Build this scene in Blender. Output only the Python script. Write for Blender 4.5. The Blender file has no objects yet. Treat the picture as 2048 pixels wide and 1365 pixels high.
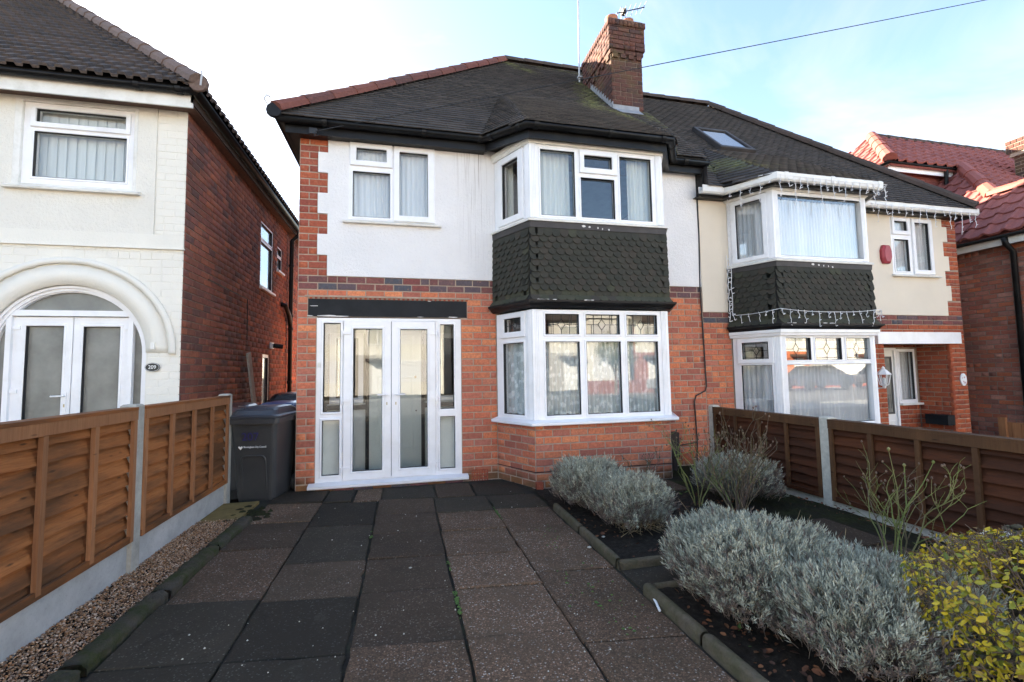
import bpy, math, random
import numpy as np
from mathutils import Vector, Matrix

scene = bpy.context.scene
COL = scene.collection
rnd = random.Random(7)
NR = np.random.default_rng(11)

# ---------------------------------------------------------------- camera
YAW, PITCH, ROLL, FPX = 0.2321265, 0.0673269, -0.0167317, 912.947
CAM = Vector((0.0, 0.0, 1.38))
_f = Vector((math.sin(YAW)*math.cos(PITCH), math.cos(YAW)*math.cos(PITCH), math.sin(PITCH)))
_r0 = Vector((math.cos(YAW), -math.sin(YAW), 0)); _u0 = _r0.cross(_f)
_r = _r0*math.cos(ROLL)+_u0*math.sin(ROLL); _u = _u0*math.cos(ROLL)-_r0*math.sin(ROLL)
cam_d = bpy.data.cameras.new('camera'); cam = bpy.data.objects.new('camera', cam_d); COL.objects.link(cam)
cam_d.sensor_width = 36.0; cam_d.lens = FPX/2048*36.0; cam_d.clip_start = 0.05; cam_d.clip_end = 2000
cam.matrix_world = Matrix(((_r.x, _u.x, -_f.x, CAM.x), (_r.y, _u.y, -_f.y, CAM.y), (_r.z, _u.z, -_f.z, CAM.z), (0, 0, 0, 1)))
scene.camera = cam

# ---------------------------------------------------------------- sky, sun, exposure
SUN = Vector((-0.63, 0.65, 0.42)).normalized()          # towards the sun: low, behind the houses on the left
SUN_EL = math.asin(SUN.z); SUN_AZ = math.atan2(SUN.x, SUN.y)
world = bpy.data.worlds.new('World'); scene.world = world; world.use_nodes = True
wt = world.node_tree; wt.nodes.clear()
w_out = wt.nodes.new('ShaderNodeOutputWorld'); w_bg = wt.nodes.new('ShaderNodeBackground')
w_sky = wt.nodes.new('ShaderNodeTexSky'); w_sky.sky_type = 'NISHITA'; w_sky.sun_disc = False
w_sky.sun_elevation = SUN_EL; w_sky.sun_rotation = SUN_AZ
w_sky.air_density = 1.0; w_sky.dust_density = 0.7; w_sky.ozone_density = 1.2; w_sky.altitude = 120
# thin high cloud: a soft veil of wispy white over the blue
w_tc = wt.nodes.new('ShaderNodeTexCoord'); w_map = wt.nodes.new('ShaderNodeMapping')
w_map.inputs['Scale'].default_value = (1.0, 2.2, 3.0); w_map.inputs['Rotation'].default_value = (0, 0, 0.5)
w_noise = wt.nodes.new('ShaderNodeTexNoise'); w_noise.inputs['Scale'].default_value = 1.7; w_noise.inputs['Detail'].default_value = 7; w_noise.inputs['Roughness'].default_value = 0.55; w_noise.inputs['Distortion'].default_value = 0.6
w_ramp = wt.nodes.new('ShaderNodeValToRGB')
w_ramp.color_ramp.elements[0].position = 0.44; w_ramp.color_ramp.elements[0].color = (0.03, 0.03, 0.03, 1)
w_ramp.color_ramp.elements[1].position = 0.68; w_ramp.color_ramp.elements[1].color = (0.42, 0.42, 0.42, 1)
w_bw = wt.nodes.new('ShaderNodeRGBToBW')
w_cl = wt.nodes.new('ShaderNodeMix'); w_cl.data_type = 'RGBA'; w_cl.blend_type = 'MULTIPLY'; w_cl.inputs['Factor'].default_value = 1.0
w_mix = wt.nodes.new('ShaderNodeMix'); w_mix.data_type = 'RGBA'
L = wt.links.new
L(w_tc.outputs['Generated'], w_map.inputs['Vector']); L(w_map.outputs['Vector'], w_noise.inputs['Vector'])
L(w_noise.outputs['Fac'], w_ramp.inputs['Fac']); L(w_sky.outputs['Color'], w_bw.inputs['Color'])
L(w_bw.outputs['Val'], w_cl.inputs[6]); w_cl.inputs[7].default_value = (1.74, 1.62, 1.46, 1)
L(w_ramp.outputs['Color'], w_mix.inputs[0]); L(w_sky.outputs['Color'], w_mix.inputs[6]); L(w_cl.outputs[2], w_mix.inputs[7])
L(w_mix.outputs[2], w_bg.inputs['Color']); w_bg.inputs['Strength'].default_value = 0.068
L(w_bg.outputs['Background'], w_out.inputs['Surface'])
sun_d = bpy.data.lights.new('sun', 'SUN'); sun = bpy.data.objects.new('sun', sun_d); COL.objects.link(sun)
sun_d.energy = 5.0; sun_d.angle = math.radians(0.53); sun_d.color = (1.0, 0.87, 0.70)
sun.rotation_euler = SUN.to_track_quat('Z', 'Y').to_euler(); sun.location = (-12, 14, 14)
vs = scene.view_settings; vs.view_transform = 'Standard'; vs.look = 'None'; vs.gamma = 1.0; vs.use_curve_mapping = False
vs.exposure = 3.0
scene.render.engine = 'CYCLES'
try:
    scene.cycles.max_bounces = 8; scene.cycles.transparent_max_bounces = 16
    scene.cycles.sample_clamp_indirect = 6.0; scene.cycles.caustics_reflective = False; scene.cycles.caustics_refractive = False
except Exception: pass
scene.render.resolution_x = 1024; scene.render.resolution_y = 682

# ---------------------------------------------------------------- material helpers
class NT:
    def __init__(s, name):
        s.m = bpy.data.materials.new(name); s.m.use_nodes = True; s.t = s.m.node_tree; s.t.nodes.clear()
        s.out = s.t.nodes.new('ShaderNodeOutputMaterial'); s._pos = s._rnd = None
    def n(s, typ, ins=None, **pr):
        nd = s.t.nodes.new(typ)
        for k, v in pr.items(): setattr(nd, k, v)
        for k, v in (ins or {}).items(): s.put(nd.inputs[k], v)
        return nd
    def put(s, sock, v):
        if isinstance(v, bpy.types.NodeSocket): s.t.links.new(v, sock)
        else:
            if isinstance(v, tuple) and len(v) == 3 and sock.type == 'RGBA': v = v+(1,)
            sock.default_value = v
    @property
    def pos(s):
        if s._pos is None: s._pos = s.n('ShaderNodeNewGeometry').outputs['Position']
        return s._pos
    @property
    def rnd(s):                                      # one number per piece, whether it is an object or an island
        if s._rnd is None:
            a = s.n('ShaderNodeObjectInfo').outputs['Random']; b = s.n('ShaderNodeNewGeometry').outputs['Random Per Island']
            s._rnd = s.math('FRACT', s.math('ADD', a, b))
        return s._rnd
    def math(s, op, a, b=0.0, clamp=False):
        nd = s.n('ShaderNodeMath', operation=op, use_clamp=clamp); s.put(nd.inputs[0], a); s.put(nd.inputs[1], b); return nd.outputs[0]
    def scaled(s, v):
        nd = s.n('ShaderNodeMapping', {'Scale': v}); s.put(nd.inputs['Vector'], s.pos); return nd.outputs[0]
    def noise(s, scale, detail=3, rough=0.5, vec=None, dist=0.0):
        nd = s.n('ShaderNodeTexNoise', {'Scale': scale, 'Detail': detail, 'Roughness': rough, 'Distortion': dist}); s.put(nd.inputs['Vector'], vec or s.pos); return nd.outputs['Fac']
    def voro(s, scale, vec=None, out='Distance', feature='F1'):
        nd = s.n('ShaderNodeTexVoronoi', {'Scale': scale}, feature=feature); s.put(nd.inputs['Vector'], vec or s.pos); return nd.outputs[out]
    def ramp(s, fac, stops, interp='LINEAR'):
        nd = s.n('ShaderNodeValToRGB'); s.put(nd.inputs['Fac'], fac); cr = nd.color_ramp; cr.interpolation = interp
        while len(cr.elements) > max(1, len(stops)): cr.elements.remove(cr.elements[-1])
        while len(cr.elements) < len(stops): cr.elements.new(0.5)
        for e, (p, c) in zip(cr.elements, stops):
            e.position = p
            if not isinstance(c, (tuple, list)): c = (c, c, c)
            e.color = tuple(c)[:3]+(1,)
        return nd.outputs['Color']
    def mix(s, fac, a, b, mode='MIX'):
        nd = s.n('ShaderNodeMix', data_type='RGBA', blend_type=mode); s.put(nd.inputs[0], fac); s.put(nd.inputs[6], a); s.put(nd.inputs[7], b); return nd.outputs[2]
    def bump(s, h, strength=0.5, dist=0.005, prev=None):
        nd = s.n('ShaderNodeBump', {'Strength': strength, 'Distance': dist}); s.put(nd.inputs['Height'], h)
        if prev is not None: s.put(nd.inputs['Normal'], prev)
        return nd.outputs['Normal']
    def sep(s, v=None):
        nd = s.n('ShaderNodeSeparateXYZ'); s.put(nd.inputs[0], v or s.pos); return nd.outputs
    def surf(s, sh): s.t.links.new(sh, s.out.inputs['Surface']); return s.m
    def prin(s, col, rough=0.8, normal=None, spec=0.35, **kw):
        ins = {'Base Color': col, 'Roughness': rough, 'Specular IOR Level': spec}; ins.update(kw)
        nd = s.n('ShaderNodeBsdfPrincipled', ins)
        if normal is not None: s.put(nd.inputs['Normal'], normal)
        return s.surf(nd.outputs[0])

def mul(c, k): return tuple(x*k for x in c)
def m_plain(name, col, rough=0.5, var=0.12, nscale=6, bump=0.0, bscale=80, spec=0.4, dirt=None, dfac=0.5):
    t = NT(name); nz = t.noise(nscale, 5, 0.6)
    c = t.ramp(nz, [(0.3, mul(col, 1-var)), (0.7, mul(col, 1+var))])
    if dirt: c = t.mix(t.math('MULTIPLY', t.ramp(t.noise(nscale*0.7+1.3, 6, 0.65), [(0.48, 0), (0.7, 1)]), dfac), c, dirt)
    nm = t.bump(t.noise(bscale, 3), bump, 0.004) if bump else None
    return t.prin(c, rough, nm, spec)

def m_brick(name, cols, soot=0.0, sootcol=(0.035, 0.022, 0.018), moss=0.0, low=None):
    t = NT(name); k = len(cols)
    c = t.ramp(t.rnd, [((i+0.5)/k, q) for i, q in enumerate(cols)])
    mot = t.noise(38, 5, 0.65); c = t.mix(t.math('MULTIPLY', t.ramp(mot, [(0.35, 1), (0.62, 0)]), 0.45), c, mul(cols[0], 0.5))
    c = t.mix(t.math('MULTIPLY', t.ramp(t.noise(22, 4, 0.6, dist=0.8), [(0.55, 0), (0.75, 1)]), 0.35), c, (0.50, 0.25, 0.16))
    if soot: c = t.mix(t.math('MULTIPLY', t.ramp(t.noise(1.1, 5, 0.6), [(0.4, 0), (0.65, 1)]), soot), c, sootcol)
    if moss: c = t.mix(t.math('MULTIPLY', t.ramp(t.noise(2.3, 5, 0.7), [(0.5, 0), (0.68, 1)]), moss), c, (0.10, 0.12, 0.035))
    if low is not None:                              # green-brown damp staining on the bottom courses
        z = t.sep()[2]; f = t.math('SUBTRACT', low, z); f = t.math('ADD', t.math('MULTIPLY', f, 6.0), t.math('MULTIPLY', t.math('SUBTRACT', t.noise(3.1, 4), 0.5), 2.4), True)
        c = t.mix(t.math('MULTIPLY', f, 0.72, True), c, (0.085, 0.072, 0.03))
    nm = t.bump(t.noise(140, 4, 0.7), 0.5, 0.003, t.bump(t.noise(26, 3), 0.5, 0.004))
    return t.prin(c, 0.88, nm, 0.2)

def m_mortar(name, col):
    t = NT(name); c = t.ramp(t.noise(9, 6, 0.7), [(0.3, mul(col, 0.72)), (0.7, mul(col, 1.12))])
    return t.prin(c, 0.95, t.bump(t.noise(160, 4, 0.7), 0.6, 0.003), 0.15)

def m_dash(name, col, scale=95, strength=0.9, streak=None, var=0.06, pit=None):
    t = NT(name); c = t.ramp(t.noise(1.6, 6, 0.6), [(0.3, mul(col, 1-var)), (0.7, mul(col, 1+var*0.3))])
    if pit: c = t.mix(t.math('MULTIPLY', t.ramp(t.noise(scale*0.45, 4, 0.7), [(0.60, 0), (0.72, 1)]), pit), c, mul(col, 0.55))
    if streak:                                       # rust-brown runs below the leaking gutter joint: x0, x1, z0, z1
        x0, x1, z0, z1 = streak; o = t.sep()
        v = t.n('ShaderNodeCombineXYZ', {'X': t.math('MULTIPLY', o[0], 55.0), 'Y': 0.0, 'Z': t.math('MULTIPLY', o[2], 1.1)}).outputs[0]
        ln = t.ramp(t.noise(1.0, 4, 0.6, v, 0.3), [(0.52, 0), (0.66, 1)])
        mx = t.math('SUBTRACT', 1.0, t.math('MULTIPLY', t.math('ABSOLUTE', t.math('SUBTRACT', o[0], (x0+x1)/2)), 2/(x1-x0)), True)
        mz = t.math('DIVIDE', t.math('SUBTRACT', o[2], z0), z1-z0, True)
        c = t.mix(t.math('MULTIPLY', t.math('MULTIPLY', ln, mx), t.math('MULTIPLY', mz, 0.75), True), c, (0.16, 0.10, 0.075))
    nm = t.bump(t.noise(scale, 3, 0.65), strength, 0.008, t.bump(t.noise(scale*0.32, 3), strength*0.7, 0.012))
    return t.prin(c, 0.92, nm, 0.15)

def m_tile(name, cols, moss=None, mosscol=(0.135, 0.14, 0.065), lichen=0.45, rough=0.85, pale=None):
    t = NT(name); k = len(cols)
    c = t.ramp(t.rnd, [((i+0.5)/k, q) for i, q in enumerate(cols)])
    c = t.mix(t.math('MULTIPLY', t.ramp(t.noise(30, 5, 0.7), [(0.45, 0), (0.7, 1)]), 0.4), c, mul(cols[0], 1.9))
    if lichen: c = t.mix(t.math('MULTIPLY', t.ramp(t.noise(17, 5, 0.75), [(0.62, 0), (0.70, 1)]), lichen), c, (0.16, 0.16, 0.12))
    if moss:                                         # moss grows in patches: centres (x, y, radius, amount)
        acc = None; o = t.sep(); nz = t.noise(7, 5, 0.75)
        for (x0, y0, x1, y1, r, amt) in moss:
            # distance to a segment in plan
            dx, dy = x1-x0, y1-y0; L2 = max(dx*dx+dy*dy, 1e-6)
            px = t.math('SUBTRACT', o[0], x0); py = t.math('SUBTRACT', o[1], y0)
            h = t.math('DIVIDE', t.math('ADD', t.math('MULTIPLY', px, dx), t.math('MULTIPLY', py, dy)), L2, True)
            ex = t.math('SUBTRACT', px, t.math('MULTIPLY', h, dx)); ey = t.math('SUBTRACT', py, t.math('MULTIPLY', h, dy))
            d = t.math('SQRT', t.math('ADD', t.math('MULTIPLY', ex, ex), t.math('MULTIPLY', ey, ey)))
            a = t.math('MULTIPLY', t.math('SUBTRACT', 1.0, t.math('DIVIDE', d, r), True), amt)
            acc = a if acc is None else t.math('MAXIMUM', acc, a)
        f = t.math('MULTIPLY', t.math('SUBTRACT', t.math('ADD', acc, nz), 0.80, True), 3.4, True)
        c = t.mix(f, c, t.ramp(t.noise(19, 4, 0.7), [(0.35, mul(mosscol, 0.55)), (0.6, mul(mosscol, 1.3)), (0.75, (0.26, 0.28, 0.17))]))
    nm = t.bump(t.noise(90, 4, 0.7), 0.5, 0.004)
    return t.prin(c, rough, nm, 0.25)

def m_wood(name, c0, c1, dark, axis=1, rough=0.75, age=0.4):
    t = NT(name); s = [34.0, 34.0, 34.0]; s[axis] = 1.3
    v = t.scaled(tuple(s)); g = t.noise(2.2, 6, 0.65, v, 1.2)
    off = t.rnd
    c = t.ramp(g, [(0.3, c0), (0.62, c1)]); c = t.mix(t.math('MULTIPLY', off, 0.45), c, mul(c0, 0.62))
    s2 = [3.0, 3.0, 5.0]; s2[axis] = 0.8
    c = t.mix(t.math('MULTIPLY', t.ramp(t.noise(1.3, 5, 0.6, t.scaled(tuple(s2))), [(0.40, 0), (0.58, 1)]), age), c, dark)
    kn = t.voro(2.6, t.scaled((1.4, 1.4, 6.0))); c = t.mix(t.ramp(kn, [(0.05, 0.8), (0.12, 0)]), c, mul(dark, 0.6))
    return t.prin(c, rough, t.bump(g, 0.4, 0.004), 0.25)

def m_concrete(name, col, moss=0.0, scale=7, spots=0.25, rough_=0.5, rd=0.004):
    t = NT(name); c = t.ramp(t.noise(scale, 6, 0.7), [(0.3, mul(col, 0.72)), (0.7, mul(col, 1.15))])
    c = t.mix(t.math('MULTIPLY', t.ramp(t.noise(60, 3, 0.6), [(0.55, 0), (0.7, 1)]), spots), c, mul(col, 0.5))
    if moss: c = t.mix(t.math('MULTIPLY', t.ramp(t.noise(5.2, 6, 0.75), [(0.42, 0), (0.62, 1)]), moss), c, (0.045, 0.055, 0.014))
    return t.prin(c, 0.92, t.bump(t.noise(120 if rd < .01 else 45, 6, 0.75), rough_, rd), 0.2)

def m_slab(name, base, agg, amount, moss=0.25):
    t = NT(name); r = t.rnd
    c = t.mix(r, mul(base, 0.75), mul(base, 1.25))
    wear = t.ramp(t.noise(2.6, 6, 0.7), [(0.36, 0), (0.66, 1)])
    vor = t.n('ShaderNodeTexVoronoi', {'Scale': 125.0}); t.put(vor.inputs['Vector'], t.pos)
    st = t.n('ShaderNodeSeparateColor'); t.put(st.inputs[0], vor.outputs['Color'])
    # exposed aggregate: pebbles of several tones, shown where the cement skin has worn off
    peb = t.ramp(st.outputs[0], [(0.0, mul(base, 0.7)), (0.40, mul(agg, 0.6)), (0.72, agg), (0.90, mul(agg, 1.5)), (0.975, (0.58, 0.54, 0.48))])
    show = t.math('MULTIPLY', t.math('ADD', t.math('MULTIPLY', wear, 0.8), 0.28), amount, True)
    inside = t.ramp(vor.outputs['Distance'], [(0.38, 1), (0.62, 0.25)])
    c = t.mix(t.math('MULTIPLY', t.math('MULTIPLY', show, inside), t.math('ADD', 0.62, t.math('MULTIPLY', r, 0.38))), c, peb)
    c = t.mix(t.math('MULTIPLY', t.ramp(t.noise(1.15, 6, 0.7), [(0.52, 0), (0.68, 1)]), moss), c, (0.022, 0.026, 0.010))
    c = t.mix(t.math('MULTIPLY', t.ramp(t.noise(0.8, 4, 0.7, dist=0.5), [(0.45, 0), (0.75, 1)]), 0.35), c, mul(base, 0.45))
    c = t.mix(t.math('MULTIPLY', t.ramp(t.noise(4.5, 7, 0.78, dist=0.6), [(0.56, 0), (0.70, 1)]), 0.55), c, mul(base, 0.35))
    c = t.mix(t.math('MULTIPLY', t.ramp(t.noise(3.4, 6, 0.75, dist=0.4), [(0.60, 0), (0.72, 1)]), 0.40), c, (0.11, 0.095, 0.075))
    nm = t.bump(vor.outputs['Distance'], t.math('MULTIPLY', show, 0.5), 0.004, t.bump(t.noise(150, 4, 0.7), 0.45, 0.003))
    return t.prin(c, 0.86, nm, 0.22)

def m_glass(name, tint=(0.96, 0.97, 0.97), ior=1.6, wave=0.015, rough=0.0):
    t = NT(name)
    nm = t.bump(t.noise(1.9, 2, 0.4), wave, 0.02)
    lw = t.n('ShaderNodeLayerWeight', {'Blend': 0.5}); t.put(lw.inputs['Normal'], nm); f0 = ((ior-1)/(ior+1))**2
    p5 = t.math('POWER', lw.outputs['Facing'], 5.0); fr = t.math('ADD', f0, t.math('MULTIPLY', p5, 1-f0), True)     # Schlick, the same from both sides
    gl = t.n('ShaderNodeBsdfGlossy', {'Color': (0.97, 0.98, 0.98), 'Roughness': rough}); t.put(gl.inputs['Normal'], nm)
    tr = t.n('ShaderNodeBsdfTransparent', {'Color': tint})
    mx = t.n('ShaderNodeMixShader'); t.put(mx.inputs[0], fr); t.put(mx.inputs[1], tr.outputs[0]); t.put(mx.inputs[2], gl.outputs[0])
    return t.surf(mx.outputs[0])

def m_obscure(name, col):
    t = NT(name); h = t.noise(70, 3, 0.6, dist=2.0)
    c = t.ramp(t.noise(2.0, 4, 0.6), [(0.3, mul(col, 0.6)), (0.7, mul(col, 1.3))])
    return t.prin(c, 0.22, t.bump(h, 0.35, 0.006), 0.6)

def m_net(name, col=(0.82, 0.84, 0.84), lace=0.0, open_=0.16, tint=None):
    t = NT(name)
    fold = t.noise(1.0, 3, 0.5, t.scaled((30, 30, 0.6)))
    c = t.ramp(fold, [(0.3, mul(col, 0.86)), (0.7, col)])
    alpha = open_
    if lace:
        p = t.voro(13.0, t.scaled((1.0, 1.0, 1.0)), feature='SMOOTH_F1'); q = t.noise(26, 4, 0.6, dist=1.0)
        f = t.math('ADD', t.math('MULTIPLY', p, 1.1), t.math('MULTIPLY', q, 0.5))
        c = t.mix(t.math('MULTIPLY', t.ramp(f, [(0.50, 0), (0.66, 1)]), lace), c, tint or mul(col, 0.6))
        alpha = t.math('ADD', open_, t.math('MULTIPLY', t.ramp(f, [(0.52, 0), (0.7, 1)]), lace*0.35))
    d = t.n('ShaderNodeBsdfDiffuse', {'Color': c}); tl = t.n('ShaderNodeBsdfTranslucent', {'Color': c})
    m1 = t.n('ShaderNodeMixShader', {0: 0.10}); t.put(m1.inputs[1], d.outputs[0]); t.put(m1.inputs[2], tl.outputs[0])
    tr = t.n('ShaderNodeBsdfTransparent'); m2 = t.n('ShaderNodeMixShader'); t.put(m2.inputs[0], alpha); t.put(m2.inputs[1], m1.outputs[0]); t.put(m2.inputs[2], tr.outputs[0])
    return t.surf(m2.outputs[0])

def m_leaf(name, cols, rough=0.6, trans=0.25, var=0.0):
    t = NT(name); k = len(cols)
    c = t.ramp(t.rnd, [((i+0.5)/k, q) for i, q in enumerate(cols)])
    if var: c = t.mix(t.math('MULTIPLY', t.ramp(t.noise(5.5, 4, 0.6), [(0.42, 0), (0.62, 1)]), var), c, mul(cols[0], 0.55))
    p = t.n('ShaderNodeBsdfPrincipled', {'Base Color': c, 'Roughness': rough, 'Specular IOR Level': 0.3})
    tl = t.n('ShaderNodeBsdfTranslucent', {'Color': c}); m = t.n('ShaderNodeMixShader', {0: trans}); t.put(m.inputs[1], p.outputs[0]); t.put(m.inputs[2], tl.outputs[0])
    return t.surf(m.outputs[0])

MT = {}
MT['brick'] = m_brick('brick_orange_red', [(0.381, 0.130, 0.091), (0.675, 0.216, 0.098), (0.490, 0.148, 0.093), (0.763, 0.270, 0.120), (0.453, 0.171, 0.125), (0.601, 0.179, 0.097)], low=0.19)
MT['brick_quoin'] = m_brick('brick_quoin_red', [(0.287, 0.078, 0.055), (0.500, 0.133, 0.057), (0.332, 0.094, 0.063), (0.378, 0.098, 0.055)])
MT['brick_band'] = m_brick('brick_plum_band', [(0.125, 0.094, 0.106), (0.250, 0.077, 0.065), (0.163, 0.073, 0.070), (0.275, 0.094, 0.075), (0.094, 0.098, 0.115)])
MT['brick_chimney'] = m_brick('brick_chimney', [(0.115, 0.050, 0.039), (0.066, 0.044, 0.044), (0.145, 0.060, 0.044), (0.091, 0.048, 0.043), (0.131, 0.056, 0.045)], soot=0.35, moss=0.35)
MT['brick_side'] = m_brick('brick_sooty_side', [(0.305, 0.120, 0.083), (0.476, 0.172, 0.101), (0.211, 0.097, 0.085), (0.382, 0.139, 0.100), (0.162, 0.094, 0.088)], soot=0.32)
MT['brick_far'] = m_brick('brick_far_mixed', [(0.343, 0.110, 0.073), (0.520, 0.244, 0.180), (0.200, 0.086, 0.068), (0.548, 0.155, 0.069), (0.321, 0.130, 0.099)], soot=0.4)
MT['brick_porch'] = m_brick('brick_porch', [(0.339, 0.080, 0.038), (0.436, 0.107, 0.044), (0.290, 0.075, 0.043)])
MT['mortar'] = m_mortar('mortar_buff', (0.40, 0.305, 0.235)); MT['mortar_dark'] = m_mortar('mortar_sooty', (0.25, 0.20, 0.165))
MT['dash_white'] = m_dash('pebbledash_white', (0.80, 0.79, 0.785), streak=(0.62, 1.26, 2.7, 4.45))
MT['dash_cream'] = m_dash('roughcast_cream', (0.77, 0.745, 0.675), scale=75, pit=0.25)
MT['paint_cream'] = m_dash('painted_brick_cream', (0.80, 0.775, 0.70), scale=160, strength=0.35)
MT['dash_grey'] = m_dash('grey_pebbledash', (0.44, 0.41, 0.37), scale=80)
MT['render_beige'] = m_dash('smooth_render_beige', (0.74, 0.665, 0.55), scale=210, strength=0.25)
MT['upvc'] = m_plain('white_upvc', (0.83, 0.83, 0.845), 0.32, 0.03, 3, spec=0.5, dirt=(0.50, 0.48, 0.42), dfac=0.22)
MT['upvc_old'] = m_plain('weathered_white_trim', (0.74, 0.73, 0.69), 0.45, 0.06, 5, spec=0.4, dirt=(0.40, 0.37, 0.29), dfac=0.35)
MT['seal'] = m_plain('black_rubber_seal', (0.03, 0.03, 0.032), 0.6)
MT['glass'] = m_glass('window_glass'); MT['glass_n'] = m_glass('neighbour_glass', ior=1.95, wave=0.03)
MT['obscure'] = m_obscure('obscured_glass', (0.20, 0.20, 0.18))
MT['black'] = m_plain('black_gloss_paint', (0.008, 0.008, 0.009), 0.42, 0.3, 5, 0.25, 60, spec=0.22, dirt=(0.04, 0.042, 0.034), dfac=0.25)
MT['blackwood'] = m_plain('worn_black_timber', (0.009, 0.011, 0.014), 0.55, 0.3, 4, 0.3, 40, spec=0.2, dirt=(0.022, 0.024, 0.026), dfac=0.6)
MT['flake'] = m_plain('flaked_white_paint', (0.62, 0.60, 0.58), 0.7)
MT['lead'] = m_plain('lead_flashing', (0.26, 0.27, 0.29), 0.55, 0.2, 9, 0.3)
MT['tile'] = m_tile('plain_clay_tile_dark', [(0.046, 0.041, 0.038), (0.069, 0.060, 0.056), (0.039, 0.035, 0.033), (0.077, 0.066, 0.059), (0.055, 0.049, 0.045)],
    moss=[(3.65, 8.4, 3.2, 7.0, 0.7, 0.52), (3.3, 7.2, 3.7, 5.6, 0.55, 0.50), (4.35, 7.1, 5.2, 5.7, 0.55, 0.52), (2.2, 9.3, 2.6, 8.9, 0.5, 0.5), (2.6, 9.4, 4.0, 9.2, 0.5, 0.35), (5.3, 6.2, 6.6, 5.4, 0.4, 0.34)])
MT['tile_flat'] = m_tile('under_tile', [(0.018, 0.017, 0.016)], lichen=0)
MT['tile_left'] = m_tile('interlocking_brown_tile', [(0.077, 0.060, 0.052), (0.062, 0.050, 0.045), (0.095, 0.071, 0.061), (0.053, 0.045, 0.042)], lichen=0.25)
MT['tile_red'] = m_tile('interlocking_red_tile', [(0.246, 0.084, 0.071), (0.270, 0.094, 0.080), (0.224, 0.077, 0.066)], lichen=0.0, rough=0.7)
MT['ridge_red'] = m_tile('red_hip_tile', [(0.156, 0.057, 0.044), (0.102, 0.047, 0.041), (0.195, 0.070, 0.049), (0.079, 0.045, 0.041)], lichen=0.2)
MT['ridge_brown'] = m_tile('brown_hip_tile', [(0.15, 0.10, 0.08), (0.125, 0.088, 0.074)], lichen=0.2)
MT['ridge_dark'] = m_tile('dark_hip_tile', [(0.055, 0.042, 0.036), (0.07, 0.05, 0.042)], lichen=0.3)
MT['ridge_bright'] = m_tile('bright_red_ridge', [(0.26, 0.075, 0.055)], lichen=0.0, rough=0.6)
MT['shingle'] = m_tile('grey_green_scallop', [(0.036, 0.036, 0.028), (0.044, 0.041, 0.033), (0.031, 0.032, 0.026), (0.048, 0.041, 0.033)], lichen=0.15)
MT['shingle_moss'] = m_tile('mossy_scallop', [(0.046, 0.048, 0.032), (0.050, 0.050, 0.035), (0.056, 0.054, 0.036)], lichen=0.35)
MT['pot'] = m_plain('terracotta', (0.34, 0.135, 0.07), 0.8, 0.25, 8, 0.3)
MT['steel'] = m_plain('galvanised_steel', (0.45, 0.46, 0.48), 0.35, 0.1, spec=0.6)
MT['wire'] = m_plain('black_cable', (0.02, 0.02, 0.022), 0.5)
MT['fence_l'] = m_wood('fence_orange_brown', (0.253, 0.081, 0.021), (0.361, 0.138, 0.045), (0.081, 0.039, 0.018), 1, age=0.85)
MT['batten_l'] = m_wood('batten_orange_brown', (0.255, 0.105, 0.043), (0.359, 0.167, 0.076), (0.123, 0.059, 0.032), 2, age=0.25)
MT['fence_r'] = m_wood('fence_dark_brown', (0.066, 0.019, 0.007), (0.098, 0.030, 0.009), (0.022, 0.009, 0.004), 1, age=0.55)
MT['batten_r'] = m_wood('batten_dark_brown', (0.090, 0.038, 0.015), (0.135, 0.067, 0.029), (0.041, 0.022, 0.012), 2, age=0.4)
MT['conc'] = m_concrete('concrete_post', (0.40, 0.385, 0.34)); MT['conc_board'] = m_concrete('concrete_gravel_board', (0.44, 0.44, 0.43), scale=3)
MT['conc_pale'] = m_concrete('pale_pebble_concrete', (0.56, 0.535, 0.46), scale=30, spots=0.4)
MT['kerb'] = m_concrete('mossy_kerb', (0.085, 0.072, 0.055), moss=0.9, rough_=1.0, rd=0.02); MT['edging'] = m_concrete('edging_kerb', (0.130, 0.105, 0.074), moss=0.45, scale=14, spots=0.5, rough_=1.0, rd=0.012)
MT['slab_dark'] = m_slab('slab_dark', (0.036, 0.029, 0.020), (0.082, 0.059, 0.039), 0.22)
MT['slab_mid'] = m_slab('slab_brown', (0.061, 0.042, 0.027), (0.160, 0.101, 0.065), 0.45)
MT['slab_agg'] = m_slab('slab_aggregate', (0.083, 0.055, 0.034), (0.255, 0.148, 0.093), 1.0)
MT['joint'] = m_plain('dirt_joint', (0.020, 0.017, 0.012), 0.95, 0.5, 9, 0.8, 60, dirt=(0.035, 0.042, 0.014), dfac=0.6)
t_ = NT('dark_soil'); MT['soil'] = t_.prin(t_.ramp(t_.noise(22, 7, 0.75), [(0.3, (0.016, 0.013, 0.010)), (0.55, (0.036, 0.029, 0.022)), (0.75, (0.075, 0.062, 0.050))]), 0.95, t_.bump(t_.noise(35, 7, 0.8), 1.0, 0.03), 0.15)
t_ = NT('mossy_ground'); MT['mossy'] = t_.prin(t_.mix(t_.ramp(t_.noise(2.2, 6, 0.7), [(0.38, 0), (0.6, 1)]), (0.030, 0.026, 0.020), t_.ramp(t_.noise(28, 5, 0.7), [(0.35, (0.026, 0.028, 0.012)), (0.7, (0.050, 0.054, 0.022))])), 0.95, t_.bump(t_.noise(60, 6, 0.8), 1.0, 0.02), 0.1)
MT['asphalt'] = m_concrete('worn_grey_road', (0.15, 0.145, 0.14), scale=20); MT['paving'] = m_concrete('pavement', (0.32, 0.31, 0.29), scale=4)
MT['bin'] = m_plain('slate_grey_plastic', (0.040, 0.0415, 0.043), 0.45, 0.10, 4, 0.15, 150, spec=0.45, dirt=(0.07, 0.07, 0.065), dfac=0.3)
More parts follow.
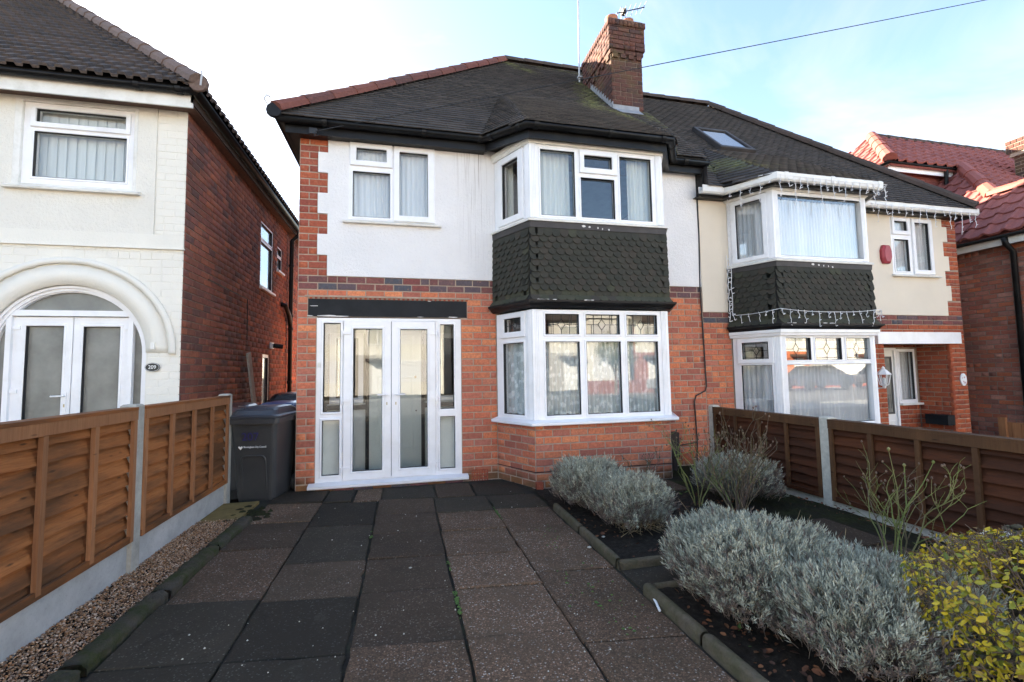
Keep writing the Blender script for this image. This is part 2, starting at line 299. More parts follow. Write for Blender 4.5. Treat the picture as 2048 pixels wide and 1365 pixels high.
MT['bin_lid'] = m_plain('blue_grey_lid', (0.040, 0.046, 0.056), 0.36, 0.1, 5, 0.1, 100, spec=0.5)
MT['bin_blue'] = m_plain('blue_lid', (0.025, 0.07, 0.20), 0.3, spec=0.5); MT['bin_black'] = m_plain('black_lid', (0.012, 0.012, 0.014), 0.25, spec=0.5); MT['bin_brown'] = m_plain('brown_lid', (0.06, 0.026, 0.02), 0.35, spec=0.5)
MT['rubber'] = m_plain('wheel_rubber', (0.02, 0.02, 0.02), 0.7); MT['hub'] = m_plain('grey_hub', (0.10, 0.10, 0.10), 0.5)
MT['ink'] = m_plain('violet_blue_paint', (0.035, 0.030, 0.13), 0.5); MT['white'] = m_plain('white_print', (0.78, 0.78, 0.78), 0.5)
MT['net'] = m_net('white_net', (0.87, 0.88, 0.87), open_=0.05); MT['lace'] = m_net('floral_lace_net', (0.86, 0.90, 0.90), lace=0.6, open_=0.05, tint=(0.60, 0.68, 0.69))
MT['net_n'] = m_net('pleated_net', (0.87, 0.86, 0.86), open_=0.05); MT['drape'] = m_net('cream_curtain', (0.82, 0.84, 0.77), open_=0.03)
MT['blind'] = m_net('vertical_blind_white', (0.82, 0.84, 0.80), open_=0.02)
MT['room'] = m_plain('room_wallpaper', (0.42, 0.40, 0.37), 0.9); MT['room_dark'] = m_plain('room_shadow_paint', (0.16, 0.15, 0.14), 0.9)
MT['door_grey'] = m_plain('pale_grey_green_paint', (0.634, 0.695, 0.661), 0.38, 0.03); MT['door_white'] = m_plain('white_door', (0.78, 0.78, 0.77), 0.35, 0.03)
MT['pale'] = m_plain('pale_porch_panel', (0.720, 0.744, 0.696), 0.5, 0.05)
MT['came'] = m_plain('lead_came', (0.06, 0.06, 0.065), 0.45); MT['brass'] = m_plain('brass', (0.45, 0.36, 0.18), 0.35, spec=0.6)
MT['alarm'] = m_plain('red_alarm_plastic', (0.34, 0.035, 0.05), 0.4, spec=0.5); MT['plaque'] = m_plain('black_enamel', (0.012, 0.013, 0.015), 0.3, spec=0.5)
MT['lav'] = m_leaf('lavender_leaf', [(0.431, 0.442, 0.339), (0.554, 0.550, 0.431), (0.364, 0.367, 0.284), (0.635, 0.619, 0.488)], 0.8, 0.12, var=0.55)
MT['lav_stem'] = m_leaf('lavender_stem', [(0.182, 0.140, 0.119), (0.280, 0.217, 0.168), (0.126, 0.098, 0.084)], 0.85, 0.0)
MT['straw'] = m_leaf('dry_straw', [(0.30, 0.23, 0.13), (0.22, 0.16, 0.09)], 0.8, 0.1)
MT['privet'] = m_leaf('privet_leaf', [(0.62, 0.43, 0.025), (0.22, 0.24, 0.03), (0.70, 0.50, 0.04), (0.45, 0.38, 0.03), (0.64, 0.45, 0.03), (0.09, 0.13, 0.025), (0.50, 0.42, 0.04), (0.16, 0.20, 0.03), (0.62, 0.44, 0.03), (0.28, 0.17, 0.06)], 0.35, 0.25)
MT['twig'] = m_leaf('brown_twig', [(0.123, 0.081, 0.052), (0.180, 0.123, 0.085), (0.095, 0.062, 0.043)], 0.8, 0.0)
MT['rose'] = m_leaf('rose_stem', [(0.109, 0.080, 0.054), (0.092, 0.088, 0.034), (0.142, 0.100, 0.076)], 0.7, 0.0); MT['rose_green'] = m_leaf('green_rose_stem', [(0.16, 0.19, 0.05), (0.19, 0.18, 0.07)], 0.6, 0.0)
MT['dead'] = m_leaf('dead_leaf', [(0.14, 0.055, 0.026), (0.09, 0.04, 0.022), (0.20, 0.09, 0.04), (0.06, 0.03, 0.02)], 0.8, 0.1)
MT['tree'] = m_leaf('street_tree_leaf', [(0.05, 0.085, 0.02), (0.09, 0.12, 0.03), (0.035, 0.06, 0.018), (0.14, 0.15, 0.04)], 0.5, 0.2)
MT['weed'] = m_leaf('weed_leaf', [(0.07, 0.13, 0.03), (0.10, 0.17, 0.04)], 0.6, 0.2)
MT['stone'] = m_leaf('gravel_stone', [(0.389, 0.196, 0.087), (0.552, 0.382, 0.254), (0.207, 0.103, 0.054), (0.742, 0.564, 0.418), (0.315, 0.138, 0.058), (0.462, 0.263, 0.134), (0.153, 0.089, 0.055)], 0.7, 0.0)
MT['sandstone'] = m_concrete('yellow_concrete', (0.216, 0.156, 0.060), scale=9)
MT['bulb'] = m_plain('white_lamp_cable', (0.74, 0.74, 0.76), 0.4)
MT['sky_glass'] = m_glass('roof_window_glass', tint=(0.30, 0.40, 0.55), ior=4.0, wave=0.0)

# ---------------------------------------------------------------- geometry helpers
def wmat(o): return Matrix.Translation(Vector(o['_o'])) if '_o' in o else Matrix.Identity(4)
def link(o, parent=None):
    COL.objects.link(o)
    if parent is not None:
        o.parent = parent
        if parent in ROOT: o.matrix_parent_inverse = Matrix.Translation(-ROOT[parent])
    return o
ROOT = {}
def tag(o, label=None, cat=None, group=None, kind=None):
    if label: o['label'] = label
    if cat: o['category'] = cat
    if group: o['group'] = group
    if kind: o['kind'] = kind
    return o
def thing(name, loc, label, cat, group=None, kind=None):
    o = bpy.data.objects.new(name, None); o.empty_display_size = 0.1; o.location = loc; COL.objects.link(o); ROOT[o] = Vector(loc)
    return tag(o, label, cat, group, kind)

class Pl:                                             # a plane: origin, right, up, outward normal
    def __init__(s, o, u, v=(0, 0, 1), n=None):
        s.o = Vector(o); s.u = Vector(u).normalized(); s.v = Vector(v).normalized()
        s.n = Vector(n).normalized() if n is not None else s.u.cross(s.v).normalized()
    def p(s, a, b, c=0.0): return s.o+s.u*a+s.v*b+s.n*c
    def mat(s, a, b, c, sa, sb, sc):
        o = s.p(a, b, c); U, V, W = s.u*sa, s.v*sb, s.n*sc
        return Matrix(((U.x, V.x, W.x, o.x), (U.y, V.y, W.y, o.y), (U.z, V.z, W.z, o.z), (0, 0, 0, 1)))
def seg_plane(A, B, z=0.0):                           # vertical plane through two plan points; outside is on the right hand of A->B
    A = Vector((A[0], A[1], z)); B = Vector((B[0], B[1], z)); return Pl(A, B-A), (B-A).length

class MB:
    def __init__(s): s.v = []; s.f = []; s.mi = []; s.cur = 0
    def add(s, pts, faces):
        k = len(s.v); s.v += [tuple(p) for p in pts]
        for f in faces: s.f.append(tuple(i+k for i in f)); s.mi.append(s.cur)
        return s
    def hexa(s, p): return s.add(p, [(0, 3, 2, 1), (4, 5, 6, 7), (0, 1, 5, 4), (1, 2, 6, 5), (2, 3, 7, 6), (3, 0, 4, 7)])
    def box(s, x0, x1, y0, y1, z0, z1): return s.hexa([(x0, y0, z0), (x1, y0, z0), (x1, y1, z0), (x0, y1, z0), (x0, y0, z1), (x1, y0, z1), (x1, y1, z1), (x0, y1, z1)])
    def pbox(s, P, a0, a1, b0, b1, c0, c1):
        return s.hexa([P.p(a0, b0, c0), P.p(a1, b0, c0), P.p(a1, b1, c0), P.p(a0, b1, c0), P.p(a0, b0, c1), P.p(a1, b0, c1), P.p(a1, b1, c1), P.p(a0, b1, c1)])
    def ring(s, P, o, i, c0, c1, bev=0.0):            # rectangular frame: outer rect o, inner rect i = (a0, a1, b0, b1)
        def r(q, c): return [P.p(q[0], q[2], c), P.p(q[1], q[2], c), P.p(q[1], q[3], c), P.p(q[0], q[3], c)]
        ob = (o[0]+bev, o[1]-bev, o[2]+bev, o[3]-bev); ib = (i[0]-bev, i[1]+bev, i[2]-bev, i[3]+bev)
        L_ = [r(o, c0), r(o, c1-bev), r(ob, c1), r(ib, c1), r(i, c1-bev), r(i, c0)]
        pts = [p for q in L_ for p in q]; fs = []
        for k in range(5):
            for j in range(4): fs.append((k*4+j, k*4+(j+1) % 4, k*4+4+(j+1) % 4, k*4+4+j))
        return s.add(pts, fs)
    def holes(s, P, rect, holes, c0, c1):             # slab with rectangular holes
        us = sorted({rect[0], rect[1]}|{min(max(x, rect[0]), rect[1]) for h in holes for x in h[:2]}); vs_ = sorted({rect[2], rect[3]}|{min(max(x, rect[2]), rect[3]) for h in holes for x in h[2:]})
        nu, nv = len(us)-1, len(vs_)-1
        full = [[not any(h[0] <= (us[i]+us[i+1])/2 <= h[1] and h[2] <= (vs_[j]+vs_[j+1])/2 <= h[3] for h in holes) for j in range(nv)] for i in range(nu)]
        ok = lambda i, j: 0 <= i < nu and 0 <= j < nv and full[i][j]
        for i in range(nu):
            for j in range(nv):
                if not full[i][j]: continue
                a0, a1, b0, b1 = us[i], us[i+1], vs_[j], vs_[j+1]
                q = [P.p(a0, b0, c1), P.p(a1, b0, c1), P.p(a1, b1, c1), P.p(a0, b1, c1), P.p(a0, b0, c0), P.p(a1, b0, c0), P.p(a1, b1, c0), P.p(a0, b1, c0)]
                fs = [(0, 1, 2, 3), (7, 6, 5, 4)]
                if not ok(i-1, j): fs.append((4, 0, 3, 7))
                if not ok(i+1, j): fs.append((1, 5, 6, 2))
                if not ok(i, j-1): fs.append((4, 5, 1, 0))
                if not ok(i, j+1): fs.append((3, 2, 6, 7))
                s.add(q, fs)
        return s
    def tube(s, path, r, n=8, caps=True, r1=None):
        path = [Vector(p) for p in path]; m = len(path); k0 = len(s.v); prev = None
        for i, p in enumerate(path):
            d = (path[min(i+1, m-1)]-path[max(i-1, 0)]).normalized()
            a = Vector((0, 0, 1)) if abs(d.z) < 0.9 else Vector((1, 0, 0))
            if prev is not None and prev.cross(d).length > 1e-3: a = prev
            x = (a-d*a.dot(d)).normalized(); y = d.cross(x); prev = x
            rr = r if r1 is None else r+(r1-r)*i/max(m-1, 1)
            s.v += [tuple(p+x*math.cos(2*math.pi*j/n)*rr+y*math.sin(2*math.pi*j/n)*rr) for j in range(n)]
        for i in range(m-1):
            for j in range(n): s.f.append((k0+i*n+j, k0+i*n+(j+1) % n, k0+(i+1)*n+(j+1) % n, k0+(i+1)*n+j)); s.mi.append(s.cur)
        if caps:
            s.f.append(tuple(k0+j for j in reversed(range(n)))); s.mi.append(s.cur); s.f.append(tuple(k0+(m-1)*n+j for j in range(n))); s.mi.append(s.cur)
        return s
    def sweep(s, path, prof, closed=True, caps=True, zs=None):    # plan path (x, y), profile (out, z); outside on the right hand
        m = len(path); k0 = len(s.v); k = len(prof)
        for i in range(m):
            p = Vector(path[i][:2]); ns = []
            if i > 0: d = (p-Vector(path[i-1][:2])).normalized(); ns.append(Vector((d.y, -d.x)))
            if i < m-1: d = (Vector(path[i+1][:2])-p).normalized(); ns.append(Vector((d.y, -d.x)))
            nn = (ns[0]+ns[-1]).normalized(); sc = 1.0/max(nn.dot(ns[0]), 0.3); dz = zs[i] if zs else 0.0
            s.v += [(p.x+nn.x*o*sc, p.y+nn.y*o*sc, z+dz) for (o, z) in prof]
        kk = k if closed else k-1
        for i in range(m-1):
            for j in range(kk): s.f.append((k0+i*k+j, k0+(i+1)*k+j, k0+(i+1)*k+(j+1) % k, k0+i*k+(j+1) % k)); s.mi.append(s.cur)
        if closed and caps:
            s.f.append(tuple(k0+j for j in range(k))); s.mi.append(s.cur); s.f.append(tuple(k0+(m-1)*k+j for j in reversed(range(k)))); s.mi.append(s.cur)
        return s
    def lathe(s, c, prof, n=16, axis='z', sx=1.0, sy=1.0):
        c = Vector(c); k0 = len(s.v); k = len(prof)
        for (r, h) in prof:
            for j in range(n):
                a = 2*math.pi*j/n; x, y = r*math.cos(a)*sx, r*math.sin(a)*sy
                s.v.append(tuple(c+(Vector((x, y, h)) if axis == 'z' else Vector((h, x, y)) if axis == 'x' else Vector((x, h, y)))))
        for i in range(k-1):
            for j in range(n): s.f.append((k0+i*n+j, k0+i*n+(j+1) % n, k0+(i+1)*n+(j+1) % n, k0+(i+1)*n+j)); s.mi.append(s.cur)
        s.f.append(tuple(k0+j for j in reversed(range(n)))); s.mi.append(s.cur); s.f.append(tuple(k0+(k-1)*n+j for j in range(n))); s.mi.append(s.cur)
        return s
    def poly(s, pts, thick):                          # planar polygon given thickness against its normal
        pts = [Vector(p) for p in pts]; n = (pts[1]-pts[0]).cross(pts[-1]-pts[0]).normalized(); k = len(pts)
        a = pts+[p-n*thick for p in pts]
        return s.add(a, [tuple(range(k)), tuple(reversed(range(k, 2*k)))]+[((i+1) % k, i, k+i, k+(i+1) % k) for i in range(k)])
    def mesh(s, name, mats, smooth=False):
        me = bpy.data.meshes.new(name); me.from_pydata(s.v, [], s.f)
        for m in (mats if isinstance(mats, (list, tuple)) else [mats]): me.materials.append(m if not isinstance(m, str) else MT[m])
        if any(s.mi): me.polygons.foreach_set('material_index', s.mi)
        if smooth: me.polygons.foreach_set('use_smooth', [True]*len(me.polygons))
        me.update(); return me
    def build(s, name, mats, parent=None, smooth=False, **kw):
        return tag(link(bpy.data.objects.new(name, s.mesh(name, mats, smooth)), parent), **kw)

def np_mesh(name, V, F, mats, mi=None, smooth=False):
    me = bpy.data.meshes.new(name); V = np.asarray(V, np.float32); F = np.asarray(F, np.int32); k = F.shape[1]
    me.vertices.add(len(V)); me.vertices.foreach_set('co', V.ravel()); me.loops.add(F.size); me.loops.foreach_set('vertex_index', F.ravel())
    me.polygons.add(len(F)); me.polygons.foreach_set('loop_start', np.arange(0, F.size, k, dtype=np.int32)); me.polygons.foreach_set('loop_total', np.full(len(F), k, np.int32))
    for m in mats: me.materials.append(MT[m])
    if mi is not None: me.polygons.foreach_set('material_index', np.asarray(mi, np.int32))
    if smooth: me.polygons.foreach_set('use_smooth', np.ones(len(F), bool))
    me.update(calc_edges=True); return me
def scatter(T, F, M, tm=None):
    """Copies of template verts T (k,3) / faces F through matrices M (n,3,4): one big vertex / face array."""
    T = np.asarray(T, float); F = np.asarray(F); M = np.asarray(M, float); n = len(M); k = len(T)
    V = np.einsum('nij,kj->nki', M[:, :, :3], T)+M[:, None, :, 3]
    FF = (F[None]+(np.arange(n)*k)[:, None, None]).reshape(-1, F.shape[1])
    return V.reshape(-1, 3), FF
def copy_of(me, name, M, parent=None, **kw):
    o = bpy.data.objects.new(name, me); link(o, parent)
    o.matrix_basis = M
    return tag(o, **kw)

def shows(p, w, h, n):                                # size of a small piece in the picture, for choosing the pieces that show largest
    d = Vector(p)-CAM; z = d.dot(_f)
    if z < 0.2: return 0.0
    x, y = FPX*d.dot(_r)/z, FPX*d.dot(_u)/z
    if abs(x) > 1040 or abs(y) > 700: return 0.0
    return w*h*abs((-d).normalized().dot(n))/(d.length_squared) if (-d).dot(n) > 0 else 0.0

class Pieces:
    """Pieces of one kind on one thing: the largest 300 in view become objects, the others one joined mesh."""
    def __init__(s, name, rest_name, thing_, T, F, most=300):
        s.name, s.rest, s.thing, s.T, s.F, s.most, s.items = name, rest_name, thing_, T, F, most, []
    def put(s, P, a, b, c, sa, sb, sc, mat, parent, vis=1.0, M=None):
        M = M or P.mat(a, b, c, sa, sb, sc)
        s.items.append((vis*shows(M.translation, sa, sb, P.n), M, mat, parent))
    def done(s):
        s.items.sort(key=lambda q: -q[0]); meshes = {}; k = 0
        while k < len(s.items) and k < s.most and s.items[k][0] > 0:
            _, M, mat, parent = s.items[k]; k += 1
            if mat not in meshes:
                me = bpy.data.meshes.new(s.name); me.from_pydata([tuple(v) for v in s.T], [], [tuple(int(i) for i in f) for f in s.F]); me.materials.append(MT[mat]); me.update(); meshes[mat] = me
            copy_of(meshes[mat], s.name, M, parent)
        rest = s.items[k:]
        if rest:
            names = sorted({q[2] for q in rest}); Ms = np.array([[list(r) for r in q[1]][:3] for q in rest])
            V, F = scatter(s.T, s.F, Ms); mi = np.repeat([names.index(q[2]) for q in rest], len(s.F))
            o = bpy.data.objects.new(s.rest, np_mesh(s.rest, V, F, names, mi)); link(o, s.thing); o['kind'] = 'stuff'

BOX_T = [(-.5, -.5, -1), (.5, -.5, -1), (.5, .5, -1), (-.5, .5, -1), (-.5, -.5, 0), (.5, -.5, 0), (.5, .5, 0), (-.5, .5, 0)]
BOX_F = [(0, 3, 2, 1), (4, 5, 6, 7), (0, 1, 5, 4), (1, 2, 6, 5), (2, 3, 7, 6), (3, 0, 4, 7)]
# brick with softly worn arrises
_e = 0.025
BRK_T = [(-.5, -.5, -1), (.5, -.5, -1), (.5, .5, -1), (-.5, .5, -1), (-.5, -.5, -.12), (.5, -.5, -.12), (.5, .5, -.12), (-.5, .5, -.12), (-.5+_e, -.5+_e*2.2, 0), (.5-_e, -.5+_e*2.2, 0), (.5-_e, .5-_e*2.2, 0), (-.5+_e, .5-_e*2.2, 0)]
BRK_F = [(8, 9, 10, 11), (4, 5, 9, 8), (5, 6, 10, 9), (6, 7, 11, 10), (7, 4, 8, 11), (0, 1, 5, 4), (1, 2, 6, 5), (2, 3, 7, 6), (3, 0, 4, 7)]

def lay(pc, P, rect, holes, z0, course, parent, matf, blen=0.228, joint=0.0125, phase=0.0, c=0.0, depth=0.05, vis=1.0, rg=rnd):
    """Courses of brick on a plane inside rect = (a0, a1, b0, b1), leaving the holes open."""
    k0 = int(math.floor((rect[2]-z0)/course+1e-6)); k1 = int(math.ceil((rect[3]-z0)/course-1e-6))
    for k in range(k0, k1):
        b0 = max(z0+k*course, rect[2]); b1 = min(z0+(k+1)*course, rect[3])
        if b1-b0 < 0.025: continue
        bm = (b0+b1)/2; iv = [(rect[0], rect[1])]
        for h in holes:
            if h[2] < bm < h[3]: iv = [q for (x, y) in iv for q in ((x, min(y, h[0])), (max(x, h[1]), y)) if q[1]-q[0] > 0.02]
        off = phase+(0.0 if k % 2 == 0 else blen/2)
        for (x, y) in iv:
            a = math.floor((x-off)/blen)*blen+off; edges = []
            while a < y-1e-6:
                edges.append((max(a, x), min(a+blen, y))); a += blen
            # no slivers: merge tiny end pieces with their neighbours
            if len(edges) > 1 and edges[0][1]-edges[0][0] < 0.05: edges[1] = (edges[0][0], edges[1][1]); edges.pop(0)
            if len(edges) > 1 and edges[-1][1]-edges[-1][0] < 0.05: edges[-2] = (edges[-2][0], edges[-1][1]); edges.pop()
            for (e0, e1) in edges:
                w = e1-e0-joint; h = b1-b0-joint
                if w < 0.02: continue
                parts = [(e0, e1)]
                if w > 0.19 and rg.random() < 0.07: parts = [(e0, (e0+e1)/2), ((e0+e1)/2, e1)]
                for (g0, g1) in parts:
                    pc.put(P, (g0+g1)/2, bm+rg.uniform(-.0012, .0012), c+rg.uniform(-.0018, .0022), g1-g0-joint, h, depth, matf(k, (g0+g1)/2), parent, vis)

def tile_rows(pc, pts, gauge, width, mat, parent, length=None, thick=0.013, lift=None, bond=True, vis=1.0, jitter=1.0, start=0.0, matf=None):
    """Rows of roof tiles on a planar polygon (convex, 3-D points, counter-clockwise from outside)."""
    pts = [Vector(p) for p in pts]; n = (pts[1]-pts[0]).cross(pts[-1]-pts[0]).normalized()
    if n.z < 0: n = -n
    u = Vector((0, 0, 1)).cross(n).normalized(); v = n.cross(u).normalized(); o = min(pts, key=lambda p: p.dot(v))
    uv = [((p-o).dot(u), (p-o).dot(v)) for p in pts]; vmax = max(q[1] for q in uv)
    length = length or gauge*1.35; lift = thick*1.1 if lift is None else lift
    ang = math.atan2(lift, gauge); vv = (v*math.cos(ang)-n*math.sin(ang)); nn = (n*math.cos(ang)+v*math.sin(ang)); P = Pl(o, u, vv, nn); P2 = Pl(o, u, v, n)
    k = 0; y = start
    while y < vmax-gauge*0.25:
        ym = min(y+gauge*0.45, vmax-1e-4); xs = []
        for i in range(len(uv)):
            (xa, ya), (xb, yb) = uv[i], uv[(i+1) % len(uv)]
            if (ya-ym)*(yb-ym) < 0: xs.append(xa+(xb-xa)*(ym-ya)/(yb-ya))
        if len(xs) >= 2:
            x0, x1 = min(xs), max(xs); off = (k % 2)*width/2 if bond else 0.0; a = math.floor((x0-off)/width)*width+off
            while a < x1-1e-6:
                e0, e1 = max(a, x0), min(a+width, x1); a += width
                if e1-e0 < width*0.2: continue
                j = jitter
                Q = P.mat((0), 0, 0, (e1-e0)-0.0015, length, thick)
                org = o+u*((e0+e1)/2)+v*(y+length*0.5*math.cos(ang)+rnd.uniform(-.004, .004)*j)+n*(thick+lift*(1-length*0.5/gauge)+rnd.uniform(-.001, .0015)*j)
                Q.translation = org
                rot = Matrix.Rotation(rnd.gauss(0, .005)*j, 4, n) @ Matrix.Rotation(rnd.gauss(0, .008)*j, 4, u)
                R3 = rot @ Q; R3.translation = org
                pc.put(P2, 0, 0, 0, width, gauge, 1, matf(org) if matf else mat, parent, vis, M=R3)
        y += gauge; k += 1

def ridge(parent, pts0, pts1, seg, r, mat, name='hip_tile', up=None):
    """Half-round ridge or hip tiles laid end to end from pts0 to pts1; each one its own piece."""
    a, b = Vector(pts0), Vector(pts1); d = (b-a); L_ = d.length; d.normalize(); n = max(1, round(L_/seg)); sl = L_/n
    x = d.cross(Vector((0, 0, 1))).normalized(); w = x.cross(d).normalized(); m = MB(); k = 7
    for (t, rr) in ((0, r*1.08), (0.16, r*1.06), (1.06, r*0.96)):
        for j in range(k):
            an = math.pi*(-0.06+1.12*j/(k-1)); m.v.append((math.cos(an)*rr, t, math.sin(an)*rr))
    for i in range(2):
        for j in range(k-1): m.f.append((i*k+j, i*k+j+1, (i+1)*k+j+1, (i+1)*k+j)); m.mi.append(0)
    m.f.append(tuple(range(k))); m.mi.append(0)
    me = m.mesh(name, mat)
    for i in range(n):
        p = a+d*(i*sl)+w*rnd.uniform(-.004, .006); M = Matrix(((x.x, d.x*sl, w.x, p.x), (x.y, d.y*sl, w.y, p.y), (x.z, d.z*sl, w.z, p.z), (0, 0, 0, 1)))
        copy_of(me, name, M, parent)

def window(house, P, out, panes, sash=(), glass='glass', name='window', mat='upvc', c0=-0.07, c1=0.0, gc=-0.03, seal=True, bev=0.006, **kw):
    """out, panes: rects (a0, a1, b0, b1); sash: (outer rect, pane rect) opening lights standing proud."""
    m = MB(); m.holes(P, out, panes, c0, c1); w = m.build(name, mat, house, **kw)
    for q in panes:                                   # glazing beads around each pane
        b = MB(); b.ring(P, (q[0]-.022, q[1]+.022, q[2]-.022, q[3]+.022), (q[0]+.006, q[1]-.006, q[2]+.006, q[3]-.006), c1-.004, c1+.010, .006); b.build('glazing_bead', mat, w)
    for (o, q) in sash:
        b = MB(); b.ring(P, o, (q[0]+.004, q[1]-.004, q[2]+.004, q[3]-.004), c1-.002, c1+.026, bev); b.build('sash_frame', mat, w)
    for q in panes:
        if seal: s = MB(); s.ring(P, (q[0]-.003, q[1]+.003, q[2]-.003, q[3]+.003), (q[0]+.0075, q[1]-.0075, q[2]+.0075, q[3]-.0075), gc-.004, c1+.007); s.build('rubber_seal', 'seal', w)
        g = MB(); g.pbox(P, q[0]-.004, q[1]+.004, q[2]-.004, q[3]+.004, gc-.006, gc); g.build('pane', glass, w)
    return w

def cloth(name, P, a0, a1, b0, b1, c, mat, label, folds=14, amp=0.018, scallop=0.0, seed=0, cat='curtain', gather=0.0):
    rg = random.Random(seed); nx = max(24, folds*5); nz = 7; m = MB(); ph = [rg.uniform(0, 6.28) for _ in range(4)]
    for j in range(nz+1):
        b = j/nz
        for i in range(nx+1):
            t = i/nx; w = amp*(math.sin(t*folds*6.283+ph[0]+0.5*math.sin(t*9+ph[1]))+0.5*math.sin(t*folds*2.3*3+ph[2]))*(0.8+0.3*(1-b))
            bb = b0+(b1-b0)*b
            if j == 0 and scallop: bb += scallop*abs(math.sin(t*math.pi*folds*0.45))
            m.v.append(tuple(P.p(a0+(a1-a0)*t, bb, c+w)))
    for j in range(nz):
        for i in range(nx): k = j*(nx+1)+i; m.f.append((k, k+1, k+nx+2, k+nx+1)); m.mi.append(0)
    return m.build(name, mat, None, True, label=label, cat=cat)

def text(name, body, P, a, b, c, size, mat, parent, align='CENTER', squash=1.0, extrude=0.002):
    cu = bpy.data.curves.new(name, 'FONT'); cu.body = body; cu.size = size; cu.align_x = align; cu.align_y = 'CENTER'; cu.extrude = extrude
    cu.materials.append(MT[mat]); tmp = bpy.data.objects.new(name, cu); COL.objects.link(tmp); bpy.context.view_layer.update()
    me = bpy.data.meshes.new_from_object(tmp.evaluated_get(bpy.context.evaluated_depsgraph_get())); bpy.data.objects.remove(tmp)
    o = bpy.data.objects.new(name, me); link(o, parent); o.matrix_basis = P.mat(a, b, c, squash, 1, 1); return o
# ================================================================ setting: ground
def sheet(name, x0, x1, y0, y1, z, mat, **kw):
    m = MB(); m.add([(x0, y0, z), (x1, y0, z), (x1, y1, z), (x0, y1, z)], [(0, 1, 2, 3)]); return m.build(name, mat, None, **kw)
sheet('ground', -300, 300, -300, 300, -0.075, 'soil', kind='structure')

FY = 6.01                                             # plane of the front walls
FP = Pl((0, FY, 0), (1, 0, 0), (0, 0, 1), (0, -1, 0))
CO = 0.0879                                           # height of one brick course

